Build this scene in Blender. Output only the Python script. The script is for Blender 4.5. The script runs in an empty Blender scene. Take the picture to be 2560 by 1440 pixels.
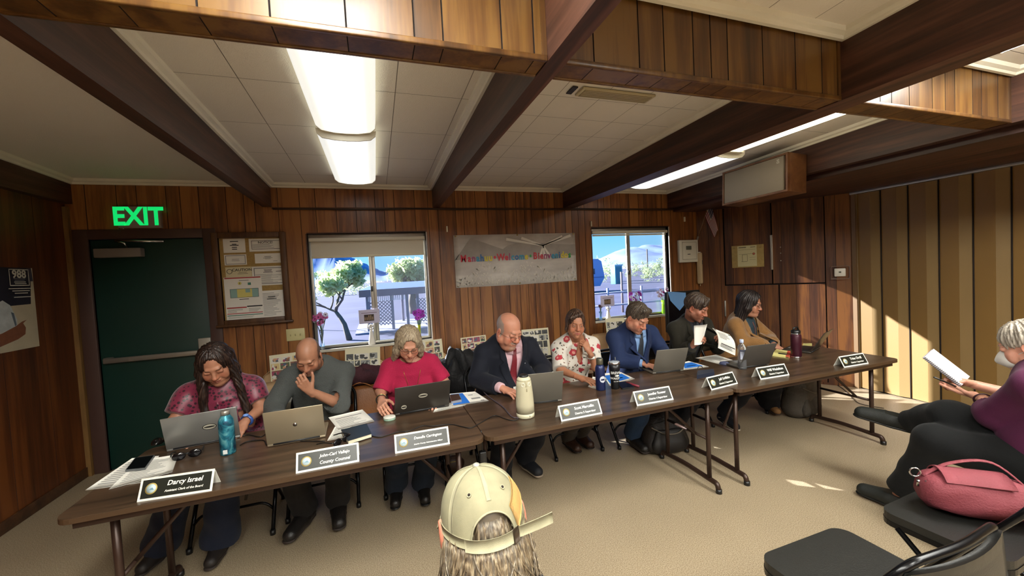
# Recreation of a county board meeting in a wood-panelled hall.
import bpy, bmesh, math, random
import numpy as np
from mathutils import Vector, Matrix
random.seed(7)
PI = math.pi
C = bpy.context.scene.collection
SC = bpy.context.scene

# ------------------------------------------------------------------ camera
F_PX = 992.93
YAW, PITCH, ROLL = 0.330121, -0.0372254, -0.0535493
CAM = np.array([-0.15428, -4.68604, 1.64479])
_f = np.array([math.sin(YAW)*math.cos(PITCH), math.cos(YAW)*math.cos(PITCH), math.sin(PITCH)])
_r = np.array([math.cos(YAW), -math.sin(YAW), 0.0])
_u = np.cross(_r, _f)
_c, _s = math.cos(ROLL), math.sin(ROLL)
_r, _u = _c*_r + _s*_u, -_s*_r + _c*_u

def _ray(x, y):
    return _f + (x-1280)/F_PX*_r - (y-720)/F_PX*_u
def _hit(x, y, ax, v):
    d = _ray(x, y); t = (v-CAM[ax])/d[ax]
    return Vector(CAM + t*d)
def onZ(x, y, z): return _hit(x, y, 2, z)      # measured point on a horizontal plane
def onY(x, y, v): return _hit(x, y, 1, v)      # ... on a plane parallel to the back wall
def onX(x, y, v): return _hit(x, y, 0, v)      # ... on a plane parallel to the side walls
TZ = 0.74
def T(x, y, z=TZ): return onZ(x, y, z)

cd = bpy.data.cameras.new('camera'); cam = bpy.data.objects.new('camera', cd); C.objects.link(cam)
cd.sensor_width = 36.0; cd.lens = 36.0*F_PX/2560.0; cd.clip_start = 0.02; cd.clip_end = 9000
cam.matrix_world = Matrix(((_r[0], _u[0], -_f[0], CAM[0]), (_r[1], _u[1], -_f[1], CAM[1]),
                           (_r[2], _u[2], -_f[2], CAM[2]), (0, 0, 0, 1)))
SC.camera = cam

# ------------------------------------------------------------------ materials
def srgb(h):
    if isinstance(h, str):
        h = h.lstrip('#'); v = [int(h[i:i+2], 16)/255 for i in (0, 2, 4)]
    else: v = h
    return tuple((c/12.92 if c <= .04045 else ((c+.055)/1.055)**2.4) for c in v)
_M = {}
def nd(nt, t, **k):
    n = nt.nodes.new(t)
    for a, v in k.items():
        if a in n.inputs: n.inputs[a].default_value = v
        else: setattr(n, a, v)
    return n
def mat(name, col, rough=.6, metal=0., spec=.5, emit=None, es=0., alpha=None, trans=0., bump=None, var=None, coat=0., sheen=0., ior=None, sub=0.):
    """bump=(scale,strength); var=(scale,amount) gives a soft procedural mottling of the own colour"""
    if name in _M: return _M[name]
    m = bpy.data.materials.new(name); m.use_nodes = True; nt = m.node_tree
    b = nt.nodes['Principled BSDF']; c = srgb(col)
    b.inputs['Base Color'].default_value = (*c, 1); b.inputs['Roughness'].default_value = rough
    b.inputs['Metallic'].default_value = metal; b.inputs['Specular IOR Level'].default_value = spec
    if coat: b.inputs['Coat Weight'].default_value = coat; b.inputs['Coat Roughness'].default_value = .15
    if sheen: b.inputs['Sheen Weight'].default_value = sheen
    if trans: b.inputs['Transmission Weight'].default_value = trans
    if ior: b.inputs['IOR'].default_value = ior
    if alpha is not None: b.inputs['Alpha'].default_value = alpha
    if emit: b.inputs['Emission Color'].default_value = (*srgb(emit), 1); b.inputs['Emission Strength'].default_value = es
    if bump or var:
        tc = nd(nt, 'ShaderNodeTexCoord')
    if var:
        n = nd(nt, 'ShaderNodeTexNoise', Scale=var[0], Detail=4.0)
        nt.links.new(tc.outputs['Object'], n.inputs['Vector'])
        r = nd(nt, 'ShaderNodeMapRange'); r.inputs['From Min'].default_value = .3; r.inputs['From Max'].default_value = .7
        r.inputs['To Min'].default_value = 1-var[1]; r.inputs['To Max'].default_value = 1+var[1]
        nt.links.new(n.outputs['Fac'], r.inputs['Value'])
        x = nd(nt, 'ShaderNodeVectorMath', operation='SCALE'); x.inputs[0].default_value = c
        nt.links.new(r.outputs['Result'], x.inputs['Scale']); nt.links.new(x.outputs[0], b.inputs['Base Color'])
    if bump:
        n = nd(nt, 'ShaderNodeTexNoise', Scale=bump[0], Detail=3.0)
        nt.links.new(tc.outputs['Object'], n.inputs['Vector'])
        bp = nd(nt, 'ShaderNodeBump', Strength=bump[1], Distance=.01)
        nt.links.new(n.outputs['Fac'], bp.inputs['Height']); nt.links.new(bp.outputs['Normal'], b.inputs['Normal'])
    _M[name] = m; return m

def ramp(nt, stops):
    r = nd(nt, 'ShaderNodeValToRGB'); e = r.color_ramp.elements
    while len(e) < len(stops): e.new(.5)
    for i, (p, c) in enumerate(stops): e[i].position = p; e[i].color = (*srgb(c), 1)
    return r
def wood(name, dark, mid, light, scale=(9, 9, .7), rough=.45, tone=True, bumps=.15, coat=0., knots=False, gain=.72):
    """grained wood; per-board tone comes from the mesh attribute 'tone' when present"""
    if name in _M: return _M[name]
    m = bpy.data.materials.new(name); m.use_nodes = True; nt = m.node_tree; L = nt.links.new
    b = nt.nodes['Principled BSDF']; b.inputs['Roughness'].default_value = rough
    if coat: b.inputs['Coat Weight'].default_value = coat; b.inputs['Coat Roughness'].default_value = .2
    tc = nd(nt, 'ShaderNodeTexCoord'); mp = nd(nt, 'ShaderNodeMapping'); mp.inputs['Scale'].default_value = scale
    L(tc.outputs['Object'], mp.inputs['Vector'])
    vec = mp.outputs['Vector']
    if tone:
        at = nd(nt, 'ShaderNodeAttribute', attribute_name='tone')
        ad = nd(nt, 'ShaderNodeVectorMath', operation='ADD'); sc = nd(nt, 'ShaderNodeVectorMath', operation='SCALE', Scale=17.0)
        L(at.outputs['Color'], sc.inputs[0]); L(sc.outputs[0], ad.inputs[0]); L(vec, ad.inputs[1]); vec = ad.outputs[0]
    n1 = nd(nt, 'ShaderNodeTexNoise', Scale=1.6, Detail=6.0, Distortion=.6); L(vec, n1.inputs['Vector'])
    n2 = nd(nt, 'ShaderNodeTexNoise', Scale=9.0, Detail=4.0); L(vec, n2.inputs['Vector'])
    mx = nd(nt, 'ShaderNodeMath', operation='MULTIPLY_ADD'); L(n2.outputs['Fac'], mx.inputs[0]); mx.inputs[1].default_value = .35
    L(n1.outputs['Fac'], mx.inputs[2])
    last = mx.outputs[0]
    if tone:
        a2 = nd(nt, 'ShaderNodeMath', operation='MULTIPLY_ADD'); L(at.outputs['Fac'], a2.inputs[0]); a2.inputs[1].default_value = .42; L(last, a2.inputs[2])
        last = a2.outputs[0]; off = .21
    else: off = 0
    r = ramp(nt, [(.45+off, dark), (.66+off, mid), (.9+off, light)]); L(last, r.inputs['Fac'])
    col = r.outputs['Color']
    if knots:
        v = nd(nt, 'ShaderNodeTexVoronoi', Scale=2.1); mk = nd(nt, 'ShaderNodeMapping'); mk.inputs['Scale'].default_value = (2.2, 2.2, .9)
        L(tc.outputs['Object'], mk.inputs['Vector']); L(mk.outputs['Vector'], v.inputs['Vector'])
        kr = nd(nt, 'ShaderNodeMapRange'); kr.inputs['From Min'].default_value = .04; kr.inputs['From Max'].default_value = .17
        kr.inputs['To Min'].default_value = .35; kr.inputs['To Max'].default_value = 1.0
        L(v.outputs['Distance'], kr.inputs['Value'])
        ks = nd(nt, 'ShaderNodeVectorMath', operation='SCALE'); L(col, ks.inputs[0]); L(kr.outputs['Result'], ks.inputs['Scale']); col = ks.outputs[0]
    gs = nd(nt, 'ShaderNodeVectorMath', operation='SCALE', Scale=gain); L(col, gs.inputs[0]); col = gs.outputs[0]
    L(col, b.inputs['Base Color'])
    bp = nd(nt, 'ShaderNodeBump', Strength=bumps, Distance=.004); L(last, bp.inputs['Height']); L(bp.outputs['Normal'], b.inputs['Normal'])
    _M[name] = m; return m

# ------------------------------------------------------------------ mesh building
class MB:
    def __init__(s): s.V = []; s.F = []; s.I = []; s.S = []; s.tone = None; s.K = []
    def add(s, vs, fs, mi=0, smooth=False, M=None):
        o = len(s.V)
        if M is not None: vs = [M @ Vector(v) for v in vs]
        s.V += [tuple(v) for v in vs]
        for f in fs: s.F.append(tuple(o+i for i in f)); s.I.append(mi); s.S.append(smooth); s.K.append(s.tone)
        return s
    def box(s, lo, hi, mi=0, bev=0., M=None, seg=2):
        (a, b, c), (d, e, f) = lo, hi
        vs = [(a, b, c), (d, b, c), (d, e, c), (a, e, c), (a, b, f), (d, b, f), (d, e, f), (a, e, f)]
        fs = [(0, 3, 2, 1), (4, 5, 6, 7), (0, 1, 5, 4), (1, 2, 6, 5), (2, 3, 7, 6), (3, 0, 4, 7)]
        if bev <= 0: return s.add(vs, fs, mi, False, M)
        bm = bmesh.new(); bv = [bm.verts.new(v) for v in vs]
        for q in fs: bm.faces.new([bv[i] for i in q])
        bmesh.ops.bevel(bm, geom=list(bm.edges), offset=bev, segments=seg, affect='EDGES', profile=.5)
        bm.verts.index_update()
        r = s.add([v.co[:] for v in bm.verts], [[v.index for v in q.verts] for q in bm.faces], mi, seg > 1, M)
        bm.free(); return r
    def cbox(s, c, size, mi=0, bev=0., M=None, seg=2):
        return s.box([c[i]-size[i]/2 for i in range(3)], [c[i]+size[i]/2 for i in range(3)], mi, bev, M, seg)
    def tube(s, pts, r, seg=10, mi=0, caps=True, closed=False, flat=1.0, up=None):
        P = [Vector(p) for p in pts]; n = len(P); R = r if isinstance(r, (list, tuple)) else [r]*n
        t0 = (P[1]-P[0]).normalized()
        a = Vector(up) if up else (Vector((0, 0, 1)) if abs(t0.z) < .9 else Vector((1, 0, 0)))
        nrm = (a - t0*a.dot(t0)).normalized(); vs = []
        for i in range(n):
            if closed: t = (P[(i+1) % n]-P[i-1]).normalized()
            else: t = (P[min(i+1, n-1)]-P[max(i-1, 0)]).normalized()
            nrm = (nrm - t*nrm.dot(t))
            nrm = nrm.normalized() if nrm.length > 1e-6 else t.orthogonal().normalized()
            bn = t.cross(nrm)
            for k in range(seg):
                w = 2*PI*k/seg
                vs.append(P[i] + (nrm*math.cos(w)*flat + bn*math.sin(w))*R[i])
        fs = []
        m = n if closed else n-1
        for i in range(m):
            for k in range(seg):
                a, b = i*seg+k, i*seg+(k+1) % seg; j = ((i+1) % n)*seg
                fs.append((a, b, j+(k+1) % seg, j+k))
        if caps and not closed:
            fs.append(tuple(range(seg-1, -1, -1))); fs.append(tuple((n-1)*seg+k for k in range(seg)))
        return s.add(vs, fs, mi, True)
    def lathe(s, prof, seg=24, mi=0, M=None, smooth=True):
        vs, fs = [], []
        for (r, z) in prof:
            for k in range(seg): vs.append((r*math.cos(2*PI*k/seg), r*math.sin(2*PI*k/seg), z))
        for i in range(len(prof)-1):
            for k in range(seg): fs.append((i*seg+k, i*seg+(k+1) % seg, (i+1)*seg+(k+1) % seg, (i+1)*seg+k))
        fs.append(tuple(range(seg-1, -1, -1))); fs.append(tuple((len(prof)-1)*seg+k for k in range(seg)))
        return s.add(vs, fs, mi, smooth, M)
    def prism(s, poly, z0, z1, mi=0, M=None, smooth=False):
        n = len(poly); vs = [(x, y, z0) for x, y in poly]+[(x, y, z1) for x, y in poly]
        fs = [tuple(range(n-1, -1, -1)), tuple(range(n, 2*n))]+[(i, (i+1) % n, n+(i+1) % n, n+i) for i in range(n)]
        return s.add(vs, fs, mi, smooth, M)
    def sph(s, c, r, seg=16, rings=10, mi=0, M=None):
        r = (r, r, r) if not isinstance(r, (tuple, list)) else r
        vs, fs = [], []
        for i in range(rings+1):
            th = PI*i/rings
            for k in range(seg):
                ph = 2*PI*k/seg
                vs.append((c[0]+r[0]*math.sin(th)*math.cos(ph), c[1]+r[1]*math.sin(th)*math.sin(ph), c[2]-r[2]*math.cos(th)))
        for i in range(rings):
            for k in range(seg): fs.append((i*seg+k, i*seg+(k+1) % seg, (i+1)*seg+(k+1) % seg, (i+1)*seg+k))
        return s.add(vs, fs, mi, True, M)
    def grid(s, P, mi=0, thick=0., smooth=True, closed=False):
        """P[i][j] points; thick gives a second layer along the vertex normals"""
        A = np.array([[tuple(p) for p in row] for row in P], float); nu, nv = A.shape[:2]
        def fcs(off, flip):
            out = []
            for i in range(nu-1):
                for j in range(nv-(0 if closed else 1)):
                    j2 = (j+1) % nv
                    q = (off+i*nv+j, off+(i+1)*nv+j, off+(i+1)*nv+j2, off+i*nv+j2)
                    out.append(q[::-1] if flip else q)
            return out
        if thick <= 0: return s.add(A.reshape(-1, 3).tolist(), fcs(0, False), mi, smooth)
        du = np.gradient(A, axis=0); dv = np.gradient(A, axis=1); N = np.cross(du, dv)
        N /= (np.linalg.norm(N, axis=2, keepdims=True)+1e-12)
        B = A - N*thick; n = nu*nv
        fs = fcs(0, False)+fcs(n, True)
        rim = [i*nv for i in range(nu)] if not closed else []
        def side(idx):
            for a, b in zip(idx[:-1], idx[1:]): fs.append((a, b, b+n, a+n)[::-1])
        if not closed:
            side([i*nv for i in range(nu)][::-1]); side([i*nv+nv-1 for i in range(nu)])
            side(list(range(nv))); side([(nu-1)*nv+j for j in range(nv)][::-1])
        else:
            side(list(range(nv))+[0]); side(([(nu-1)*nv+j for j in range(nv)]+[(nu-1)*nv])[::-1])
        return s.add(np.concatenate([A.reshape(-1, 3), B.reshape(-1, 3)]).tolist(), fs, mi, smooth)
    def text(s, txt, size, M, mi=0, ext=.0008, align='CENTER', shear=0., bold=0., sx=1.):
        vs, fs = text_mesh(txt, ext/size, align, shear, bold)
        return s.add([(v[0]*size*sx, v[1]*size, v[2]*size) for v in vs], fs, mi, False, M)
    def build(s, name, mats, parent=None, label=None, cat=None, group=None, kind=None, loc=None, recalc=False):
        me = bpy.data.meshes.new(name); me.from_pydata(s.V, [], s.F)
        ms = mats if isinstance(mats, (list, tuple)) else [mats]
        for m in ms: me.materials.append(m)
        me.polygons.foreach_set('material_index', np.array(s.I, np.int32))
        me.polygons.foreach_set('use_smooth', np.array(s.S, bool))
        if any(k is not None for k in s.K):
            a = me.attributes.new('tone', 'FLOAT', 'FACE'); a.data.foreach_set('value', np.array([k or 0. for k in s.K], np.float32))
        if recalc:
            bm = bmesh.new(); bm.from_mesh(me); bmesh.ops.recalc_face_normals(bm, faces=bm.faces); bm.to_mesh(me); bm.free()
        me.update()
        o = bpy.data.objects.new(name, me); C.objects.link(o)
        if loc is not None: o.location = loc
        if parent: o.parent = parent
        return tag(o, label, cat, group, kind)
def tag(o, label=None, cat=None, group=None, kind=None):
    if label: o['label'] = label
    if cat: o['category'] = cat
    if group: o['group'] = group
    if kind: o['kind'] = kind
    return o
def thing(name, label, cat, loc=(0, 0, 0), rotz=0., group=None):
    o = bpy.data.objects.new(name, None); C.objects.link(o); o.location = loc; o.rotation_euler = (0, 0, rotz)
    o.empty_display_size = .05
    return tag(o, label, cat, group)
def dup(root, loc=None, rotz=None, label=None, group=None):
    def cp(o, par):
        c = o.copy(); C.objects.link(c)
        if par: c.parent = par
        for ch in list(o.children): cp(ch, c)
        return c
    r = cp(root, None)
    if loc is not None: r.location = loc
    if rotz is not None: r.rotation_euler = (0, 0, rotz)
    return tag(r, label, None, group)
_TX = {}
def text_mesh(txt, ext, align, shear, bold):
    key = (txt, round(ext, 4), align, shear, bold)
    if key in _TX: return _TX[key]
    cu = bpy.data.curves.new('t', 'FONT'); cu.body = txt; cu.size = 1; cu.extrude = ext; cu.align_x = align; cu.align_y = 'CENTER'
    cu.shear = shear; cu.offset = bold; cu.resolution_u = 2
    o = bpy.data.objects.new('t', cu); C.objects.link(o)
    dg = bpy.context.evaluated_depsgraph_get(); me = bpy.data.meshes.new_from_object(o.evaluated_get(dg))
    r = ([v.co[:] for v in me.vertices], [tuple(p.vertices) for p in me.polygons])
    bpy.data.objects.remove(o); bpy.data.meshes.remove(me); bpy.data.curves.remove(cu)
    _TX[key] = r; return r
def frame(o, x, y, z):
    """matrix with given origin and axes"""
    x, y, z = Vector(x), Vector(y), Vector(z)
    return Matrix(((x[0], y[0], z[0], o[0]), (x[1], y[1], z[1], o[1]), (x[2], y[2], z[2], o[2]), (0, 0, 0, 1)))
WALLF = lambda x, z, y=0.: frame((x, y, z), (1, 0, 0), (0, 0, 1), (0, -1, 0))   # local xy on the back wall, z towards the room
def arc(c, r, a0, a1, n, u, v):
    c, u, v = Vector(c), Vector(u), Vector(v)
    return [c+u*r*math.cos(a0+(a1-a0)*i/n)+v*r*math.sin(a0+(a1-a0)*i/n) for i in range(n+1)]
def fillet(pts, r, n=4):
    P = [Vector(p) for p in pts]; out = [P[0]]
    for i in range(1, len(P)-1):
        a, b, c = P[i-1], P[i], P[i+1]; d0 = (a-b); d1 = (c-b); rr = min(r, d0.length*.49, d1.length*.49)
        p0 = b+d0.normalized()*rr; p1 = b+d1.normalized()*rr
        for k in range(n+1):
            t = k/n; out.append(p0*(1-t)**2+b*2*t*(1-t)+p1*t*t)
    return out+[P[-1]]
def smooth_path(pts, n=8):
    P = [Vector(p) for p in pts]; out = []
    for i in range(len(P)-1):
        p0, p1, p2, p3 = P[max(i-1, 0)], P[i], P[i+1], P[min(i+2, len(P)-1)]
        for k in range(n):
            t = k/n
            out.append(.5*((2*p1)+(p2-p0)*t+(2*p0-5*p1+4*p2-p3)*t*t+(3*p1-p0-3*p2+p3)*t**3))
    return out+[P[-1]]
# ------------------------------------------------------------------ shared materials
W_BACK = wood('plank_wall', '#5a3318', '#7e4d24', '#925f2e', (8, 8, .55), .42, bumps=.12, coat=.12, gain=1.05)
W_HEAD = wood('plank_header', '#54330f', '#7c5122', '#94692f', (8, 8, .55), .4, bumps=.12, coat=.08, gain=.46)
W_KNOT = wood('knotty_plank', '#44220f', '#683b1a', '#83501f', (6, 6, .5), .5, bumps=.18, knots=True)
W_DARK = wood('dark_beam', '#26140e', '#422518', '#5e3a2b', (9, .5, 9), .5, tone=False, bumps=.2, gain=.95)
W_LEFT = wood('left_panel', '#4c2509', '#6a3510', '#7d4417', (8, 8, .4), .5, bumps=.1)
W_TRIM = wood('wall_trim', '#3a1f0e', '#57331a', '#6b4423', (.5, 8, 8), .5, tone=False)
W_FRAME = wood('oak_frame', '#3d2110', '#5d3a1d', '#75502a', (6, 6, 1), .5, tone=False)
GROOVE = mat('groove', '#160a05', .9)
CEIL = mat('ceiling_tile', '#dcd5c8', .85, bump=(140, .25), var=(1.2, .035))
CEILGAP = mat('ceiling_gap', '#7f786c', .9)
CROWN = mat('crown_paint', '#dfdac9', .55, var=(3, .05))
ALU = mat('aluminium', '#b7b3a8', .38, .75)
CREAM = mat('cream_plastic', '#e3dcc0', .45)
WHITE = mat('white_paint', '#e6e4dc', .5)
PAPER = mat('paper', '#ece9df', .8)
BLACK = mat('black_plastic', '#141414', .4)
BLACKM = mat('black_metal', '#0f1012', .32, .3)
CHROME = mat('chrome', '#d6d6d6', .15, 1.)
GREYP = mat('grey_metal', '#8b8478', .45, .3)
INK = mat('print_ink', '#222222', .8)
GREYINK = mat('grey_ink', '#8b8b88', .8)

def planks(mb, u0, u1, z0, z1, holes, P, N, widths, seed, gap=.005, dep=.006, mi=0, mg=1, top=None):
    """vertical boards on a plane: P(u,z)->point, N outward normal; holes=(u0,u1,z0,z1)"""
    rnd = random.Random(seed); N = Vector(N); u = u0
    mb.tone = .5
    while u < u1-.01:
        w = rnd.choice(widths); e = min(u+w, u1)
        if u1-e < .05: e = u1
        t = rnd.random()
        cuts = sorted({z0, z1} | {h[i] for h in holes for i in (2, 3) if h[0] < e and h[1] > u})
        us = sorted({u, e} | {h[i] for h in holes for i in (0, 1) if u < h[i] < e})
        for a, b in zip(us[:-1], us[1:]):
            for c, d in zip(cuts[:-1], cuts[1:]):
                if any(h[0] < (a+b)/2 < h[1] and h[2] < (c+d)/2 < h[3] for h in holes): continue
                ga = gap/2 if a == u else 0; gb = gap/2 if b == e else 0
                tz = (lambda s: d if (d < z1 or top is None) else top(s))
                q = [P(a+ga, c), P(b-gb, c), P(b-gb, tz(b)), P(a+ga, tz(a))]
                mb.tone = .22+.56*t; mb.add(q, [(0, 1, 2, 3)], mi)
                mb.tone = .5
                if ga: mb.add([q[0], q[3], P(a, tz(a))-N*dep, P(a, c)-N*dep], [(0, 1, 2, 3)], mg)
                if gb: mb.add([q[1], P(b, c)-N*dep, P(b, tz(b))-N*dep, q[2]], [(0, 1, 2, 3)], mg)
        u = e
    mb.tone = None

HC, CS, HM = 2.70, .030, 2.457
ceil_z = lambda y: HC - CS*y
XL, XR, YF = -2.745, 5.39, -9.6
WID = [.095, .11, .145, .15, .2, .21, .225]
W1 = (-.809, .432, .933, 2.175); W2 = (2.616, 3.876, .940, 2.193); DR = (-2.60, -1.725, 0., 2.155)

# floor
fm = bpy.data.materials.new('speckled_linoleum'); fm.use_nodes = True; nt = fm.node_tree; L = nt.links.new
b = nt.nodes['Principled BSDF']; b.inputs['Roughness'].default_value = .42; b.inputs['Specular IOR Level'].default_value = .45
tc = nd(nt, 'ShaderNodeTexCoord'); n1 = nd(nt, 'ShaderNodeTexNoise', Scale=190., Detail=2.); n2 = nd(nt, 'ShaderNodeTexNoise', Scale=1.1, Detail=5.)
L(tc.outputs['Object'], n1.inputs['Vector']); L(tc.outputs['Object'], n2.inputs['Vector'])
r1 = ramp(nt, [(.36, '#7f6f57'), (.5, '#9c8b71'), (.66, '#b1a189')]); L(n1.outputs['Fac'], r1.inputs['Fac'])
r2 = nd(nt, 'ShaderNodeMapRange'); r2.inputs['From Min'].default_value = .3; r2.inputs['From Max'].default_value = .7; r2.inputs['To Min'].default_value = .9; r2.inputs['To Max'].default_value = 1.06
L(n2.outputs['Fac'], r2.inputs['Value']); s_ = nd(nt, 'ShaderNodeVectorMath', operation='SCALE'); L(r1.outputs['Color'], s_.inputs[0]); L(r2.outputs['Result'], s_.inputs['Scale'])
L(s_.outputs[0], b.inputs['Base Color'])
MB().box((XL-.1, YF-.1, -.1), (XR+.15, .12, 0)).build('floor', fm, kind='structure', label='beige speckled linoleum floor')

# back wall: boards with real openings, backing behind
mb = MB()
BX1 = 4.39
planks(mb, XL, BX1, 0, HC, [W1, W2, DR], lambda u, z: Vector((u, 0, z)), (0, -1, 0), WID, 11)
def wall_back_box(x0, x1, z0, z1): mb.box((x0, .008, z0), (x1, .12, z1), 1)
xs = [XL-.1, DR[0], DR[1], W1[0], W1[1], W2[0], W2[1], 5.6]
for a, bb, lo, hi in ((xs[0], xs[1], 0, 2.9), (xs[1], xs[2], DR[3], 2.9), (xs[2], xs[3], 0, 2.9), (xs[3], xs[4], 0, W1[2]), (xs[3], xs[4], W1[3], 2.9),
                      (xs[4], xs[5], 0, 2.9), (xs[5], xs[6], 0, W2[2]), (xs[5], xs[6], W2[3], 2.9), (xs[6], xs[7], 0, 2.9)):
    wall_back_box(a, bb, lo, hi)
mb.build('wall_back', [W_BACK, GROOVE], kind='structure', label='back wall of vertical brown wood planks')

# left wall
mb = MB(); planks(mb, YF, 0, 0, HC, [], lambda u, z: Vector((XL, u, z)), (1, 0, 0), [.4, .405], 5, gap=.003, dep=.003, top=ceil_z)
mb.box((XL-.12, YF, 0), (XL-.004, .12, 3.05), 1)
mb.build('wall_left', [W_LEFT, GROOVE], kind='structure', label='left wall of dark reddish wood panelling')
MB().box((XL, -.035, 0), (XL+.035, -.001, 2.45)).build('trim_1', wood('corner_trim', '#6b4a26', '#8a6638', '#9c7844', (6, 6, .6), .5, tone=False), kind='structure', label='pale corner moulding beside the exit door')
MB().box((XL, YF, 0), (XL+.012, -.035, .09), 0, .003).build('baseboard_left', W_TRIM, kind='structure')
MB().box((XL-.1, YF-.12, 0), (XR+.2, YF, 3.1)).build('wall_front', W_BACK, kind='structure')

# diagonal closet wall
DA, DB = Vector((4.39, 0, 0)), Vector((5.40, -1.43, 0)); DD = (DB-DA).normalized(); DN = Vector((DD.y, -DD.x, 0))
DLEN = (DB-DA).length
dp = lambda u, z, o=0.: DA+DD*u+DN*o+Vector((0, 0, z))
DFR = lambda u, z, o=0.: frame(dp(u, z, o), DD, (0, 0, 1), DN)
mb = MB()
D_UL = (.362, .915, 1.318, 2.42); D_UR = (.93, 1.48, 1.318, 2.42); D_LL = (.345, .985, .03, 1.298); D_LR = (.998, 1.48, .03, 1.298)
planks(mb, 0, DLEN, 0, 2.55, [(.345, 1.49, .03, 2.43)], lambda u, z: dp(u, z), DN, [.11, .15, .2, .22], 3, gap=.004)
mb.add([dp(0, 0, -.02), dp(DLEN, 0, -.02), dp(DLEN, 2.7, -.02), dp(0, 2.7, -.02)], [(0, 1, 2, 3)], 1)
mb.build('wall_right', [W_KNOT, GROOVE], kind='structure', label='diagonal knotty plank wall in the far right corner')
for i, (h, sd) in enumerate(((D_UL, 2), (D_UR, 8), (D_LL, 4), (D_LR, 6))):
    mb = MB(); planks(mb, h[0], h[1], h[2], h[3], [], lambda u, z: dp(u, z, .004), DN, [.1, .14, .18], sd, gap=.003, dep=.003)
    q = [dp(h[0], h[2], .004), dp(h[1], h[2], .004), dp(h[1], h[3], .004), dp(h[0], h[3], .004)]; r = [p-DN*.022 for p in q]
    mb.tone = .5; mb.add(q+r, [(4, 5, 1, 0), (5, 6, 2, 1), (6, 7, 3, 2), (7, 4, 0, 3)], 0)
    d = mb.build('door_%d' % (i+2), [W_KNOT, GROOVE], kind='structure', label='%s plank closet door in the diagonal wall' % ('upper left', 'upper right', 'lower left', 'lower right')[i])
    hb = MB()
    if i == 0: hb.box((.905, 1.505, .006), (.932, 1.97, .016), 0, .002, M=DFR(0, 0))
    if i == 2: hb.box((.332, .86, .006), (.352, 1.085, .016), 0, .002, M=DFR(0, 0))
    if i == 1:
        for zz in (1.62, 1.72, 1.8): hb.sph((1.02, zz, .006), (.007, .007, .005), 10, 6, M=DFR(0, 0))
    if hb.V: hb.build('metal_strip' if i != 1 else 'latch_screws', ALU, d)

# folding partition on the right (pleated vinyl)
ACC = mat('partition_vinyl', '#7e5f30', .5, bump=(260, .12), var=(.8, .05)); ACC2 = mat('partition_fold', '#7d643c', .5, bump=(260, .12), var=(.8, .05))
part = thing('folding_partition', 'tan pleated accordion partition running along the right side of the hall', 'partition', (XR, -1.43, 0))
mb = MB(); y = -1.47; px0 = (XR, -1.47)
k = 0
while y > YF+.2:
    wd = .155; nr = .095
    y2 = y-wd; y3 = y2-nr
    a = (XR+.02, y); bq = (XR-.002, y2); c2 = (XR+.02, y3)
    for (p, q, m_) in ((a, bq, 0), (bq, c2, 1)):
        mb.add([(p[0]-XR, p[1]+1.43, .015), (q[0]-XR, q[1]+1.43, .015), (q[0]-XR, q[1]+1.43, 2.372), (p[0]-XR, p[1]+1.43, 2.372)], [(0, 3, 2, 1)], m_)
    mb.tube([(c2[0]-XR-.006, y3+1.43, .015), (c2[0]-XR-.006, y3+1.43, 2.372)], .006, 6, 2)
    y = y3; k += 1
mb.add([(.06, 0, 0), (.06, YF+1.43, 0), (.06, YF+1.43, 2.4), (.06, 0, 2.4)], [(0, 1, 2, 3)], 2)
mb.build('pleats', [ACC, ACC2, GROOVE], part)
mb = MB()
for dx, w_, m_ in ((-.012, .02, 0), (.004, .018, 1), (.022, .02, 0)): mb.box((dx, -.05, 0), (dx+w_, -.005, 2.385), m_)
mb.build('jamb', [mat('jamb_brown', '#6f5433', .5), mat('jamb_light', '#a39a84', .4, .4)], part)
MB().box((-.03, YF+1.43, 2.374), (.05, 0, 2.402), 0, .004).build('track', ALU, part)

# ceiling
def tiles(mb, x0, x1, y0, y1, tw, tl, ox, oy, gap=.003):
    nx = math.floor((x0-ox)/tw); X = ox+nx*tw
    while X < x1:
        a, bb = max(X, x0), min(X+tw, x1)
        ny = math.floor((y0-oy)/tl); Y = oy+ny*tl
        while Y < y1:
            c, d = max(Y, y0), min(Y+tl, y1)
            if bb-a > .004 and d-c > .004:
                g = gap/2
                mb.add([(a+g, c+g, ceil_z(c)), (a+g, d-g, ceil_z(d)), (bb-g, d-g, ceil_z(d)), (bb-g, c+g, ceil_z(c))], [(0, 1, 2, 3)], 0)
            Y += tl
        X += tw
mb = MB(); mb.tone = None
tiles(mb, XL-.05, -1.15, YF, .05, 3., 4., -3, -4); tiles(mb, -1.15, .57, YF, .05, .405, .61, -.79+.01, -.35, .004)
tiles(mb, .57, 2.26, YF, .05, .305, .305, .72, -.2, .0035); tiles(mb, 2.26, XR+.2, YF, .05, .405, .61, 2.66, -.35, .004)
mb.add([(XL-.1, YF-.1, ceil_z(YF)+.004), (XL-.1, .1, ceil_z(.1)+.004), (XR+.2, .1, ceil_z(.1)+.004), (XR+.2, YF-.1, ceil_z(YF)+.004)], [(0, 1, 2, 3)], 1)
mb.box((XL-.1, YF-.1, 3.08), (XR+.3, .2, 3.2), 1)
mb.build('ceiling', [CEIL, CEILGAP], kind='structure', label='off white acoustic tile ceiling')
BEAMS = [(-1.195, -1.113), (.53, .609), (2.214, 2.382), (3.875, 3.97)]
nm = ['leftmost ceiling beam, above the notice case', 'ceiling beam ending between the tall window and the welcome banner', 'broad dark ceiling beam right of the banner', 'ceiling beam that carries the loudspeaker']
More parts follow.
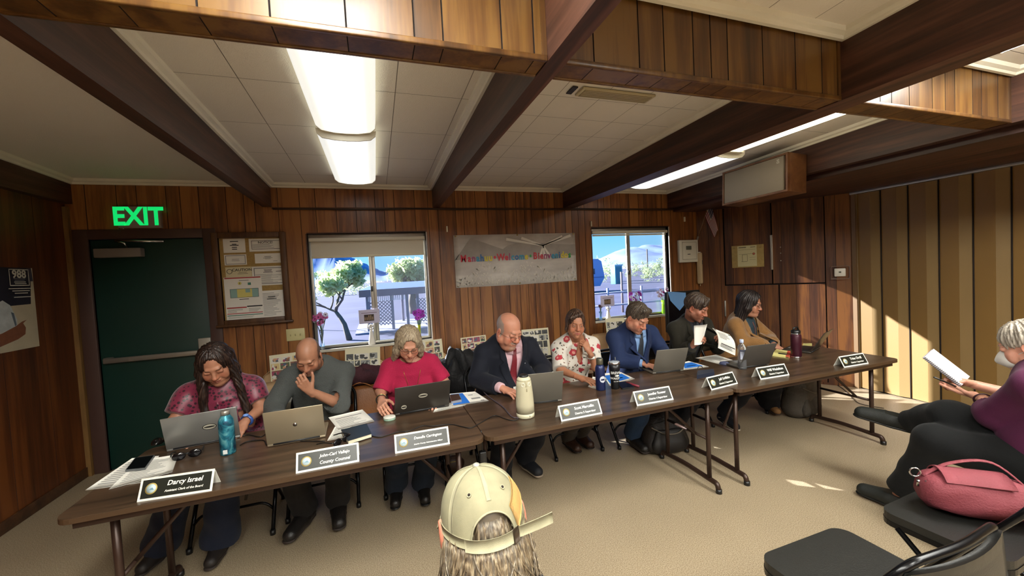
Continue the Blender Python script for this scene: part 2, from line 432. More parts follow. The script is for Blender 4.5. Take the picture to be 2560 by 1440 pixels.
def slopebox(mb, x0, x1, y0, y1, z0, mi=0, up=.03):
    mb.add([(x0, y0, z0), (x1, y0, z0), (x1, y1, z0), (x0, y1, z0), (x0, y0, ceil_z(y0)+up), (x1, y0, ceil_z(y0)+up), (x1, y1, ceil_z(y1)+up), (x0, y1, ceil_z(y1)+up)],
           [(0, 3, 2, 1), (4, 5, 6, 7), (0, 1, 5, 4), (1, 2, 6, 5), (2, 3, 7, 6), (3, 0, 4, 7)], mi)
for (a, bb), l in zip(BEAMS, nm):
    mb = MB(); slopebox(mb, a, bb, YF, -.001, HM)
    mb.build('ceiling_beam', W_DARK, kind='structure', label='dark brown '+l)
mb = MB(); slopebox(mb, 3.972, XR+.1, YF, -.001, 2.402); mb.build('soffit', W_DARK, kind='structure', label='dark soffit above the folding partition')
mb = MB(); slopebox(mb, XL, XL+.06, YF, -.001, HM+.02); mb.build('ceiling_beam', W_DARK, kind='structure', label='dark wall plate along the top of the left wall')
# plank-faced headers between the beams
for i, (x0, x1) in enumerate(((-1.112, .529), (.61, 2.213), (2.383, 3.874))):
    mb = MB()
    for yy, n_, sd in ((-3.255, -1, 21+i), (-3.135, 1, 31+i)):
        planks(mb, x0, x1, HM+.012, ceil_z(yy)+.02, [], (lambda u, z, yy=yy: Vector((u, yy, z))), (0, n_, 0), [.1, .13, .16, .19, .22], sd, gap=.006)
    planks(mb, x0, x1, -3.25, -3.14, [], (lambda u, z: Vector((u, z, HM+.004))), (0, 0, -1), [.1, .13, .16, .19, .22], 21+i, gap=.004, dep=.003)
    mb.tone = .5
    mb.box((x0, -3.247, HM+.008), (x1, -3.143, 2.85), 1)
    for yy in (-3.265, -3.145): mb.box((x0, yy, HM), (x1, yy+.018, HM+.022), 0, .004)
    mb.box((x0, -3.262, HM+.02), (x0+.02, -3.25, ceil_z(-3.26)), 0); mb.box((x1-.02, -3.262, HM+.02), (x1, -3.25, ceil_z(-3.26)), 0)
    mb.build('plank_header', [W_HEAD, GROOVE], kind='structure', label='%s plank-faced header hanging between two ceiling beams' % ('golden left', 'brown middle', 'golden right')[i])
# crown trim
n_ = 3
def crown(x0, x1, y0, y1, side):
    global n_
    mb = MB(); n_ += 1
    if side in 'lr':
        s = 1 if side == 'l' else -1; x = x0
        pr = [(0, 0), (0, -.045), (.018, -.045), (.022, -.03), (.045, -.022), (.05, 0)]
        vs = []
        for yy in (y0, y1): vs += [(x+s*p[0], yy, ceil_z(yy)+p[1]) for p in pr]
    else:
        pr = [(0, 0), (0, -.045), (.018, -.045), (.022, -.03), (.045, -.022), (.05, 0)]; s = -1 if side == 'b' else 1
        vs = []
        for xx in (x0, x1): vs += [(xx, y0+s*p[0], ceil_z(y0+s*p[0])+p[1]) for p in pr]
    k = len(pr); mb.add(vs, [(i, (i+1) % k, k+(i+1) % k, k+i) for i in range(k)]+[tuple(range(k)), tuple(range(2*k-1, k-1, -1))])
    mb.build('trim_%d' % n_, CROWN, kind='structure', recalc=True)
for i, (x0, x1) in enumerate(((XL+.06, -1.195), (-1.113, .53), (.609, 2.214), (2.382, 3.875))):
    crown(x0, x1, -.0, 0, 'b')
    for ya, yb in (((-3.13, 0), (YF, -3.27)) if i else ((YF, 0),)):
        crown(x0, 0, ya, yb, 'l'); crown(x1, 0, ya, yb, 'r')
    if i: crown(x0, x1, -3.27, 0, 'b')
# moulding and loose cables along the back wall
MB().box((-1.113, -.012, 2.432), (4.39, 0, 2.452), 0, .003).build('trim_2', W_TRIM, kind='structure', label='narrow dark moulding above the windows')
rnd = random.Random(4)
for j in range(2):
    pts = [(x, -.016-.004*j, 2.440-.012*j+rnd.uniform(-.006, .006)) for x in np.linspace(-1.1, 4.38, 26)]
    MB().tube(smooth_path(pts, 4), .0045, 6).build('cable', mat('brown_cable', '#2c1c12', .5), label='%s thin brown cable strung along the moulding above the windows' % ('upper', 'lower')[j], cat='cable')

# windows
GLASS = bpy.data.materials.new('window_glass'); GLASS.use_nodes = True; nt = GLASS.node_tree
for x in list(nt.nodes): nt.nodes.remove(x)
o_ = nd(nt, 'ShaderNodeOutputMaterial'); tr = nd(nt, 'ShaderNodeBsdfTransparent'); gl = nd(nt, 'ShaderNodeBsdfGlossy', Roughness=.02); mx = nd(nt, 'ShaderNodeMixShader')
lw = nd(nt, 'ShaderNodeLayerWeight', Blend=.12); nt.links.new(lw.outputs['Facing'], mx.inputs[0]); nt.links.new(tr.outputs[0], mx.inputs[1]); nt.links.new(gl.outputs[0], mx.inputs[2]); nt.links.new(mx.outputs[0], o_.inputs[0])
SCREEN = bpy.data.materials.new('insect_screen'); SCREEN.use_nodes = True; nt = SCREEN.node_tree
for x in list(nt.nodes): nt.nodes.remove(x)
o_ = nd(nt, 'ShaderNodeOutputMaterial'); tr = nd(nt, 'ShaderNodeBsdfTransparent'); tr.inputs[0].default_value = (.93, .93, .95, 1); df = nd(nt, 'ShaderNodeBsdfDiffuse'); df.inputs[0].default_value = (.62, .66, .72, 1)
mx = nd(nt, 'ShaderNodeMixShader'); mx.inputs[0].default_value = .2; nt.links.new(tr.outputs[0], mx.inputs[1]); nt.links.new(df.outputs[0], mx.inputs[2]); nt.links.new(mx.outputs[0], o_.inputs[0])
REV = mat('window_reveal', '#b5a99c', .6); SILL = mat('sill_paint', '#c9c2b2', .5)  # REV puts the sunlit look of the right-hand reveal into its colour
SHADE = mat('roller_shade', '#d9d3c0', .7, bump=(300, .1))
def window(i, w, xm, shade_z, label):
    x0, x1, z0, z1 = w; cx = (x0+x1)/2
    r = thing('window_%d' % i, label, None, (cx, 0, z0)); r['kind'] = 'structure'
    mb = MB(); hw = (x1-x0)/2; h = z1-z0; mb.box((-hw-.0, -.004, h-.0), (hw, .12, h+.012), 0)
    mb.box((-hw-.012, -.004, 0), (-hw, .12, h), 0); mb.box((hw, -.004, 0), (hw+.012, .12, h), 1)
    mb.build('reveal', [W_TRIM, REV], r)
    MB().box((-hw-.01, -.022, -.03), (hw+.01, .12, 0), 0, .004).build('sill', SILL, r)
    mb = MB(); y0, y1 = .055, .1; t = .032
    mb.box((-hw, y0, 0), (hw, y1, t), 0, .003); mb.box((-hw, y0, h-.052), (hw, y1, h), 0, .003)
    mb.box((-hw, y0, t), (-hw+t, y1, h-t), 0, .003); mb.box((hw-t, y0, t), (hw, y1, h-t), 0, .003)
    m = xm-cx
    mb.box((m-.012, .06, t), (m+.02, .095, h-t), 0, .003); mb.box((m-.045, .05, t), (m-.012, .075, h-t), 0, .003)
    mb.build('window_frame', ALU, r)
    MB().box((m-.04, .036, h*.5-.03), (m-.018, .05, h*.5+.03), 0, .004).build('latch', BLACK, r)
    MB().add([(-hw+t, .067, t), (m-.03, .067, t), (m-.03, .067, h-t), (-hw+t, .067, h-t)], [(0, 1, 2, 3)]).build('pane', GLASS, r)
    MB().add([(m, .085, t), (hw-t, .085, t), (hw-t, .085, h-t), (m, .085, h-t)], [(0, 1, 2, 3)]).build('pane', GLASS, r)
    MB().add([(m+.01, .105, t), (hw-t, .105, t), (hw-t, .105, h-t), (m+.01, .105, h-t)], [(0, 1, 2, 3)]).build('insect_screen', SCREEN, r)
    b = thing('roller_shade', ('cream roller shade pulled a third of the way down the wider-shaded left window' if shade_z else 'rolled-up cream shade at the top of the right window'), 'window shade', (cx, .02, z1))
    mb = MB(); mb.box((-hw+.012, -.018, -.085), (hw-.012, .03, -.045), 0, .008)
    mb.build('valance', SHADE, b)
    if shade_z:
        MB().box((-hw+.03, .012, shade_z-z1), (hw-.03, .014, -.06)).build('shade_cloth', SHADE, b)
        MB().box((-hw+.03, .004, shade_z-z1-.012), (hw-.03, .022, shade_z-z1+.012), 0, .005).build('hem_bar', CREAM, b)
    else:
        MB().box((-hw+.03, .006, -.112), (hw-.03, .022, -.09), 0, .005).build('hem_bar', CREAM, b)
window(1, W1, -.165, 1.925, 'left sliding window with a lattice gazebo outside')
window(2, W2, 3.235, None, 'right sliding window with bare mountains and a trailer outside')

# exit door
door = thing('door_1', 'dark green exit door with a push bar', None, ((DR[0]+DR[1])/2, 0, 0)); door['kind'] = 'structure'
GREEN = mat('door_green', '#12342c', .45, var=(2, .06)); JAMB = mat('door_jamb', '#4a342d', .5, var=(3, .06))
hw = (DR[1]-DR[0])/2
mb = MB(); mb.box((-hw+.002, .02, .01), (hw-.002, .065, DR[3]-.002), 0, .003); mb.build('leaf', GREEN, door)
mb = MB()
mb.box((-hw-.105, -.012, 0), (-hw, .1, DR[3]+.09), 0, .004); mb.box((hw, -.012, 0), (hw+.105, .1, DR[3]+.09), 0, .004); mb.box((-hw, -.012, DR[3]), (hw, .1, DR[3]+.09), 0, .004)
mb.build('door_frame', JAMB, door)
cx = (DR[0]+DR[1])/2
mb = MB(); mb.box((-2.555-cx, -.05, 1.012), (-1.735-cx, -.012, 1.06), 0, .008); mb.box((-2.36-cx, -.054, 1.018), (-2.33-cx, -.05, 1.054), 0); mb.box((-2.56-cx, -.03, 1.01), (-2.5-cx, .02, 1.065), 0, .006)
mb.build('push_bar', mat('bar_metal', '#9a948a', .35, .7), door)
MB().box((-1.83-cx, -.02, .995), (-1.727-cx, .02, 1.17), 0, .006).build('lock_box', mat('lock_box', '#a8a294', .45, .2), door)
MB().box((-2.545-cx, -.06, 1.985), (-2.2-cx, .02, 2.068), 0, .008).build('closer_body', mat('closer_grey', '#7d756e', .5), door)
mb = MB(); mb.tube([(-2.3-cx, -.05, 2.075), (-2.3-cx, -.09, 2.11), (-2.38-cx, -.06, 2.13)], .008, 6); mb.tube([(-2.385-cx, -.05, 2.137), (-2.02-cx, -.05, 2.12)], .011, 8); mb.build('closer_arm', CHROME, door)

# exit sign
es = thing('exit_sign', 'lit green exit sign above the dark green door', 'sign', (-2.195, 0, 2.352))
MB().box((-.163, -.045, -.1), (.163, 0, .1), 0, .006).build('case', mat('sign_grey', '#8f867b', .5), es)
EG = mat('exit_green', '#10c860', .5, emit='#10e873', es=.85)
mb = MB(); mb.text('EXIT', .232, frame((-.005, -.0455, .0), (1, 0, 0), (0, 0, 1), (0, -1, 0)), 0, .002, bold=.03, sx=.80); mb.build('lettering', EG, es)
MB().tube([(-.13, -.03, -.1), (-.13, -.03, -.106)], .005, 8).build('test_button', WHITE, es)

# ------------------------------------------------------------------ lights
TUBE = mat('lit_tube', '#fffdf2', .5, emit='#fff6dc', es=9.)
LENS = bpy.data.materials.new('lit_diffuser'); LENS.use_nodes = True; nt = LENS.node_tree; b = nt.nodes['Principled BSDF']
b.inputs['Base Color'].default_value = (*srgb('#e9e8d0'), 1); b.inputs['Roughness'].default_value = .4
b.inputs['Emission Color'].default_value = (*srgb('#fbfbf4'), 1); b.inputs['Emission Strength'].default_value = 3.4
tc = nd(nt, 'ShaderNodeTexCoord'); sx_ = nd(nt, 'ShaderNodeSeparateXYZ'); nt.links.new(tc.outputs['Object'], sx_.inputs[0])
ab = nd(nt, 'ShaderNodeMath', operation='ABSOLUTE'); nt.links.new(sx_.outputs['X'], ab.inputs[0]); mr = nd(nt, 'ShaderNodeMapRange', interpolation_type='SMOOTHSTEP'); nt.links.new(ab.outputs[0], mr.inputs['Value'])
mr.inputs['From Min'].default_value = .045; mr.inputs['From Max'].default_value = .15; mr.inputs['To Min'].default_value = 2.6; mr.inputs['To Max'].default_value = .85     # the two tubes show through the lens
nt.links.new(mr.outputs['Result'], b.inputs['Emission Strength'])
LENSB = LENS.copy(); LENSB.name = 'lit_diffuser_boosted'; [LENSB.node_tree.links.remove(l_) for l_ in list(LENSB.node_tree.links) if l_.to_socket.name == 'Emission Strength']; LENSB.node_tree.nodes['Principled BSDF'].inputs['Emission Strength'].default_value = 50.  # boosted emission for the unseen fixtures that carry the room light
HOUS = mat('fixture_white', '#dcd8c8', .5)
def fixture(x0, x1, y0, y1, label, lens=True, lm=None):
    """ceiling fluorescent between x0..x1, y0 (near) .. y1 (far)"""
    cx, cy = (x0+x1)/2, (y0+y1)/2; hw, hl = (x1-x0)/2, (y1-y0)/2
    zc = ceil_z(y1)-.002
    t = thing('fluorescent_light', label, 'ceiling light', (cx, cy, zc), 0, 'ceiling fluorescents')
    w2 = hw*.55
    MB().box((-w2, -hl, -.05), (w2, hl, 0), 0, .004).build('housing', HOUS, t)
    if lens:
        prof = [(-hw, -.015), (-hw*.97, -.05), (-hw*.8, -.078), (-hw*.4, -.09), (0, -.093), (hw*.4, -.09), (hw*.8, -.078), (hw*.97, -.05), (hw, -.015)]
        P = [[(p[0], yy, p[1]) for p in prof] for yy in np.linspace(-hl+.012, hl-.012, 5)]
        MB().grid(P, 0, .003).build('diffuser', lm or LENS, t)
        for s in (-1, 1):
            yy = s*(hl-.008)
            MB().add([(p[0]*1.01, yy-.006, p[1]-.003) for p in prof]+[(p[0]*1.01, yy+.006, p[1]-.003) for p in prof],
                     [tuple(range(9)), tuple(range(17, 8, -1))]+[(i, i+9, i+10, i+1) for i in range(8)]).build('end_cap', HOUS, t)
    else:
        for dx in (-w2*.5, w2*.5): MB().tube([(dx, -hl+.05, -.075), (dx, hl-.05, -.075)], .019, 12).build('tube', TUBE, t)
        for s in (-1, 1): MB().box((-w2, s*(hl-.025)-.02, -.1), (w2, s*(hl-.025)+.02, -.04), 0, .005).build('socket', HOUS, t)
    return t
fixture(-.47, -.085, -1.715, -.39, 'lit fluorescent wrap light nearest the back wall, above the tall left window')
fixture(-.47, -.085, -3.06, -1.725, 'larger lit fluorescent wrap light in the left bay, beside the golden header')
fixture(2.87, 3.26, -1.80, -.45, 'lit wrap light in the right bay, between the broad beam and the loudspeaker')
fixture(2.87, 3.26, -3.08, -1.82, 'fluorescent light with a bare glowing tube in the right bay', lens=False)
for x0 in (-.47, 2.87):
    for y0 in (-4.75, -6.1, -8.6): fixture(x0, x0+.385, y0, y0+1.3, 'lit fluorescent wrap light overhead behind the viewer', lm=LENSB)  # nearest pair inferred from the lit headers, the rest added to brighten the hall
for y0 in (-6.4, -8.6): fixture(1.2, 1.585, y0, y0+1.3, 'lit fluorescent wrap light overhead behind the viewer', lm=LENSB)  # added out of view in the middle bay for more light

# vent
v = thing('ceiling_vent', 'pale louvred vent in the tiled ceiling of the middle bay', 'vent', (1.40, -2.44, 0))
zc = ceil_z(-2.385)-.003; mb = MB(); mb.box((-.27, -.055, zc-.012), (.27, .055, zc+.002), 0, .003); mb.build('frame', mat('vent_tan', '#b5a888', .5), v)
mb = MB()
for k in range(5): mb.box((-.25, -.042+k*.019, zc-.017), (.25, -.031+k*.019, zc-.011), 0)
mb.build('slats', mat('vent_slat', '#a2946f', .5), v)
mb = MB(); mb.box((-.335, -.045, zc-.006), (-.3, .05, zc+.001)); mb.build('side_strip', mat('vent_slat'.replace('slat', 'dark'), '#2a2622', .6), v)

# world + sun
wd = bpy.data.worlds.new('sky'); SC.world = wd; wd.use_nodes = True; nt = wd.node_tree; L = nt.links.new
bg = nt.nodes['Background']; tc = nd(nt, 'ShaderNodeTexCoord'); sp = nd(nt, 'ShaderNodeSeparateXYZ'); L(tc.outputs['Generated'], sp.inputs[0])
r = ramp(nt, [(.0, '#9fd8f8'), (.12, '#5fbdf6'), (.5, '#2f86e0')]); L(sp.outputs['Z'], r.inputs['Fac']); L(r.outputs['Color'], bg.inputs['Color']); bg.inputs['Strength'].default_value = 1.3
sl = bpy.data.lights.new('sun', 'SUN'); sl.energy = 26.; sl.color = (.93, .96, 1.); sl.angle = .009
so = bpy.data.objects.new('sun', sl); C.objects.link(so); so.rotation_euler = Vector((1.9, -1.55, -1.0)).to_track_quat('-Z', 'Y').to_euler(); so.location = (-8, 8, 6)

SC.view_settings.view_transform = 'Standard'; SC.view_settings.look = 'None'; SC.view_settings.exposure = 0.; SC.view_settings.gamma = 1.; SC.view_settings.use_curve_mapping = False
SC.cycles.max_bounces = 8; SC.cycles.diffuse_bounces = 4; SC.cycles.transparent_max_bounces = 12; SC.cycles.sample_clamp_indirect = 6.; SC.cycles.use_denoising = True
# ------------------------------------------------------------------ things on the walls
def lines(mb, x0, x1, z0, z1, n, seed, y=-.0012, mi=0, fr=.35, center=False):
    """rows of illegible small print as thin ink bars (local wall xz, y towards the room)"""
    rnd = random.Random(seed); h = (z1-z0)/n
    for i in range(n):
        w = (x1-x0)*(rnd.uniform(.55, 1.) if not center else rnd.uniform(.4, .9)); zc = z1-h*(i+.5); a = x0 if not center else (x0+x1)/2-w/2
        mb.add([(a, y, zc-h*fr/2), (a+w, y, zc-h*fr/2), (a+w, y, zc+h*fr/2), (a, y, zc+h*fr/2)], [(0, 1, 2, 3)], mi)
def rect(mb, x0, x1, z0, z1, y=-.001, mi=0):
    mb.add([(x0, y, z0), (x1, y, z0), (x1, y, z1), (x0, y, z1)], [(0, 1, 2, 3)], mi)
def border(mb, x0, x1, z0, z1, t, y=-.001, mi=0):
    rect(mb, x0, x1, z0, z0+t, y, mi); rect(mb, x0, x1, z1-t, z1, y, mi); rect(mb, x0, x0+t, z0, z1, y, mi); rect(mb, x1-t, x1, z0, z1, y, mi)
TXF = lambda x, z, y=-.0014: frame((x, y, z), (1, 0, 0), (0, 0, 1), (0, -1, 0))
RED = mat('print_red', '#b23a36', .7); YEL = mat('print_yellow', '#dcd27a', .7); TEAL = mat('print_teal', '#8fb3ab', .7); BLUEP = mat('print_blue', '#1f6fd0', .6)
CORK = mat('cork_tan', '#a98b52', .9, bump=(300, .2), var=(60, .12))
PALE = mat('pale_notice', '#d9cfa8', .8)

# notice case
nc = thing('notice_case', 'wood framed cork notice case beside the green exit door', 'notice board', (-1.325, 0, 1.735))
mb = MB(); w, h, t = .322, .462, .055
mb.box((-w, -.055, -h), (-w+t, 0, h), 0, .006); mb.box((w-t, -.055, -h), (w, 0, h), 0, .006); mb.box((-w+t, -.055, h-t), (w-t, 0, h), 0, .006); mb.box((-w+t, -.055, -h), (w-t, 0, -h+t), 0, .006)
mb.box((-w-.012, -.066, -h-.012), (w+.02, -.03, -h+.012), 0, .005); mb.box((-w+t-.012, -.045, -h+t-.012), (-w+t, -.02, h-t+.012), 0); mb.box((w-t, -.045, -h+t-.012), (w-t+.012, -.02, h-t+.012), 0)
mb.build('case_frame', W_FRAME, nc)
MB().box((-w+t-.005, -.012, -h+t-.005), (w-t+.005, -.004, h-t+.005)).build('cork_panel', CORK, nc)
def notice(px0, py0, px1, py1, name, label, draw, y=-.0135, m=PAPER, group='notices in the wood framed case'):
    a = onY(px0, py1, y); b_ = onY(px1, py0, y); cx, cz = (a.x+b_.x)/2, (a.z+b_.z)/2; W, H = (b_.x-a.x)/2, (b_.z-a.z)/2
    t = thing(name, label, 'notice', (cx, y, cz), 0, group)
    MB().box((-W, -.0008, -H), (W, 0, H)).build('sheet', m, t)
    mb = MB(); ms = draw(mb, W, H) or [INK, GREYINK]; mb.build('print', ms, t)
    return t
e8 = lambda x, y: (520+x/8, 560+y/8)
f8 = lambda x, y: (520+x/8, 720+y/8)
def d1(mb, W, H):
    for i, z in enumerate((.6, .2, .05, -.25, -.5)): lines(mb, -W*.45, W*.45, z*H-.008, z*H+.008, 1, i, center=True, fr=.5)
def d2(mb, W, H):
    border(mb, -W*.85, W*.9, -H*.65, H*.7, .004); mb.text('NOTICE!', .034, TXF(0, H*.38), 0, bold=.01); lines(mb, -W*.8, W*.8, -H*.5, H*.15, 4, 3, mi=1)
def d3(mb, W, H):
    border(mb, -W*.9, W*.9, -H*.85, H*.85, .006, mi=1); lines(mb, -W*.45, W*.45, -H*.3, H*.25, 2, 5, center=True, fr=.2)
def d4(mb, W, H): lines(mb, -W*.5, W*.5, -H*.2, H*.5, 4, 7, mi=1, center=True, fr=.5); lines(mb, W*.4, W*.85, -H*.75, -H*.5, 1, 9, mi=1)
def d5(mb, W, H):
    mb.text('CAUTION', .038, TXF(W*.26, H*.38), 0, bold=.012); lines(mb, -W*.3, W*.9, -H*.5, H*.0, 2, 3, center=True, fr=.25)
    mb.tube([(-W*.7+.022*math.cos(a), -.0014, H*.15+.022*math.sin(a)) for a in np.linspace(0, 2*PI, 20)[:-1]], .0022, 5, 0, closed=True)
def d6(mb, W, H):
    border(mb, -W*.88, W*.95, -H*.85, H*.85, .008, mi=1); lines(mb, -W*.5, W*.5, H*.3, H*.7, 3, 4, center=True, fr=.4); lines(mb, -W*.8, W*.85, -H*.75, H*.2, 9, 8, mi=1); lines(mb, W*.5, W*.85, H*.35, H*.5, 1, 2)
def d7(mb, W, H):
    rect(mb, -W*.96, W*.96, H*.93, H*.985, mi=2); rect(mb, -W*.72, W*.8, H*.02, H*.44, mi=4); rect(mb, -W*.35, W*.45, H*.03, H*.43, -.0012, mi=3); rect(mb, W*.1, W*.35, H*.25, H*.42, -.0014, mi=4)
    border(mb, -W*.72, W*.8, H*.02, H*.44, .003, -.0016); rect(mb, W*.25, W*.42, H*.6, H*.72, mi=5)
    mb.sph((-W*.18, -.001, H*.7), (.016, .0008, .016), 14, 8, 3); rect(mb, -W*.195, -W*.165, H*.66, H*.74, -.0022, 0)
    lines(mb, -W*.5, W*.6, H*.79, H*.87, 1, 1, mi=1, center=True); rect(mb, -W*.95, W*.1, -H*.475, -H*.42, mi=2); rect(mb, W*.12, W*.95, -H*.44, -H*.385, mi=0)
    lines(mb, -W*.9, -W*.1, -H*.68, -H*.5, 4, 2, mi=1); lines(mb, W*.2, W*.9, -H*.68, -H*.5, 4, 6, mi=1); rect(mb, -W*.95, W*.95, -H*.74, -H*.705, mi=2); rect(mb, -W*.95, W*.95, -H*.83, -H*.79, mi=5)
    lines(mb, -W*.9, W*.9, -H*.95, -H*.86, 2, 9, mi=1); lines(mb, -W*.4, W*.4, -H*.1, -H*.02, 1, 12, center=True)
    return [INK, GREYINK, RED, YEL, TEAL, mat('print_green', '#4d8573', .7)]
def d8(mb, W, H): lines(mb, -W*.9, W*.9, -H*.9, H*.85, 17, 21, mi=1, fr=.3); lines(mb, -W*.6, W*.6, H*.3, H*.6, 2, 3, mi=1, center=True, fr=.6)
notice(*e8(315, 290), *e8(735, 580), 'notice_sheet', 'small notice in the top left corner of the notice case', d1)
notice(*e8(830, 285), *e8(1465, 555), 'notice_sheet', 'wide notice headed NOTICE! at the top right of the notice case', d2)
notice(*e8(335, 605), *e8(765, 830), 'notice_sheet', 'small grey-bordered notice, second down on the left of the notice case', d3)
notice(*e8(945, 580), *e8(1445, 790), 'notice_sheet', 'faint handwritten notice, second down on the right of the notice case', d4)
notice(*e8(360, 850), *e8(865, 1070), 'caution_notice', 'tan notice headed CAUTION in the notice case', d5, m=PALE)
notice(*e8(900, 830), *e8(1505, 1240), 'certificate', 'grey-bordered certificate on the right of the notice case', d6)
notice(520+378/8, 560+1040/8, 520+1062/8, 720+645/8, 'evacuation_map', 'evacuation map with a yellow and green floor plan', d7, y=-.0155)
notice(520+1066/8, 720+34/8, 520+1500/8, 720+595/8, 'notice_sheet', 'closely printed sheet in the bottom right corner of the notice case', d8)

# light switch plate
sp_ = thing('light_switch', 'cream triple light switch plate under the notice case', 'light switch', (-.98, 0, 1.122))
MB().box((-.087, -.008, -.063), (.087, 0, .063), 0, .004).build('plate', mat('switch_ivory', '#cfc590', .45), sp_)
for dx in (-.046, 0, .046): MB().box((dx-.005, -.02, -.012), (dx+.005, -.006, .008), 0, .002).build('toggle', mat('toggle_ivory', '#b5aa78', .4), sp_)

# poster on the left wall (plane X = XL)
po = thing('poster', 'crisis line poster with the number 988 on the left wall', 'poster', (XL+.001, -.60, 1.575))
PM = frame((0, 0, 0), (0, 1, 0), (0, 0, 1), (1, 0, 0))           # local x along +Y, y up, z into the room
def pquad(mb, pts, z, mi): mb.add([PM @ Vector((x, y, z)) for x, y in pts], [tuple(range(len(pts)))], mi)
mb = MB(); mb.box((-.29, -.312, 0), (.175, .315, .001), 0, M=PM); mb.build('sheet', mat('poster_cream', '#b9ad93', .6, var=(8, .06)), po)
mb = MB(); pquad(mb, [(-.29, 0.02), (.13, .03), (.158, .315), (-.29, .315)], .0015, 0); pquad(mb, [(.12, .21), (.172, .21), (.165, .314), (.12, .314)], .0017, 1)
mb.build('dark_field', [mat('poster_navy', '#221f2c', .5, var=(9, .2)), mat('poster_violet', '#3e3947', .5)], po)
mb = MB(); pquad(mb, [(-.29, .0), (-.12, .07), (-.06, .03), (-.01, -.08), (-.02, -.17), (-.1, -.18), (-.29, -.16)], .0018, 0)
pquad(mb, [(-.06, -.02), (-.035, -.03), (-.02, -.12), (-.035, -.13)], .0021, 1); mb.build('printed_shirt', [mat('poster_white', '#b7bcbc', .6, var=(18, .12)), mat('poster_shade', '#5b6672', .6)], po)
mb = MB(); pquad(mb, [(-.29, -.28), (-.2, -.27), (-.02, -.23), (.05, -.2), (.06, -.15), (.03, -.1), (-.03, -.13), (-.15, -.17), (-.29, -.19)], .0022, 0); pquad(mb, [(-.02, -.14), (.03, -.1), (.075, -.09), (.03, -.12)], .0024, 0)
mb.build('printed_hand', mat('poster_skin', '#7c4c34', .6, var=(25, .12)), po)
mb = MB(); pquad(mb, [(-.29, .12), (-.16, .12), (-.15, .2), (-.17, .24), (-.29, .25)], .0022, 0); mb.build('printed_face', mat('poster_skin', ''), po)
mb = MB()
for q in ((-.045, .135, .175, .182), (-.045, .135, .298, .304)): pquad(mb, [(q[0], q[2]), (q[1], q[2]), (q[1], q[3]), (q[0], q[3])], .0026, 0)
for q in ((-.045, -.039), (.129, .135)): pquad(mb, [(q[0], .175), (q[1], .175), (q[1], .304), (q[0], .304)], .0026, 0)
mb.text('988', .085, PM @ Matrix.Translation((.045, .263, .0025)), 0, bold=.02)
for i, (a, c) in enumerate(((-.01, .1), (0, .09), (-.005, .1), (0, .105))): pquad(mb, [(a, .228-i*.013), (c, .228-i*.013), (c, .234-i*.013), (a, .234-i*.013)], .0026, 1 if i < 2 else 0)
for i, (a, c) in enumerate(((-.06, .15), (-.03, .13), (-.01, .11), (-.02, .14))): pquad(mb, [(a, .152-i*.018-(i == 3)*.012), (c, .152-i*.018-(i == 3)*.012), (c, .158-i*.018-(i == 3)*.012), (a, .158-i*.018-(i == 3)*.012)], .0026, 0)
mb.build('lettering', [mat('poster_lettering', '#c9c6bb', .6), mat('poster_grey', '#6d6a70', .6)], po)

# banner
bn = thing('banner', 'grey mountain banner with multicoloured welcome lettering between the windows', 'banner', (1.555, 0, 1.817))
bmx = bpy.data.materials.new('banner_print'); bmx.use_nodes = True; nt = bmx.node_tree; L = nt.links.new; b = nt.nodes['Principled BSDF']; b.inputs['Roughness'].default_value = .45
tc = nd(nt, 'ShaderNodeTexCoord'); nz = nd(nt, 'ShaderNodeTexNoise', Scale=2.2, Detail=6.); mp = nd(nt, 'ShaderNodeMapping'); mp.inputs['Scale'].default_value = (1, 1, 3.5)
L(tc.outputs['Object'], mp.inputs[0]); L(mp.outputs[0], nz.inputs['Vector']); r = ramp(nt, [(.35, '#b5aea6'), (.55, '#c6bfb6'), (.7, '#d8d2c8')]); L(nz.outputs['Fac'], r.inputs[0]); L(r.outputs[0], b.inputs['Base Color'])
hw, hh = .805, .312
MB().grid([[(-hw+2*hw*i/24, -.004-.003*math.sin(i*.9)*(j/4), -hh+2*hh*j/4-.008*(1-abs(i-12)/12)*(j == 0)) for j in range(5)] for i in range(25)][::-1], 0, .0015).build('sheet', bmx, bn)
mb = MB(); rid = [(-.80, .0), (-.72, .12), (-.66, .2), (-.60, .27), (-.52, .245), (-.42, .21), (-.3, .165), (-.2, .13), (-.14, .17), (-.03, .2), (.1, .205), (.2, .19), (.3, .19), (.45, .18), (.6, .17), (.72, .16), (.80, .165)]
top = [(x, -.0125, z) for x, z in rid]; bot = [(x, -.0125, .02) for x, z in rid]; n = len(rid)
mb.add(top+bot, [(i, n+i, n+i+1, i+1) for i in range(n-1)], 0); mb.build('printed_mountains', mat('banner_mountain', '#9f978e', .5, var=(7, .12)), bn)
mb = MB()
for (ax, az) in ((-.15, .25), (.05, .26), (.62, .27), (.74, .28), (.30, .03), (.36, .0), (.43, .02)):
    cx_, cz_ = .34, .16; d = Vector((ax-cx_, 0, az-cz_)); p = Vector((d.z, 0, -d.x)).normalized()*.008
    c0 = Vector((cx_, -.0135, cz_)); e_ = Vector((ax, -.0135, az)); mb.add([c0-p, c0+p, e_+p*2.2, e_-p*2.2], [(0, 1, 2, 3)], 0)
mb.build('printed_sun_rays', mat('banner_rays', '#e2dccf', .5), bn)
mb = MB(); rnd = random.Random(3)
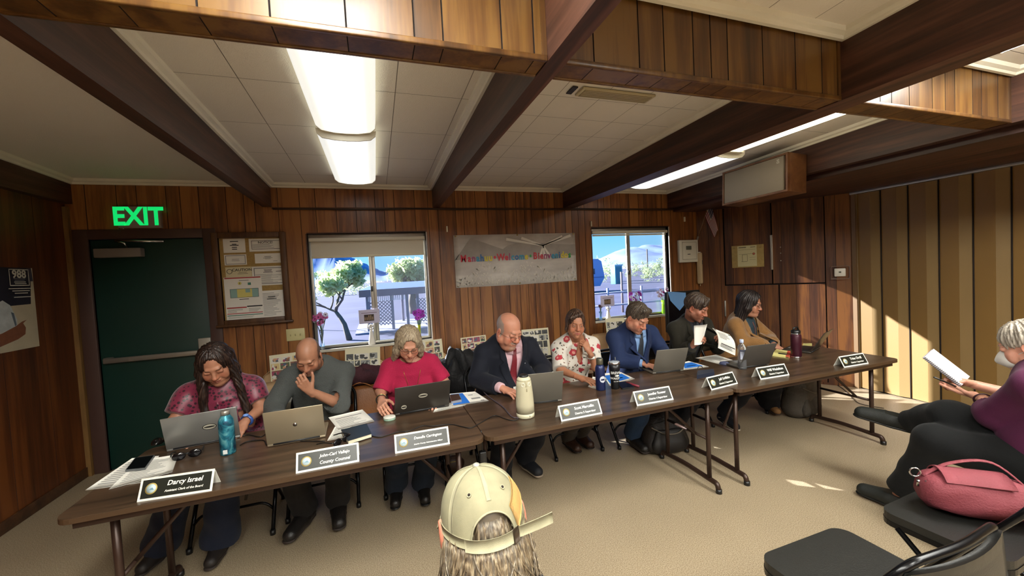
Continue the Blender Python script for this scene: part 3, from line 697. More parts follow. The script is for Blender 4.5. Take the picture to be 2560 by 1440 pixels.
for k in range(420):
    x = rnd.uniform(-.79, .79); env = .02+.16*max(0, math.exp(-((x+.42)/.2)**2)+.9*math.exp(-((x-.13)/.22)**2)+.5*math.exp(-((x-.72)/.1)**2))
    z = -.30+rnd.random()**1.3*(env+.03)*1.35; a = rnd.uniform(-.8, .8)+PI/2; l = rnd.uniform(.015, .04); w = rnd.uniform(.003, .007)
    d = Vector((math.cos(a), 0, math.sin(a))); p = Vector((d.z, 0, -d.x)); c0 = Vector((x, -.0145, z)); mb.add([c0-p*w*.3, c0+p*w*.3, c0+d*l*.6+p*w, c0+d*l, c0+d*l*.6-p*w], [(0, 1, 2, 3, 4)], 0)
mb.build('printed_flowers', mat('banner_flower', '#e0d9cb', .5), bn)
cols = ['#c4263a', '#9a3f70', '#2f8fb2', '#2c66a2', '#dccb3c', '#2f9a4a']
cm = [mat('letter_%s' % n_, c_, .5) for n_, c_ in zip(('red', 'plum', 'teal', 'blue', 'yellow', 'green'), cols)]
mb = MB(); x = -.745
seq = [('Manahuu', [0, 0, 1, 2, 3, 4, 4]), ('•', [0]), ('Welcome', [0, 0, 1, 2, 3, 2, 4]), ('•', [5]), ('Bienvenidos', [0, 0, 0, 1, 1, 2, 2, 3, 4, 4, 5])]
for wrd, ci in seq:
    for ch, c_ in zip(wrd, ci):
        wv = {'M': .1, 'W': .105, 'm': .085, 'i': .032, 'l': .032, '•': .05, 'B': .075}.get(ch, .058)
        mb.text(ch, .115, frame((x+wv/2, -.016, -.0+.012*(x/.8)*0), (1, 0, 0), (0, 0, 1), (0, -1, 0)), c_, .0006, bold=.03, sx=.9); x += wv
    x += .008
k = 1.49/(x+.745)
mb.V = [((v[0]+.745)*k-.745, v[1], v[2]+.028) for v in mb.V]
mb.build('lettering', cm, bn)
for gx, gz in ((-.78, -.295), (0, -.3), (.78, -.29), (0, .3), (-.78, .3), (.78, .3)): MB().tube([(gx, -.006, gz), (gx, -.014, gz)], .009, 10).build('grommet', mat('brass', '#b9a25a', .35, .8), bn)

# control box, handset lamp, flag, cork board, thermostat
cb = thing('control_box', 'white square control box right of the right window', 'control box', (4.187, 0, 1.828))
MB().box((-.17, -.05, -.162), (.17, 0, .162), 0, .008).build('case', mat('box_white', '#d8d5c4', .45), cb)
mb = MB(); border(mb, -.125, .14, -.125, .135, .012, -.0505); mb.build('cover_edge', mat('box_edge', '#b9b5a2', .5), cb)
MB().box((-.055, -.062, .02), (.035, -.048, .075), 0, .004).build('display', mat('lcd', '#5c6054', .3), cb)
MB().box((-.03, -.052, -.05), (.02, -.0495, -.04)).build('marking', INK, cb)
hl_ = thing('handset', 'tan tubular handset hanging below the small flag', 'handset', tuple(dp(.028, 1.575, .0)))
mb = MB(); R_ = DFR(0, 0); R_.translation = (0, 0, 0)
mb.box((-.038, -.235, .002), (.038, .225, .07), 0, .018, M=R_); mb.build('body', mat('handset_tan', '#b59d77', .5), hl_)
MB().box((-.02, .215, .02), (.02, .235, .055), 0, .006, M=R_).build('cap', WHITE, hl_)
MB().box((.03, .05, .02), (.042, .11, .05), 0, .003, M=R_).build('button', BLACK, hl_)
MB().tube([R_ @ Vector((0, -.235, .035)), R_ @ Vector((0, -.27, .035))], .006, 8).build('cord_end', mat('handset_tan', ''), hl_)
fl = thing('flag', 'small american flag on a stick above the handset', 'flag', tuple(dp(0.0, 1.985, .012)))
o_ = dp(0, 1.985, .012); tip = dp(.22, 2.53, .16)-o_; base = Vector((0, 0, 0)); d = tip.normalized()
MB().tube([base, tip], .006, 8).build('staff', mat('flag_staff', '#8a6a48', .5), fl)
MB().tube([base-d*.03, base+d*.06], .014, 10).build('bracket', GREYP, fl)
sd = DD
mb = MB(); P = []; hoist0, hoist1 = tip*.985, tip*.60
nu, nv = 27, 19
for i in range(nu):
    u = i/(nu-1); row = []
    for j in range(nv):
        v = j/(nv-1); h0 = hoist0.lerp(hoist1, u)
        drop = v*.42; gather = .55-.2*u
        p = h0+Vector((0, 0, -drop*(1-.25*u)))+sd*(v*.09*(1-u)+.11*v*u)+DN*(.022*math.sin(v*6+u*7)*v)
        row.append(p)
    P.append(row)
mb = MB()
for i in range(nu-1):
    for j in range(nv-1):
        st = min(int((nu-2-i)/(nu-1)*13), 12) if False else int(i/(nu-1)*13)
        cant = (i < (nu-1)*7/13) and (j < (nv-1)*.42)
        mi = 2 if cant else (0 if st % 2 == 0 else 1)
        if cant and i % 2 == 1 and j % 2 == 1: mi = 1
        mb.add([P[i][j], P[i+1][j], P[i+1][j+1], P[i][j+1]], [(0, 1, 2, 3)], mi, True)
mb.build('cloth', [mat('flag_red', '#8e2f33', .7), mat('flag_white', '#cfc3b4', .7), mat('flag_blue', '#22283f', .7)], fl)
kb = thing('cork_board', 'small cork board with a pinned form on the upper left closet door', 'notice board', tuple(dp(.639, 1.705, .006)))
MB().box((-.193, -.155, 0), (.193, .155, .014), 0, .003, M=R_).build('board', mat('chipboard', '#a88f55', .8, var=(25, .12)), kb)
for px_, pz in ((-.16, .12), (.16, -.11), (.15, .11), (-.15, -.09)): MB().sph((px_, pz, .015), .006, 8, 6, M=R_).build('pin', mat('brass', ''), kb)
fp = thing('pinned_form', 'cream form with a red mark pinned to the small cork board', 'notice', tuple(dp(.634, 1.705, .0215)))
MB().box((-.115, -.14, 0), (.115, .145, .001), 0, M=R_).build('sheet', mat('form_cream', '#cdc394', .8), fp)
mb = MB()
for a, b_, c, d_ in ((-.1, -.01, .118, .13), (.04, .1, .12, .128), (-.1, .1, .09, .093), (-.1, .1, .03, .033), (-.06, -.055, -.07, .02), (-.06, 0, .02, .024), (-.07, 0, -.075, -.07), (0, .004, -.07, .024), (.03, .1, -.02, -.017), (.03, .1, -.05, -.047)):
    mb.add([R_ @ Vector(q) for q in ((a, c, .0015), (b_, c, .0015), (b_, d_, .0015), (a, d_, .0015))], [(0, 1, 2, 3)], 0)
mb.sph((.08, .03, .001), (.016, .016, .001), 12, 6, 1, M=R_); mb.build('print', [mat('form_ink', '#6a6246', .8), mat('form_red', '#b0644a', .8)], fp)
th = thing('thermostat', 'white thermostat in a clear guard box beside the partition', 'thermostat', tuple(dp(1.625, 1.436, .004)))
MB().box((-.055, -.05, 0), (.055, .05, .03), 0, .008, M=R_).build('body', mat('thermostat_white', '#e4e0d2', .4), th)
MB().box((-.012, -.006, .029), (.012, .014, .032), 0, .001, M=R_).build('display', mat('lcd', ''), th)
mb = MB(); W_, H_ = .09, .078
mb.tube([R_ @ Vector(p) for p in fillet([(-W_, -H_, .05), (W_, -H_, .05), (W_, H_, .05), (-W_, H_, .05), (-W_, -H_, .05)], .02)[:-1]], .004, 6, closed=True)
mb.tube([R_ @ Vector(p) for p in fillet([(-W_, -H_, .004), (W_, -H_, .004), (W_, H_, .004), (-W_, H_, .004), (-W_, -H_, .004)], .02)[:-1]], .004, 6, closed=True)
mb.build('guard_rim', mat('guard_clear', '#8d7468', .2, trans=.3), th)
for i, (x, z, l) in enumerate(((.68, 2.208, 'white hook on the wall left of the banner'), (2.607, 2.25, 'cream bracket at the top left of the right window'), (4.16, 2.30, 'thin white hook high on the wall above the control box'))):
    MB().box((x-.008, -.025, z-.04), (x+.008, 0, z+.03), 0, .004).build('wall_hook', CREAM, label=l, cat='hook')

# loudspeaker under the beam
spk = thing('loudspeaker', 'wood cabinet loudspeaker with grey grille hung under the right beam', 'loudspeaker', (3.62, -1.58, 2.465))
SW, SH, SDp = .375, .185, .13
ax = Vector((0, -1, .01)).normalized(); az = Vector((.06, 0, 1)).normalized(); az = (az-ax*az.dot(ax)).normalized(); an = ax.cross(az); an = -an if an.x > 0 else an
SPM = frame((0, 0, 0), ax, az, an)
WSP = wood('speaker_veneer', '#56331f', '#7a4f31', '#946842', (4, 4, 4), .45, tone=False)
mb = MB(); t = .018
mb.box((-SW, -SH, -.24), (SW, SH, -.02), 0, .003, M=SPM)
mb.box((-SW, SH-t, -.02), (SW, SH, .015), 0, 0, M=SPM); mb.box((-SW, -SH, -.02), (SW, -SH+t, .015), 0, 0, M=SPM); mb.box((-SW, -SH+t, -.02), (-SW+t, SH-t, .015), 0, 0, M=SPM); mb.box((SW-t, -SH+t, -.02), (SW, SH-t, .015), 0, 0, M=SPM)
mb.build('cabinet', WSP, spk)
MB().box((-SW+t, -SH+t, -.02), (SW-t-.03, SH-t, .008), 0, .006, M=SPM).build('grille', mat('grille_cloth', '#8a8072', .9, bump=(500, .3)), spk)
mb = MB(); mb.text('DS', .035, SPM @ Matrix.Translation((SW-.1, SH-.06, .0085)) @ Matrix.Rotation(PI/2, 4, 'Z'), 0, bold=.01); mb.build('badge', mat('badge_white', '#d8d4c8', .5), spk)
MB().box((-.1, SH, -.2), (.1, SH+.02, -.05), 0, M=SPM).build('bracket', BLACKM, spk)

# ------------------------------------------------------------------ outside
GZ = -.3
GND = mat('desert_ground', '#54546e', .9, var=(.35, .16), bump=(3, .4))  # bluish haze tint is put into this and other outdoor colours
MB().add([(-700, .3, GZ), (900, .3, GZ), (900, 1800, GZ), (-700, 1800, GZ)], [(0, 1, 2, 3)]).build('ground', GND, kind='structure', label='open desert ground outside the windows')
def ridge(pts, D, thick, name, m, label, seed, base_y):
    rnd = random.Random(seed); tops = [onY(x, y, D) for x, y in pts]; xs = [t.x for t in tops]; zs = [t.z for t in tops]
    U = np.linspace(xs[0], xs[-1], 90); Z = np.interp(U, xs, zs)+np.array([rnd.uniform(-1, 1) for _ in U])*D*.0022
    ph = [rnd.uniform(0, 6) for _ in range(6)]; P = []
    for i, u in enumerate(U):
        row = []
        for j in range(15):
            v = j/12; e = v if v <= 1 else 2-v
            rg = sum(math.sin(u/D*(60+37*k)+ph[k]+v*3)*.5/(k+1) for k in range(5))
            z = GZ+(Z[i]-GZ)*max(e, 0)**1.25; z += (Z[i]-GZ)*.12*rg*e*(1-e)*2
            row.append((u, D-thick*(1-v), z))
        P.append(row)
    MB().grid(P[::-1], 0).build(name, m, kind='structure', label=label)
MTN = mat('far_mountain', '#8296bd', .95, var=(.012, .3)); FOOT = mat('foothill', '#a9adc4', .95, var=(.03, .25))  # distance haze is put into the blue of the mountain colours
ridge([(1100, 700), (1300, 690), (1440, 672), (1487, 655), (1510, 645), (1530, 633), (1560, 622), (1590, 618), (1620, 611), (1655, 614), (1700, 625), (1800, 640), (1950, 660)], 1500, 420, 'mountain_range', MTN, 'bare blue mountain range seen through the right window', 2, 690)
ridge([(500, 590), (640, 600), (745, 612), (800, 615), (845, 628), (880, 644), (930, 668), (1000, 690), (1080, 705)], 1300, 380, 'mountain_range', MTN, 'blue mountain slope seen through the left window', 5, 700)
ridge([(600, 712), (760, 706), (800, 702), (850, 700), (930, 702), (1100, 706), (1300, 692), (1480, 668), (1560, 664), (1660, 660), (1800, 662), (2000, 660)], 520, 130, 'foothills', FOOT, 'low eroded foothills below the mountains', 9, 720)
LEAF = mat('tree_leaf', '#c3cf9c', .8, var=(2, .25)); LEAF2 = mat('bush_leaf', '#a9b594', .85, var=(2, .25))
for _l in (LEAF, LEAF2):
    nt = _l.node_tree; b = nt.nodes['Principled BSDF']; o_ = [n for n in nt.nodes if n.type == 'OUTPUT_MATERIAL'][0]; tl_ = nd(nt, 'ShaderNodeBsdfTranslucent'); tl_.inputs[0].default_value = (.72, .8, .42, 1)
    mx = nd(nt, 'ShaderNodeMixShader'); mx.inputs[0].default_value = .5; nt.links.new(b.outputs[0], mx.inputs[1]); nt.links.new(tl_.outputs[0], mx.inputs[2]); nt.links.new(mx.outputs[0], o_.inputs[0])
BARK = mat('bark', '#6f665c', .9, var=(8, .15))
def tree(px, py, d, height, spread, seed, label, nleaf=1500, trunk=.16, lean=0., split=.3, name='tree'):
    g = onY(px, py, d); rnd = random.Random(seed); t = thing(name, label, 'tree' if name == 'tree' else 'bush', (g.x, d, GZ), 0, 'trees and bushes outside')
    mb = MB(); tips = []
    def br(p, dr, l, r, lv):
        pts = [p]; q = p
        for k in range(4): dr = (dr+Vector((rnd.uniform(-.3, .3), rnd.uniform(-.3, .3), rnd.uniform(-.1, .2)))).normalized(); q = q+dr*l/4; pts.append(q)
        mb.tube(pts, [r*(1-.12*k) for k in range(5)], 6)
        if lv == 0: tips.append(q); tips.append(pts[3]); return
        for k in range(3):
            a = rnd.uniform(0, 2*PI); br(pts[rnd.choice((3, 4))], (dr*.7+Vector((math.cos(a), math.sin(a), rnd.uniform(-.1, .5)))*.8).normalized(), l*.72, r*.55, lv-1)
    if trunk: br(Vector((0, 0, 0)), Vector((lean, 0, 1)).normalized(), height*split, trunk, 3); mb.build('branches', BARK, t)
    else: tips = [Vector((rnd.gauss(0, spread*.45), rnd.gauss(0, spread*.3), abs(rnd.gauss(height*.45, height*.25)))) for _ in range(40)]
    fb = MB()
    for k in range(nleaf):
        p = rnd.choice(tips)+Vector((rnd.gauss(0, .17), rnd.gauss(0, .17), rnd.gauss(0, .15)))*spread*.45
        s = rnd.uniform(.05, .11)*(.6+spread*.45 if trunk else 1.7); a = Vector((rnd.uniform(-1, 1), rnd.uniform(-1, 1), rnd.uniform(-1, 1))).normalized(); b_ = a.orthogonal().normalized()
        fb.add([p-a*s, p-b_*s*.5, p+a*s, p+b_*s*.5], [(0, 1, 2, 3)])
    o = fb.build('foliage', LEAF if trunk else LEAF2, t)
    return t
tree(872, 822, 9.6, 3.1, 1.15, 3, 'pale leafy tree left of the gazebo', 6500, .1, -.1, .36)
tree(1040, 800, 18., 4.0, 2.3, 8, 'spreading trunked tree behind the gazebo', 9000, .3, -.15, .3)
tree(770, 790, 14., 2.2, 1.0, 31, 'dark shrub at the left edge of the left window', 500, .06, .3, .5)
for i, (px, py, d, hgt, sp, l) in enumerate(((1512, 712, 44, 3.2, 3., 'wide pale bush behind the trailer'), (1597, 712, 60, 3., 2.6, 'green yucca-like bush below the utility pole'), (1652, 712, 36, 3.6, 2.6, 'tall pale bush at the right edge of the right window'),
                                           (1622, 716, 48, 2., 2., 'low bush in front of the utility pole'), (870, 758, 60, 1.8, 5., 'low pale brush across the lot'))):
    tree(px, py, d, hgt, sp, 50+i, l, 1100, 0, name='bush')
# gazebo
gy = 11.; gx0, gx1 = onY(905, 740, gy).x, 4.2
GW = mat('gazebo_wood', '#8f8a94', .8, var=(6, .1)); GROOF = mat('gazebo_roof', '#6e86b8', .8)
gz_ = thing('gazebo', 'lattice-sided gazebo outside the left window', 'gazebo', (gx0, gy, GZ))
mb = MB(); w_ = gx1-gx0; e0 = 1.17-GZ; e1 = 1.42-GZ
mb.add([(-.1, -.1, e0+.14), (w_, -.1, e0+.14), (w_, 3.2, e0+.14), (-.1, 3.2, e0+.14), (.5, 1.2, e1+.1), (w_, 1.2, e1+.1), (w_, 2., e1+.1), (.5, 2., e1+.1)], [(0, 1, 5, 4), (1, 2, 6, 5), (2, 3, 7, 6), (3, 0, 4, 7), (4, 5, 6, 7), (0, 3, 2, 1)])
mb.build('roof', GROOF, gz_)
mb = MB(); mb.box((-.1, -.12, e0-.12), (w_, -.08, e0+.14)); mb.box((-.1, -.1, e0-.12), (-.06, 3.2, e0+.14)); mb.build('fascia', mat('gazebo_fascia', '#8d7f86', .8), gz_)
for x_ in (.12, 1.0, 1.55, 1.95, 3.1): MB().box((x_, 0, 0), (x_+.1, .1, e0)).build('post', GW, gz_)
for x_ in (.12, 1.55, 3.1): MB().box((x_, 2.9, 0), (x_+.1, 3., e0)).build('post', GW, gz_)
mb = MB()
for x0_, x1_ in ((.22, 1.0), (2.05, 3.1)):
    hh_ = e0-.55
    for k in np.arange(-hh_, x1_-x0_, .13):
        for s in (1, -1):
            t0, t1 = max(0, -k), min(hh_, (x1_-x0_)-k)
            if t1 <= t0: continue
            a, b_ = k+t0, k+t1
            if s < 0: a, b_ = (x1_-x0_)-a, (x1_-x0_)-b_
            mb.add([(x0_+a-.02, .04+.01*s, .25+t0), (x0_+a+.02, .04+.01*s, .25+t0), (x0_+b_+.02, .04+.01*s, .25+t1), (x0_+b_-.02, .04+.01*s, .25+t1)], [(0, 1, 2, 3)])
mb.build('lattice', GW, gz_)
mb = MB()
for k in np.arange(.2, 1.6, .07): mb.box((k, -.02, e0-.3), (k+.03, 0, e0-.12))
mb.build('spindles', WHITE, gz_)
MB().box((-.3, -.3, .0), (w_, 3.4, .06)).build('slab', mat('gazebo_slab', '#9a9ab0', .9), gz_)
# bench, trailer, toilet cabin, pole, fence
bh = thing('outdoor_bench', 'long plank bench just outside the left window', 'bench', (-.15, 2.1, GZ))
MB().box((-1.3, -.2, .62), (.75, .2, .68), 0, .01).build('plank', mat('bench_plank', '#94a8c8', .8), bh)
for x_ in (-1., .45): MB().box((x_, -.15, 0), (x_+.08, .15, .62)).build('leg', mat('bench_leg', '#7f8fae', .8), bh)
d = 24.; g = onY(1503, 735, d); tl_ = thing('travel_trailer', 'pale blue travel trailer parked outside the right window', 'trailer', (g.x-1.6, d, GZ))
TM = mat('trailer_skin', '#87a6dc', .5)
mb = MB(); mb.prism([(-2.6, .5), (1.55, .5), (1.98, 1.15), (1.98, 1.35), (1.75, 2.55), (1.4, 2.75), (-2.6, 2.75)], 0, 2.2, M=frame((0, 0, 0), (1, 0, 0), (0, 0, 1), (0, 1, 0))); mb.build('body', TM, tl_, recalc=True)
MB().box((.55, -.02, 1.5), (1.1, .0, 1.95), 0, .004).build('window', mat('trailer_glass', '#33415e', .2), tl_)
mb = MB(); mb.box((-2.5, -.015, 1.2), (1.9, 0, 1.27)); mb.build('stripe', mat('trailer_stripe', '#4f6fae', .5), tl_)
for x_ in (-.6, .3): MB().tube([(x_, -.05, .35), (x_, .2, .35)], .35, 18).build('wheel', BLACK, tl_)
d = 36.; g = onY(1542, 705, d); tc_ = thing('toilet_cabin', 'teal portable toilet cabin beyond the trailer', 'cabin', (g.x, d, GZ))
MB().box((-.5, -.5, 0), (.5, .5, 2.1), 0, .03).build('body', mat('cabin_teal', '#4f97a8', .6), tc_)
MB().box((-.55, -.55, 2.1), (.55, .55, 2.3), 0, .05).build('roof', mat('cabin_roof', '#9cc8d4', .6), tc_)
MB().box((-.35, -.52, .1), (.35, -.5, 1.95), 0, .005).build('door', mat('cabin_door', '#3f7f92', .6), tc_)
d = 60.; g = onY(1620, 690, d); MB().tube([(0, 0, 0), (0, 0, 5.2)], .13, 8).build('utility_pole', BARK, loc=(g.x, d, GZ), label='bare utility pole in front of the mountains', cat='pole')
d = 9.; fe = thing('rail_fence', 'low post and rail fence outside the right window', 'fence', (onY(1605, 760, d).x, d, GZ))
for x_ in (-1.6, -.0, 1.6): MB().tube([(x_, 0, 0), (x_, 0, 1.15)], .05, 8).build('post', mat('fence_grey', '#a9a7b8', .8), fe)
for z_ in (.45, .95): MB().tube([(-2.2, .03, z_), (2.4, .03, z_)], .035, 8).build('rail', mat('fence_grey', ''), fe)
d = 10.; MB().tube([(0, 0, 0), (0, 0, 1.75)], .05, 8).build('wooden_post', mat('post_brown', '#8d7a78', .8), loc=(onY(1556, 750, d).x, d, GZ), label='thin brown post left of the rail fence', cat='post')
# ------------------------------------------------------------------ tables
TX0, TL, TY, TD = -1.46, 1.829, -2.58, .762
W_TAB = wood('table_laminate', '#35291f', '#4c3a2b', '#614a37', (.8, 11, 11), .28, tone=False, bumps=.03, gain=.8)
TEDGE = mat('table_edge', '#43301f', .4); TLEG = mat('table_leg', '#3b2a22', .35, .4)
def rrect(x0, x1, y0, y1, r, n=5):
    out = []
    for cx, cy, a in ((x1-r, y1-r, 0), (x0+r, y1-r, PI/2), (x0+r, y0+r, PI), (x1-r, y0+r, 1.5*PI)):
        for k in range(n+1): out.append((cx+r*math.cos(a+PI/2*k/n), cy+r*math.sin(a+PI/2*k/n)))
    return out
def table(i, label):
    t = thing('folding_table', label, 'table', (TX0+TL*(i+.5), TY+TD/2, 0), 0, 'brown folding tables in a row')
    hl, hd = TL/2-.003, TD/2
    mb = MB(); mb.prism(rrect(-hl, hl, -hd, hd, .06), TZ-.022, TZ); mb.build('tabletop', W_TAB, t)
    mb = MB(); mb.prism(rrect(-hl-.001, hl+.001, -hd-.001, hd+.001, .061), TZ-.024, TZ-.003); mb.build('edge_band', TEDGE, t)
    mb = MB(); mb.box((-hl+.05, -hd+.03, TZ-.06), (hl-.05, -hd+.055, TZ-.022), 0, .003); mb.build('apron', TLEG, t)
    mb = MB(); mb.box((-hl+.05, hd-.055, TZ-.06), (hl-.05, hd-.03, TZ-.022), 0, .003); mb.build('apron', TLEG, t)
    for s in (-1, 1):
        x = s*(hl-.13)
        lg = MB().tube([(x, -.235, TZ-.03), (x, -.235, .055)], .0165, 12).build('leg', TLEG, t)
        MB().tube([(x, .2, TZ-.03), (x, .2, .055)], .0165, 12).build('leg', TLEG, t)
        MB().tube(fillet([(x, -.315, .02), (x, -.305, .062), (x, 0, .075), (x, .27, .062), (x, .28, .02)], .06, 5), .018, 12).build('foot_bar', TLEG, t)
        for yy in (-.316, .281): MB().tube([(x, yy, .0), (x, yy, .03)], .021, 12).build('rubber_foot', BLACK, t)
        MB().tube([(x, -.12, .36), (x-s*.33, -.02, TZ-.035)], .011, 8).build('brace', TLEG, t)
        MB().tube([(x, -.235, .36), (x, .2, .36)], .011, 8).build('crossbar', TLEG, t)
    return t
table(0, 'brown folding table nearest the exit door, leftmost of the row of three')
table(1, 'middle brown folding table of the row, holding the speaker-shaped camera')
table(2, 'brown folding table at the right end of the row, nearest the partition')

# ------------------------------------------------------------------ chairs
PADBLK = mat('black_vinyl', '#191917', .42, bump=(220, .12)); STEEL = mat('black_steel', '#101012', .25, .5)
def folding_chair(x, y, rot, label, group, W=.46, top=.80, back_y=-.235):
    t = thing('folding_chair', label, 'chair', (x, y, 0), rot, group); h = W/2
    P = []
    for i in range(9):
        for_ = []
        for j in range(9): pass
    mb = MB(); mb.prism(rrect(-h+.03, h-.03, -.2, .2, .06, 6), .425, .462); mb.build('seat', PADBLK, t)
    MB().prism(rrect(-h+.028, h-.028, -.202, .202, .062, 6), .405, .428).build('seat_pan', STEEL, t)
    rows = []
    for k in range(5):
        z = top-.175+.15*k/4; bow = .0
        rows.append([(-h+.03+(2*h-.06)*i/10, back_y-.03+.012*(k/4)-.035*(1-((i-5)/5)**2), z) for i in range(11)])
    MB().grid(rows, 0, .022).build('backrest', PADBLK, t)
    up = fillet([(-h, .21, .012), (-h, -.09, .46), (-h, back_y, top-.06), (-h+.05, back_y-.03, top-.002), (0, back_y-.05, top+.004), (h-.05, back_y-.03, top-.002), (h, back_y, top-.06), (h, -.09, .46), (h, .21, .012)], .07, 5)
    # the front frame runs from the back rail to the front feet
    up = fillet([(-h, -.04, .385), (-h, back_y, top-.06), (-h+.05, back_y-.03, top-.002), (0, back_y-.05, top+.004), (h-.05, back_y-.03, top-.002), (h, back_y, top-.06), (h, -.04, .385)], .07, 5)
    MB().tube(up, .0125, 10).build('back_frame', STEEL, t)
    for s in (-1, 1):
        MB().tube([(s*h, -.04, .385), (s*h, .21, .012)], .0125, 10).build('leg', STEEL, t)
        MB().tube([(s*(h-.03), .13, .41), (s*(h-.03), -.27, .012)], .0115, 10).build('leg', STEEL, t)
        MB().tube([(s*h, .206, 0), (s*h, .206, .03)], .017, 10).build('foot_cap', BLACK, t)
        MB().tube([(s*(h-.03), -.266, 0), (s*(h-.03), -.266, .03)], .016, 10).build('foot_cap', BLACK, t)
    MB().tube(fillet([(-h, .13, .13), (-h+.05, .13, .19), (h-.05, .13, .19), (h, .13, .13)], .05, 4), .009, 8).build('crossbar', STEEL, t)
    MB().tube([(-h+.03, -.17, .15), (h-.03, -.17, .15)], .009, 8).build('crossbar', STEEL, t)
    return t
GCH = 'black folding chairs behind the tables'
SEATS = [(-1.13, -1.50, 'behind the table\'s left end, under the woman in the dotted blouse'), (-.60, -1.40, 'under the bald man in the grey sweater'), (.05, -1.38, 'under the woman in the pink sweater'), (.78, -1.40, 'under the man in the navy suit and red tie'),
         (1.46, -1.38, 'under the woman in the floral blouse'), (2.07, -1.42, 'under the man in the blue suit'), (2.72, -1.40, 'under the man with the goatee'), (3.48, -1.38, 'under the woman in the tan jacket')]
for x, y, l in SEATS: folding_chair(x, y, PI, 'black folding chair '+l, GCH)
GFG = 'padded chairs in the front row of the audience'
folding_chair(1.46, -3.72, 0, 'empty padded black chair in the lower right foreground', GFG, .54, .755, -.245)
folding_chair(2.235, -3.70, .05, 'padded black chair holding the red bag', GFG, .54, .755, -.245)
folding_chair(2.96, -3.72, 0, 'padded black chair under the woman in the white mask', GFG, .54, .755, -.245)
folding_chair(.05, -4.02, 0, 'padded black chair under the person in the khaki cap', GFG, .50, .755, -.245)

SHELL = mat('beige_shell', '#c2a078', .4)
def shell_chair(x, y, rot, label):
    t = thing('shell_chair', label, 'chair', (x, y, 0), rot, 'beige shell chairs along the back wall')
    prof = [(.22, .435), (.2, .45), (.1, .44), (-.08, .425), (-.17, .44), (-.205, .52), (-.225, .64), (-.245, .76), (-.25, .80)]
    rows = []
    for k, (yy, z) in enumerate(prof):
        wv = (.2, .215, .225, .225, .22, .225, .225, .2, .15)[k]
        rows.append([(wv*math.sin(a), yy+(.05 if k > 4 else 0)*(1-math.cos(a))*.6, z+(.03*(1-math.cos(a)) if k <= 4 else 0)) for a in np.linspace(-PI/2, PI/2, 13)])
    MB().grid(rows, 0, .006).build('shell', SHELL, t)
    for sx in (-1, 1):
        for sy in (-1, 1): MB().tube([(sx*.13, sy*.1, .43), (sx*.2, sy*.2, .0)], .011, 8).build('leg', CHROME, t)
    return t
for (px, py), l in zip(((690, 925), (905, 905), (1082, 890), (1192, 885), (1352, 865), (1484, 850), (1556, 850)),
                       ('holding the collage left of the bald man', 'holding the collage above the brown bag', 'holding the collage right of the woman in pink', 'holding the collage left of the man in the navy suit', 'holding the collage right of the man in the navy suit', 'empty, right of the woman in the floral blouse', 'holding the small collage beside the man in the blue suit')):
    q = onY(px, py, -.62); shell_chair(q.x, -.42, PI, 'beige plastic shell chair '+l)

# photo collages standing on the shell chairs
PCOL = [mat('photo_%d' % i, c, .5) for i, c in enumerate(('#3a3a3a', '#8a8a86', '#d2cdc2', '#7a4f3c', '#b98a68', '#4a5a3c', '#39506e', '#8c3550', '#26221f', '#c9b27c'))]
def collage(px, seed, label, warm, y=-.40):
    a, b_, c, d_ = px          # left, right, top, bottom in the photograph
    l = onY(a, (c+d_)/2, y); r = onY(b_, (c+d_)/2, y); tp = onY((a+b_)/2, c, y).z; w = max(r.x-l.x, .28)/2; h = max(.12, (tp-.46)/2) if tp > .6 else .28
    t = thing('photo_collage', label, 'photo board', ((l.x+r.x)/2, y, tp-2*h*.985), 0, 'memorial photo collages'); t.rotation_euler = (-.16, random.Random(seed).uniform(-.05, .05), 0)
    MB().box((-w, 0, 0), (w, .006, 2*h), 0, .001).build('board', mat('collage_board', '#d8d0b0', .7), t)
    rnd = random.Random(seed); z = .012
    while z < 2*h-.05:
        hh = rnd.uniform(.055, .09); x = -w+.012
        while x < w-.03:
            ww = min(rnd.uniform(.05, .1), w-.008-x); mb = MB(); base = rnd.choice((3, 4, 2, 9, 1, 5, 7) if warm else (1, 2, 0, 2, 1))
            z1 = min(z+hh-.008, 2*h-.012); rect(mb, x, x+ww-.008, z, z1, -.0008, base)
            for k in range(8):
                x0 = x+rnd.uniform(.0, .6)*(ww-.012); z0 = z+rnd.uniform(0, .6)*(z1-z); c_ = rnd.choice((0, 3, 4, 8, 6, 2, 7) if warm else (0, 8, 2, 0))
                ra, rz = rnd.uniform(.1, .24)*ww, rnd.uniform(.1, .3)*(z1-z); pts = [(x0+ra*math.cos(t_)+.01, -.0012-.0002*k, z0+rz*math.sin(t_)+.01) for t_ in np.linspace(0, 2*PI, 11)[:-1]]
                pts = [(min(max(p[0], x), x+ww-.008), p[1], min(max(p[2], z), z1)) for p in pts]; mb.add(pts, [tuple(range(10))], c_)
            mb.build('photo', PCOL, t); x += ww
        z += hh
collage((675, 760, 887, 960), 1, 'collage board of colour photos left of the bald man', True)
collage((857, 947, 873, 940), 2, 'collage board of black and white photos above the brown leather bag', False)
collage((1048, 1112, 853, 945), 3, 'collage board of family photos right of the woman in pink', True)
collage((1161, 1225, 843, 960), 4, 'collage board of portraits behind the left shoulder of the man in the navy suit', True)
collage((1310, 1378, 824, 890), 5, 'tilted collage board of black and white photos right of the navy suit', False)
collage((1529, 1560, 797, 830), 6, 'small collage board just left of the man in the blue suit', False)

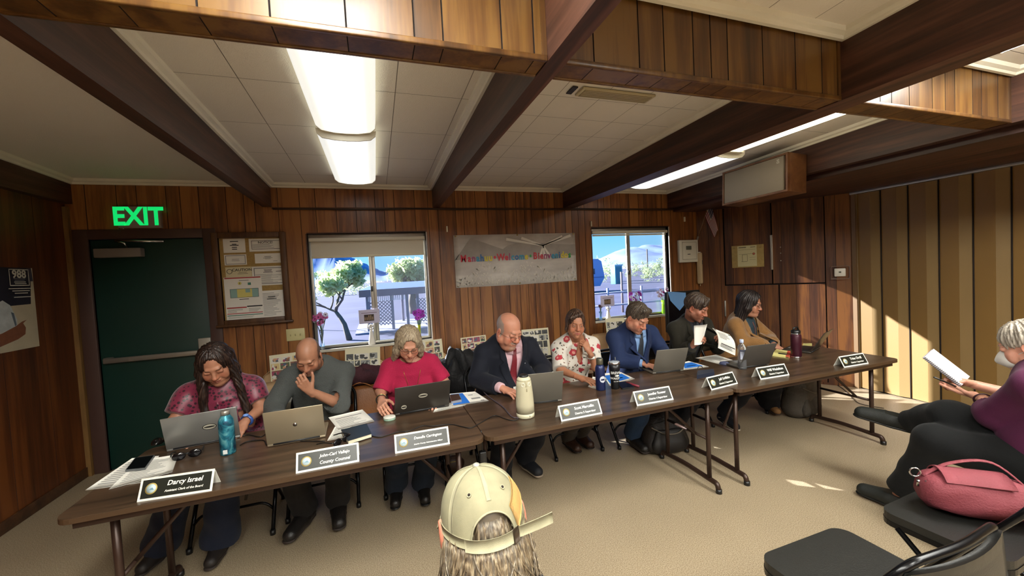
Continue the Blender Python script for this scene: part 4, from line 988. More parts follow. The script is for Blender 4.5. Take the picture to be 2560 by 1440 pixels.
# ------------------------------------------------------------------ name plates
PL_W = mat('plate_white', '#e9e7da', .4); PL_D = mat('plate_dark', '#20221c', .35); GOLD = mat('seal_gold', '#b9a45c', .5); SEALB = mat('seal_blue', '#b8cdd2', .5)
def plate(bl, br, name, role, label, italic=True, dark='#20221c'):
    A, B = T(*bl), T(*br); u = (B-A); L_ = .285; u.z = 0; u.normalize(); rot = math.atan2(u.y, u.x); mid = (A+B)/2
    t = thing('name_plate', label, 'name plate', (mid.x, mid.y, TZ), rot, 'name plates along the front of the tables')
    h = L_/2; H, D_ = .083, .042
    sl = Vector((0, D_, H)).normalized(); M_ = frame((0, 0, 0), (1, 0, 0), sl, Vector((1, 0, 0)).cross(sl)); S = math.hypot(D_, H)
    mb = MB(); mb.box((-h, 0, -.003), (h, S, 0), 0, 0, M=M_); mb.box((-h, 0, 0), (h, S, .003), 0, 0, M=frame((0, 2*D_, 0), (1, 0, 0), (0, -D_/S, H/S), Vector((1, 0, 0)).cross(Vector((0, -D_/S, H/S)))))
    mb.build('tent_card', PL_W, t)
    MB().box((-h+.009, .009, 0), (h-.009, S-.009, .0008), 0, 0, M=M_).build('dark_panel', PL_D, t)
    mb = MB(); mb.lathe([(.023, 0), (.023, .0006)], 20, 0, M=M_ @ Matrix.Translation((-h+.045, S/2, .0008))); mb.lathe([(.018, 0), (.018, .0004)], 20, 1, M=M_ @ Matrix.Translation((-h+.045, S/2, .0014)))
    mb.add([M_ @ Vector(p) for p in ((-h+.034, S/2-.006, .0019), (-h+.056, S/2-.006, .0019), (-h+.05, S/2+.004, .0019), (-h+.042, S/2+.001, .0019))], [(0, 1, 2, 3)], 2)
    mb.build('seal', [GOLD, SEALB, mat('seal_mountain', '#6f8f9c', .5)], t)
    mb = MB(); w0 = .19; c0 = .03
    s1 = min(.030, w0/(len(name)*.56)); s2 = min(.021, w0/(len(role)*.53))
    mb.text(name, s1, M_ @ Matrix.Translation((c0, S*.64, .001)), 0, .0004, shear=.2 if italic else 0, bold=.018)
    mb.text(role, s2, M_ @ Matrix.Translation((c0, S*.31, .001)), 0, .0004, shear=.2 if italic else 0, bold=.018)
    mb.build('lettering', mat('plate_lettering', '#efeee6', .5), t)
plate((340, 1256), (531, 1227), 'Darcy Israel', 'Assistant Clerk of the Board', 'name plate at the left end of the row, beside the loose papers and phone')
plate((741, 1184), (897, 1154), 'John-Carl Vallejo', 'County Counsel', 'name plate below the closed dark notebook and sunglasses')
plate((989, 1134), (1124, 1110), 'Denelle Carrington', 'Interim County Administrative Officer', 'name plate on the left table\'s right end, in front of the woman in pink')
plate((1404, 1054), (1506, 1034), 'Scott Marcellin', 'District 5 Supervisor', 'name plate right of the pale camera tower on the middle table', False)
plate((1593, 1015), (1684, 999), 'Jennifer Roeser', 'District 4 Supervisor', 'name plate on the middle table in front of the black tumbler', False)
plate((1779, 976), (1845, 959), 'Jeff Griffiths', 'District 2 Supervisor', 'name plate at the right end of the middle table, beside the table joint', False)
plate((1904, 949), (1972, 938), 'Will Wadelton', 'District 3 Supervisor', 'name plate in front of the clear water bottle on the right table', False)
plate((2112, 919), (2171, 909), 'Trina Orrill', 'District 1 Supervisor', 'name plate alone at the far right end of the row', False)

# ------------------------------------------------------------------ laptops
KEYS = mat('laptop_keys', '#1c1c1e', .5); SCR = mat('laptop_screen', '#0c0f14', .2)
def laptop(l, r, h, label, body, W=None, tilt=22, deco=None, D_=.235, flip=1, scr=None, base=None):
    """hinge runs from l to r on the table as seen from the front; the keyboard lies on the user's side (+local y)"""
    u = (r-l); u.z = 0; W = W or u.length; u.normalize(); rot = math.atan2(u.y, u.x); mid = (l+r)/2
    t = thing('laptop', label, 'laptop', (mid.x, mid.y, TZ), rot, 'open laptops on the tables'); hw = W/2
    MB().box((-hw, .0, .002), (hw, D_, .016), 0, .004).build('base', base or body, t)
    MB().box((-hw+.02, .03, .0155), (hw-.02, .125, .0172), 0, .001).build('keyboard', KEYS, t)
    MB().box((-.05, .14, .0155), (.05, .215, .0166), 0, .001).build('touchpad', mat('touchpad', '#77787a', .4), t)
    a = math.radians(tilt); up = Vector((0, -math.sin(a), math.cos(a))); n_ = Vector((1, 0, 0)).cross(up); LM = frame((0, .002, .016), (1, 0, 0), up, n_)  # n_ faces the viewer side
    ld = MB().box((-hw, 0, -.003), (hw, h, .003), 0, .0025, M=LM).build('lid', body, t)
    MB().box((-hw+.008, .012, -.0036), (hw-.008, h-.008, -.003), 0, 0, M=LM).build('screen', scr or SCR, t)
    MB().tube([(-hw+.03, .002, .012), (hw-.03, .002, .012)], .006, 8).build('hinge', KEYS, t)
    for k in (deco or []): k(LM, h, ld)
    return t
SILV = mat('laptop_silver', '#8f8e8a', .35, .55); GREYL = mat('laptop_grey', '#6f6a60', .4, .35); CHAMP = mat('laptop_champagne', '#a1937a', .38, .5); DARKL = mat('laptop_dark', '#3f3a34', .38, .35); GREY3 = mat('laptop_graphite', '#55504a', .4, .35)
def sticker(x, yf, rx, ry, name='sticker'):
    def f(LM, h, ld):
        mb = MB(); P = [(x+rx*math.cos(a), yf*h+ry*math.sin(a)) for a in np.linspace(0, 2*PI, 25)[:-1]]
        mb.prism(P, .003, .0036, 0, M=LM); mb.prism([(x+(p[0]-x)*.88, yf*h+(p[1]-yf*h)*.82) for p in P], .0036, .0039, 1, M=LM)
        mb.prism([(x+(p[0]-x)*.8, yf*h+(p[1]-yf*h)*.28) for p in P], .0039, .0042, 0, M=LM)
        mb.build(name, [mat('sticker_dark', '#26231f', .5), mat('sticker_pale', '#b9b4a2', .5)], ld)
    return f
def logo(LM, h, ld): MB().lathe([(.011, 0), (.011, .0006)], 16, 0, M=LM @ Matrix.Translation((0, h*.5, .003))).build('logo', CHROME, ld)
z = TZ+.01
laptop(onZ(416, 1127, z), onZ(601, 1090, z), .205, 'silver laptop with an oval sticker in front of the woman in the dotted blouse', SILV, deco=[sticker(.035, .5, .034, .02)], tilt=20)
laptop(onZ(668, 1115, z), onZ(814, 1089, z), .205, 'champagne laptop in front of the bald man', CHAMP, deco=[logo], tilt=16)
laptop(onZ(988, 1037, z), onZ(1123, 1013, z), .21, 'dark laptop with two stickers in front of the woman in pink', DARKL, deco=[sticker(.0, .56, .034, .02), sticker(-.125, .22, .02, .02)], tilt=24)
laptop(onZ(1318, 1010, z), onZ(1405, 1000, z), .225, 'grey laptop half hidden by the pale camera tower', GREYL, tilt=18)
laptop(onZ(1632, 933, z), onZ(1709, 925, z), .215, 'grey laptop the man in the blue suit is typing on', GREYL, tilt=22)
laptop(onZ(1850, 920, z), onZ(1923, 911, z), .21, 'graphite laptop behind the clear water bottle', GREY3, tilt=24)
l8 = laptop(onZ(2020, 886, z), onZ(2056, 865, z), .215, 'sunlit laptop seen edge-on at the far right of the tables', DARKL, tilt=30, W=.31)
# ------------------------------------------------------------------ papers and small things on the tables
def flat_sheet(pts, name, label, draw=None, z=.0, group=None, m=PAPER, th=.0012, cat='paper', curl=0.):
    """sheet lying on the table; pts = bl, br, tr, tl picture corners measured on the table plane"""
    P = [T(*p, z=TZ+z) for p in pts]; c = (P[0]+P[1]+P[2]+P[3])/4; t = thing(name, label, cat, (c.x, c.y, TZ+z), 0, group); q = [p-c for p in P]
    g = []
    for i in range(7):
        a = q[0].lerp(q[1], i/6); b_ = q[3].lerp(q[2], i/6); g.append([a.lerp(b_, j/6)+Vector((0, 0, th+curl*(abs(i-3)/3)**3*(j/6))) for j in range(7)])
    MB().grid(g, 0, th).build('sheet', m, t)
    if draw:
        mb = MB(); f = lambda x, y: q[0].lerp(q[1], x).lerp(q[3].lerp(q[2], x), y)+Vector((0, 0, th+.0006+curl))
        ms = draw(mb, f) or [INK, GREYINK]; mb.build('print', ms, t)
    return t
def qd(mb, f, x0, x1, y0, y1, mi=0): mb.add([f(x0, y0), f(x1, y0), f(x1, y1), f(x0, y1)], [(0, 1, 2, 3)], mi)
def body_text(mb, f, n=12, seed=1, x0=.1, x1=.9, y0=.08, y1=.9, mi=1):
    rnd = random.Random(seed)
    for k in range(n): y = y1-(y1-y0)*k/n; qd(mb, f, x0, x0+(x1-x0)*rnd.uniform(.5, 1), y-.02, y, mi)
def dtext(mb, f): body_text(mb, f)
def dagenda(mb, f): qd(mb, f, .12, .88, .72, .75, 0); body_text(mb, f, 9, 3, y1=.62)
flat_sheet([(213, 1226), (351, 1207), (398, 1140), (330, 1146)], 'paper_sheet', 'lower loose sheet at the table\'s left corner, under the phone sheet', dtext, group='loose sheets by the large phone')
flat_sheet([(272, 1224), (431, 1180), (446, 1136), (345, 1152)], 'paper_sheet', 'printed sheet under the large phone', dtext, z=.003, group='loose sheets by the large phone')
flat_sheet([(818, 1102), (858, 1094), (880, 1062), (838, 1066)], 'paper_sheet', 'sheet mostly covered, between the champagne laptop and the notebook', dtext, group='agenda sheets by the dark notebook')
flat_sheet([(846, 1075), (936, 1053), (906, 1024), (821, 1044)], 'paper_sheet', 'agenda sheet with a bold line, behind the dark notebook', dagenda, z=.003, group='agenda sheets by the dark notebook')
flat_sheet([(1083, 1031), (1161, 1014), (1178, 1003), (1095, 1010)], 'paper_sheet', 'white sheet sticking out under the dark laptop of the woman in pink', dtext)
BR = [PAPER, GREYINK, BLUEP, INK]
def dbro(mb, f):
    qd(mb, f, .04, .5, .06, .96, 2); qd(mb, f, .62, .78, .66, .72, 1); qd(mb, f, .62, .9, .3, .42, 1); qd(mb, f, .82, .92, .1, .14, 3); return BR
flat_sheet([(1130, 1016), (1222, 1002), (1187, 979), (1124, 985)], 'brochure', 'blue and white brochure under a phone right of the dark laptop', dbro, z=.003, cat='brochure')
flat_sheet([(1285, 990), (1330, 985), (1322, 960), (1283, 964)], 'paper_sheet', 'white sheet under the hand of the man in the navy suit', dtext)
def dbro2(mb, f): qd(mb, f, .05, .9, .15, .8, 2); qd(mb, f, .2, .7, .35, .42, 0); return BR
flat_sheet([(1525, 965), (1587, 947), (1553, 931), (1505, 934)], 'brochure', 'blue brochure behind the black tumbler', dbro2, cat='brochure')
flat_sheet([(1470, 967), (1494, 973), (1518, 948), (1482, 942)], 'paper_sheet', 'white note sheet by the hand of the woman in the floral blouse', dtext)
flat_sheet([(1709, 925), (1772, 917), (1722, 903), (1708, 906)], 'brochure', 'blue brochure right of the laptop of the man in the blue suit', dbro2, cat='brochure')
flat_sheet([(1738, 895), (1800, 911), (1834, 901), (1790, 887)], 'paper_sheet', 'white sheet on the table in front of the man with the goatee', dtext)
# yellow pads
def pad(pts, label, z=0.):
    P = [T(*p) for p in pts]; c = (P[0]+P[1]+P[2]+P[3])/4; t = thing('legal_pad', label, 'notepad', (c.x, c.y, TZ)); q = [p-c for p in P]
    mb = MB(); mb.add([(p.x, p.y, 0) for p in q]+[(p.x, p.y, .012) for p in q], [(3, 2, 1, 0), (4, 5, 6, 7), (0, 1, 5, 4), (1, 2, 6, 5), (2, 3, 7, 6), (3, 0, 4, 7)]); mb.build('pages', mat('legal_yellow', '#e0d68a', .7), t)
    return t, q
t, q = pad([(1930, 890), (1973, 896), (1978, 881), (1940, 876)], 'yellow legal pad with a red binding left of the maroon bottle')
mb = MB(); a, b_ = q[1], q[2]; w = (q[0]-q[1]).normalized()*.03
mb.add([(p.x, p.y, zz) for zz in (.0, .0135) for p in (a+w*.0-w*.1, b_-w*.1, b_+w, a+w)], [(3, 2, 1, 0), (4, 5, 6, 7), (0, 1, 5, 4), (1, 2, 6, 5), (2, 3, 7, 6), (3, 0, 4, 7)]); mb.build('binding', mat('binding_red', '#c2503c', .6), t)
MB().tube([T(1946, 883, TZ+.018), T(1968, 886, TZ+.018)], .005, 8).build('pen', BLACK, label='black pen lying on the yellow legal pad', cat='pen')
pad([(2006, 868), (2030, 868), (2030, 861), (2008, 861)], 'folded yellow pad on the edge-on laptop\'s far side')
# notebook, phones, wallet
def slab(pts, name, label, th, m, cat, z=0., top=None, pages=None, group=None):
    P = [T(*p, z=TZ+z+th) for p in pts]; c = (P[0]+P[1]+P[2]+P[3])/4; t = thing(name, label, cat, (c.x, c.y, TZ+z), 0, group); q = [p-c for p in P]
    def lay(z0, z1, s): return ([(p.x*s, p.y*s, z0) for p in q]+[(p.x*s, p.y*s, z1) for p in q], [(3, 2, 1, 0), (4, 5, 6, 7), (0, 1, 5, 4), (1, 2, 6, 5), (2, 3, 7, 6), (3, 0, 4, 7)])
    if pages:
        MB().add(*lay(.0015, th-.002, .975)).build('pages', pages, t); mb = MB(); mb.add(*lay(0, .0015, 1)); mb.build('back_cover', m, t); MB().add(*lay(th-.002, th, 1)).build('front_cover', m, t)
    else: MB().add(*lay(0, th, 1)).build('case', m, t)
    if top: MB().add(*lay(th, th+.0008, .93)).build('screen', top, t)
    return t
GLOSS = mat('phone_glass', '#0b0a0d', .08)
slab([(313, 1175), (363, 1170), (387, 1137), (338, 1144)], 'smartphone', 'large dark smartphone lying on the loose papers', .010, mat('phone_case', '#5c5f60', .4), 'phone', .006, GLOSS)
slab([(870, 1102), (929, 1084), (917, 1059), (852, 1074)], 'notebook', 'closed dark notebook in front of the champagne laptop', .022, mat('notebook_cover', '#20262c', .5), 'notebook', .004, None, mat('page_cream', '#d8cfb4', .8))
slab([(1128, 1004), (1154, 999), (1147, 984), (1124, 987)], 'smartphone', 'phone in a brown case on the blue and white brochure', .016, mat('case_silver', '#8d8d90', .35), 'phone', .006, mat('case_brown', '#3a2720', .5))
slab([(1556, 971), (1586, 967), (1566, 953), (1540, 956)], 'smartphone', 'black phone right of the black tumbler', .011, BLACK, 'phone', 0, GLOSS)
MB().tube([T(1566, 956, TZ+.009), T(1597, 966, TZ+.009)], .008, 10).build('marker_pen', mat('pen_red', '#7d2a38', .4), label='dark red pen beside the black phone', cat='pen')
wl = slab([(1742, 938), (1786, 930), (1783, 922), (1744, 926)], 'wallet', 'dark blue zip wallet behind the right-hand name plate of the middle table', .03, mat('wallet_navy', '#1d2334', .5), 'wallet')
MB().tube(arc((0, .05, .032), .03, .3, 2.9, 8, (1, 0, 0), (0, .3, 1)), .003, 6).build('wrist_loop', BLACK, wl)
# bottles, tumblers, camera tower
def vessel(px, name, label, cat, prof, mats, segs=28, parts=None, group=None):
    p = T(*px); t = thing(name, label, cat, (p.x, p.y, TZ), 0, group)
    for nm_, pr, m in prof: MB().lathe(pr, segs).build(nm_, m, t) if False else MB().lathe(pr, segs, 0).build(nm_, m, t)
    return t
tealm = bpy.data.materials.new('teal_print'); tealm.use_nodes = True; nt = tealm.node_tree; b = nt.nodes['Principled BSDF']; b.inputs['Roughness'].default_value = .35; b.inputs['Metallic'].default_value = .4
tc = nd(nt, 'ShaderNodeTexCoord'); nz = nd(nt, 'ShaderNodeTexNoise', Scale=16., Detail=5., Distortion=1.5); nt.links.new(tc.outputs['Object'], nz.inputs['Vector']); r = ramp(nt, [(.35, '#173650'), (.5, '#2b7f93'), (.68, '#7fc0c4')]); nt.links.new(nz.outputs['Fac'], r.inputs[0]); nt.links.new(r.outputs[0], b.inputs['Base Color'])
tb = vessel((571, 1133), 'aluminium_bottle', 'teal printed aluminium water bottle beside the silver laptop', 'bottle', [('body', [(.034, 0), (.037, .004), (.037, .17), (.034, .19), (.022, .21), (.02, .214)], tealm), ('cap', [(.021, .214), (.021, .236), (.019, .238)], ALU)], None)
MB().box((-.012, -.0385, .01), (.008, -.036, .032)).build('label_patch', mat('patch_white', '#cfd4d2', .6), tb)
NAVY = mat('bottle_navy', '#1c2650', .35, .3)
nb = vessel((1502, 974), 'water_bottle', 'navy blue steel bottle with a white round badge', 'bottle', [('body', [(.034, 0), (.036, .004), (.036, .165), (.03, .18), (.024, .19)], NAVY), ('cap', [(.025, .19), (.026, .195), (.026, .232), (.022, .238)], mat('cap_brass', '#5d5a4c', .35, .6))], None)
bd = MB(); bd.add([(.0365*math.sin(a*.62), -.0368*math.cos(a*.62), .085+.024*s) for s in (-1, 1) for a in ()], []) if False else None
P = [[(.0366*math.sin(x*.65*math.sqrt(max(0, 1-y*y))), -.0366*math.cos(x*.65*math.sqrt(max(0, 1-y*y))), .085+.025*y) for x in np.linspace(-1, 1, 9)] for y in np.linspace(-1, 1, 11)]
MB().grid(P, 0).build('badge', mat('badge_pale', '#c9ccd6', .5), nb)
P = [[(.0369*math.sin(x*.4), -.0369*math.cos(x*.4), .083+.006*y) for x in np.linspace(-1, 1, 7)] for y in (-1, 1)]
MB().grid(P, 0).build('badge_stripe', NAVY, nb)
TB = mat('tumbler_black', '#17171a', .35, .2)
tu = vessel((1538, 971), 'tumbler', 'black steel tumbler with white printed words and a straw', 'tumbler', [('body', [(.028, 0), (.03, .003), (.034, .1), (.041, .15), (.043, .19)], TB), ('rim', [(.0435, .188), (.044, .192), (.044, .2), (.041, .202)], CHROME)], None)
MB().lathe([(.04, .2), (.038, .206), (.01, .208)], 24).build('lid', mat('lid_clear', '#9aa0a6', .2), tu)
MB().tube([(.01, 0, .2), (.014, .004, .235)], .004, 8).build('straw', mat('straw_grey', '#55585c', .4), tu)
def cyltext(txt, size, z, rad, par, m, name):
    vs, fs = text_mesh(txt, .02, 'CENTER', 0, .02); mb = MB()
    V = []
    for v in vs:
        a = v[0]*size/rad; rr = rad+.0006+v[2]*size*.3; V.append((rr*math.sin(a), -rr*math.cos(a), z+v[1]*size))
    mb.add(V, fs); return mb.build(name, m, par)
LW = mat('tumbler_lettering', '#d9d9d4', .5)
cyltext('BREWED', .026, .125, .0385, tu, LW, 'lettering'); cyltext('AWAKENING', .022, .083, .034, tu, LW, 'lettering'); cyltext('CO. FOO. CA', .009, .06, .0325, tu, LW, 'lettering')
P = [[(.0365*math.sin(x*.5), -.0365*math.cos(x*.5), .104+.007*y*(1-abs(x)*.6)) for x in np.linspace(-1, 1, 7)] for y in (-1, 1)]; MB().grid(P, 0).build('printed_emblem', LW, tu)
CLR = mat('clear_plastic', '#f2f6fb', .06, trans=.92, ior=1.2); 
wb = vessel((1856, 922), 'plastic_bottle', 'clear plastic water bottle with a blue label', 'bottle', [('body', [(.03, 0), (.033, .005), (.032, .05), (.0335, .09), (.032, .13), (.033, .165), (.028, .19), (.014, .212), (.013, .222)], CLR), ('cap', [(.015, .222), (.0155, .226), (.0155, .247), (.014, .249)], mat('cap_bluewhite', '#b9c4e0', .35))], None)
P = [[(.0338*math.sin(a), -.0338*math.cos(a), zz) for a in np.linspace(.1, 2.6, 12)] for zz in (.08, .155)]; MB().grid(P, 0, .0006).build('label', mat('label_blue', '#3742a0', .4), wb)
P = [[(.0338*math.sin(a), -.0338*math.cos(a), zz) for a in np.linspace(-1.2, .1, 8)] for zz in (.085, .15)]; MB().grid(P, 0, .0006).build('label_text', mat('label_white', '#cfd6ea', .5), wb)
MAR = mat('bottle_maroon', '#3d1422', .35, .3)
mbt = vessel((1991, 893), 'flask', 'tall maroon insulated flask with a black carry lid', 'bottle', [('body', [(.041, .01), (.043, .014), (.043, .2), (.038, .212)], MAR), ('base_ring', [(.042, 0), (.0435, .003), (.0435, .012)], CHROME), ('collar', [(.037, .21), (.037, .222)], CHROME), ('lid', [(.036, .22), (.037, .224), (.037, .246), (.03, .25)], BLACK)], None)
MB().tube([(-.03, 0, .245), (-.026, 0, .27), (.02, 0, .275), (.034, 0, .245)], .008, 8).build('carry_loop', BLACK, mbt)
OWL = mat('owl_fabric', '#b3ac90', .8, bump=(700, .25)); OWLP = mat('owl_plastic', '#c6c0a4', .45)
ow = thing('conference_camera', 'tall pale owl-faced conference camera standing on the middle table', 'camera', (*T(1314, 1041).xy, TZ))
MB().lathe([(.05, 0), (.056, .004), (.057, .03)], 36).build('base', OWLP, ow)
MB().lathe([(.057, .03), (.057, .08), (.054, .14), (.049, .2), (.045, .232)], 36).build('body', OWL, ow)
MB().lathe([(.045, .231), (.043, .243), (.034, .252), (.03, .254)], 36).build('shoulder', OWLP, ow)
MB().lathe([(.03, .252), (.03, .262), (.022, .268), (.01, .27)], 24).build('lens_cap', BLACK, ow)
for s in (-1, 1):
    a0 = .42*s-.05; c0 = Vector((.048*math.sin(a0), -.048*math.cos(a0), .212)); ux = Vector((math.cos(a0), math.sin(a0), 0)); 
    MB().tube([c0+ux*.0105*math.cos(a)+Vector((0, 0, .0105*math.sin(a))) for a in np.linspace(0, 2*PI, 17)[:-1]], .003, 6, closed=True).build('eye_ring', mat('owl_eye', '#dedac4', .4), ow)
MB().box((-.009, -.0495, .196), (.004, -.044, .238), 0, .002).build('nose_strip', mat('owl_nose', '#a49d82', .6), ow)
MB().box((-.004, -.0545, .17), (.001, -.05, .192), 0, .001).build('beak', mat('owl_beak', '#8d866c', .6), ow)
MB().box((.006, -.0585, .012), (.009, -.056, .022)).build('indicator', GREYP, ow)
# mice, sunglasses, puck
def mouse(px, rot, label, m, s=1.):
    p = T(*px); t = thing('computer_mouse', label, 'mouse', (p.x, p.y, TZ), rot, None)
    MB().sph((0, 0, .006), (.03*s, .052*s, .028*s), 16, 10).build('shell', m, t) if False else None
    mb = MB(); mb.sph((0, 0, 0), (.03*s, .05*s, .03*s), 18, 12); mb.V = [(v[0], v[1], max(v[2], .0)) for v in mb.V]; mb.build('shell', m, t)
    MB().tube([(-.004, -.035*s, .024*s), (.004, -.035*s, .024*s)], .006, 10).build('scroll_wheel', BLACK, t); return t
mouse((394, 1107), .2, 'black mouse left of the silver laptop', mat('mouse_black', '#0f1010', .15))
mouse((1812, 911), .5, 'blue-grey mouse in front of the graphite laptop', mat('mouse_blue', '#4a5070', .3), .95)
vm = thing('upright_mouse', 'black upright mouse under the hand of the woman in pink', 'mouse', (*T(960, 1030).xy, TZ))
mb = MB(); mb.sph((0, 0, .03), (.03, .05, .042), 18, 12); mb.V = [(v[0]+(.014 if v[2] > .04 else 0), v[1], max(v[2], 0)) for v in mb.V]; mb.build('shell', mat('mouse_black', ''), vm)
def shades(px, rot, label):
    p = T(*px); t = thing('sunglasses', label, 'sunglasses', (p.x, p.y, TZ), rot, 'sunglasses lying on the left table')
    for s in (-1, 1):
        MB().sph((s*.034, 0, .022), (.03, .008, .022), 16, 10).build('lens', GLOSS, t)
        MB().tube(smooth_path([(s*.066, .0, .03), (s*.068, .06, .03), (s*.062, .12, .014)], 5), .0035, 6).build('temple', BLACK, t)
    MB().tube([(-.012, -.002, .03), (.012, -.002, .03)], .004, 6).build('bridge', BLACK, t)
shades((468, 1147), .25, 'black sunglasses between the loose papers and the teal bottle'); shades((856, 1110), .9, 'folded black sunglasses leaning by the dark notebook')
pk = thing('round_tin', 'small round white tin in front of the dark laptop', 'tin', (*T(974, 1049).xy, TZ))
MB().lathe([(.036, 0), (.038, .003), (.038, .014)], 28).build('base', mat('tin_green', '#86a08c', .4), pk); MB().lathe([(.038, .014), (.038, .02), (.035, .022)], 28).build('lid', mat('tin_white', '#d6d8cc', .4), pk)
# cables
CB = mat('cable_black', '#15110e', .5)
def cable(pts, label, r=.0032, m=None, z=None, n=6):
    q = [T(x, y, TZ+(z or r)) if len(p_) == 2 else Vector(p_) for p_ in pts for (x, y) in [p_[:2]]]
    MB().tube(smooth_path(q, n), r, 6).build('cable', m or CB, label=label, cat='cable')
cable([(930, 1090), (952, 1092), (994, 1080), (1020, 1078), (1055, 1065), (1080, 1065), (1126, 1061), (1153, 1066), (1175, 1070), (1193, 1062), (1224, 1044), (1240, 1039), (1263, 1047), (1281, 1051), (1297, 1048)], 'long black cable winding from the notebook to the camera tower')
cable([(1207, 977), (1222, 992), (1256, 1016), (1271, 1033), (1282, 1043), (1296, 1045)], 'braided violet-grey cable running from the back of the middle table to the camera tower', .004, mat('cable_braid', '#4b4048', .6, var=(60, .5)))
cable([(600, 1113), (617, 1104), (640, 1101), (660, 1101), (668, 1112), (690, 1106), (727, 1102), (760, 1103), (812, 1103)], 'black cable lying under the champagne laptop')
cable([(604, 1090), (622, 1087), (650, 1092), (664, 1085)], 'short black cable between the two leftmost laptops')
# seated-row clutter behind and below the tables
LEA = mat('tan_leather', '#8a5428', .45, bump=(90, .2), var=(6, .1)); MARF = mat('maroon_knit', '#3b1820', .9, bump=(120, .5))
q = onY(911, 1000, -.98); hb = thing('handbag', 'tan leather handbag on a chair between the bald man and the woman in pink', 'handbag', (q.x, -1.0, .47))
folding_chair(q.x, -.94, PI, 'black folding chair under the tan leather handbag', GCH)
mb = MB()
P = []
for i in range(9):
    z_ = .0+.27*i/8; w_ = .2-.025*(i/8); d_ = .095-.05*(i/8)**1.5
    P.append([((w_)*math.copysign(abs(math.cos(a))**.5, math.cos(a)), d_*math.copysign(abs(math.sin(a))**.6, math.sin(a)), z_+.008*math.sin(3*a)*(i/8)) for a in np.linspace(0, 2*PI, 29)[:-1]])
MB().grid(P, 0, .004, closed=True).build('body', LEA, hb)
for s in (-1, 1): MB().tube(smooth_path([(-.1, s*.06, .2), (-.09, s*.085, .285), (-.02, s*.09, .315), (.07, s*.085, .27), (.1, s*.06, .18)], 5), .008, 8, flat=.5).build('handle', LEA, hb)
def cloth_heap(c, r, name, label, m, seed, cat):
    rnd = random.Random(seed); ph = [rnd.uniform(0, 6.28) for _ in range(12)]
    t = thing(name, label, cat, c); P = []
    for i in range(17):
        th = PI*i/16; row = []
        for j in range(36):
            a = 2*PI*j/36; w = 1+.16*math.sin(3*a+ph[0]+2*th)+.1*math.sin(7*a+ph[1]-3*th)+.06*math.sin(13*a+ph[2]+5*th)
            row.append((r[0]*math.sin(th)*math.cos(a)*w, r[1]*math.sin(th)*math.sin(a)*w, max(r[2]*(1-math.cos(th))*w*.5, 0)))
        P.append(row)
    MB().grid(P, 0, 0, closed=True).build('folds', m, t); return t
cloth_heap((q.x+.0, -1.0, .745), (.18, .11, .14), 'knit_scarf', 'dark maroon knitted scarf heaped on the tan handbag', MARF, 3, 'scarf')
cloth_heap((q.x-.19, -1.08, .47), (.07, .06, .2), 'pink_scrunched_cloth', 'small scrunched pink cloth beside the tan handbag', mat('pink_cloth', '#a9786e', .8, bump=(60, .6)), 5, 'cloth')
q = onY(1145, 965, -.95); folding_chair(q.x, -.92, PI, 'black folding chair piled with a black jacket', GCH)
cloth_heap((q.x, -.92, .465), (.2, .18, .40), 'black_jacket', 'black jacket heaped on a chair right of the woman in pink', mat('jacket_black', '#111013', .7, bump=(50, .5)), 9, 'jacket')
q = onY(672, 975, -.95); bx = thing('storage_box', 'white lidded box on a chair behind the left table', 'box', (q.x+.03, -.95, .47))
MB().box((-.2, -.14, 0), (.2, .14, .2), 0, .006).build('body', mat('box_offwhite', '#c3bfae', .6), bx); MB().box((-.207, -.147, .18), (.207, .147, .235), 0, .006).build('lid', mat('box_offwhite', ''), bx)
shell_chair(q.x+.03, -.93, PI, 'beige plastic shell chair under the white lidded box')
q = onY(1716, 800, -.85); mo = thing('monitor', 'black flat monitor with a blue reflection standing behind the man with the goatee', 'monitor', (q.x, -.85, .02))
MB().box((-.27, 0, .82), (.22, .05, 1.30), 0, .006).build('casing', BLACK, mo)
MB().box((-.25, -.004, .85), (.2, 0, 1.28)).build('screen', GLOSS, mo)
MB().add([(-.265, -.006, 1.31), (.0, -.006, 1.28), (.0, -.006, 1.16), (-.1, -.006, 1.07), (-.23, -.006, 1.2)], [(0, 1, 2, 3, 4)]).build('painted_reflection', mat('painted_reflection', '#5d86b4', .2), mo)  # sky reflection painted as a flat blue patch on the screen
MB().tube([(0, .03, 0.02), (0, .03, .85)], .03, 10).build('stand', BLACKM, mo); MB().box((-.25, -.18, -.02), (.25, .22, .015), 0, .006).build('foot_plate', BLACKM, mo)
p = onZ(1272, 1205, 0); fl_ = thing('flask', 'black bottle on the floor under the left end of the middle table', 'bottle', (p.x, p.y+.05, 0))
MB().lathe([(.042, 0), (.044, .004), (.044, .2), (.035, .22)], 24).build('body', TB, fl_); MB().lathe([(.033, .22), (.034, .26), (.03, .265)], 24).build('lid', BLACK, fl_)
cable([tuple(onZ(2080, 955, 0).xy)+(.006,), tuple(onZ(2110, 975, 0).xy)+(.006,), tuple(onZ(2135, 1000, 0).xy)+(.006,), tuple(onZ(2155, 1012, 0).xy)+(.006,), tuple(onZ(2210, 1022, 0).xy)+(.006,)], 'thin black cable on the floor near the partition corner', .004)
ad = thing('power_adapter', 'black power adapter hanging between the left and middle tables', 'adapter', (TX0+TL, TY+.10, .50))
MB().box((-.02, -.018, 0), (.02, .018, .13), 0, .006).build('brick', BLACK, ad)
MB().tube(smooth_path([(0, 0, .13), (.003, .0, .2), (0, .01, .245)], 5), .004, 6).build('cord', CB, ad); MB().tube(smooth_path([(0, 0, 0), (.006, .0, -.15), (-.01, .02, -.35), (.03, .05, -.494)], 5), .0035, 6).build('cord', CB, ad)
p = onZ(1136, 1190, 0); pu = thing('purse', 'small brown purse on the floor under the joint of the left and middle tables', 'purse', (p.x, p.y+.05, 0))
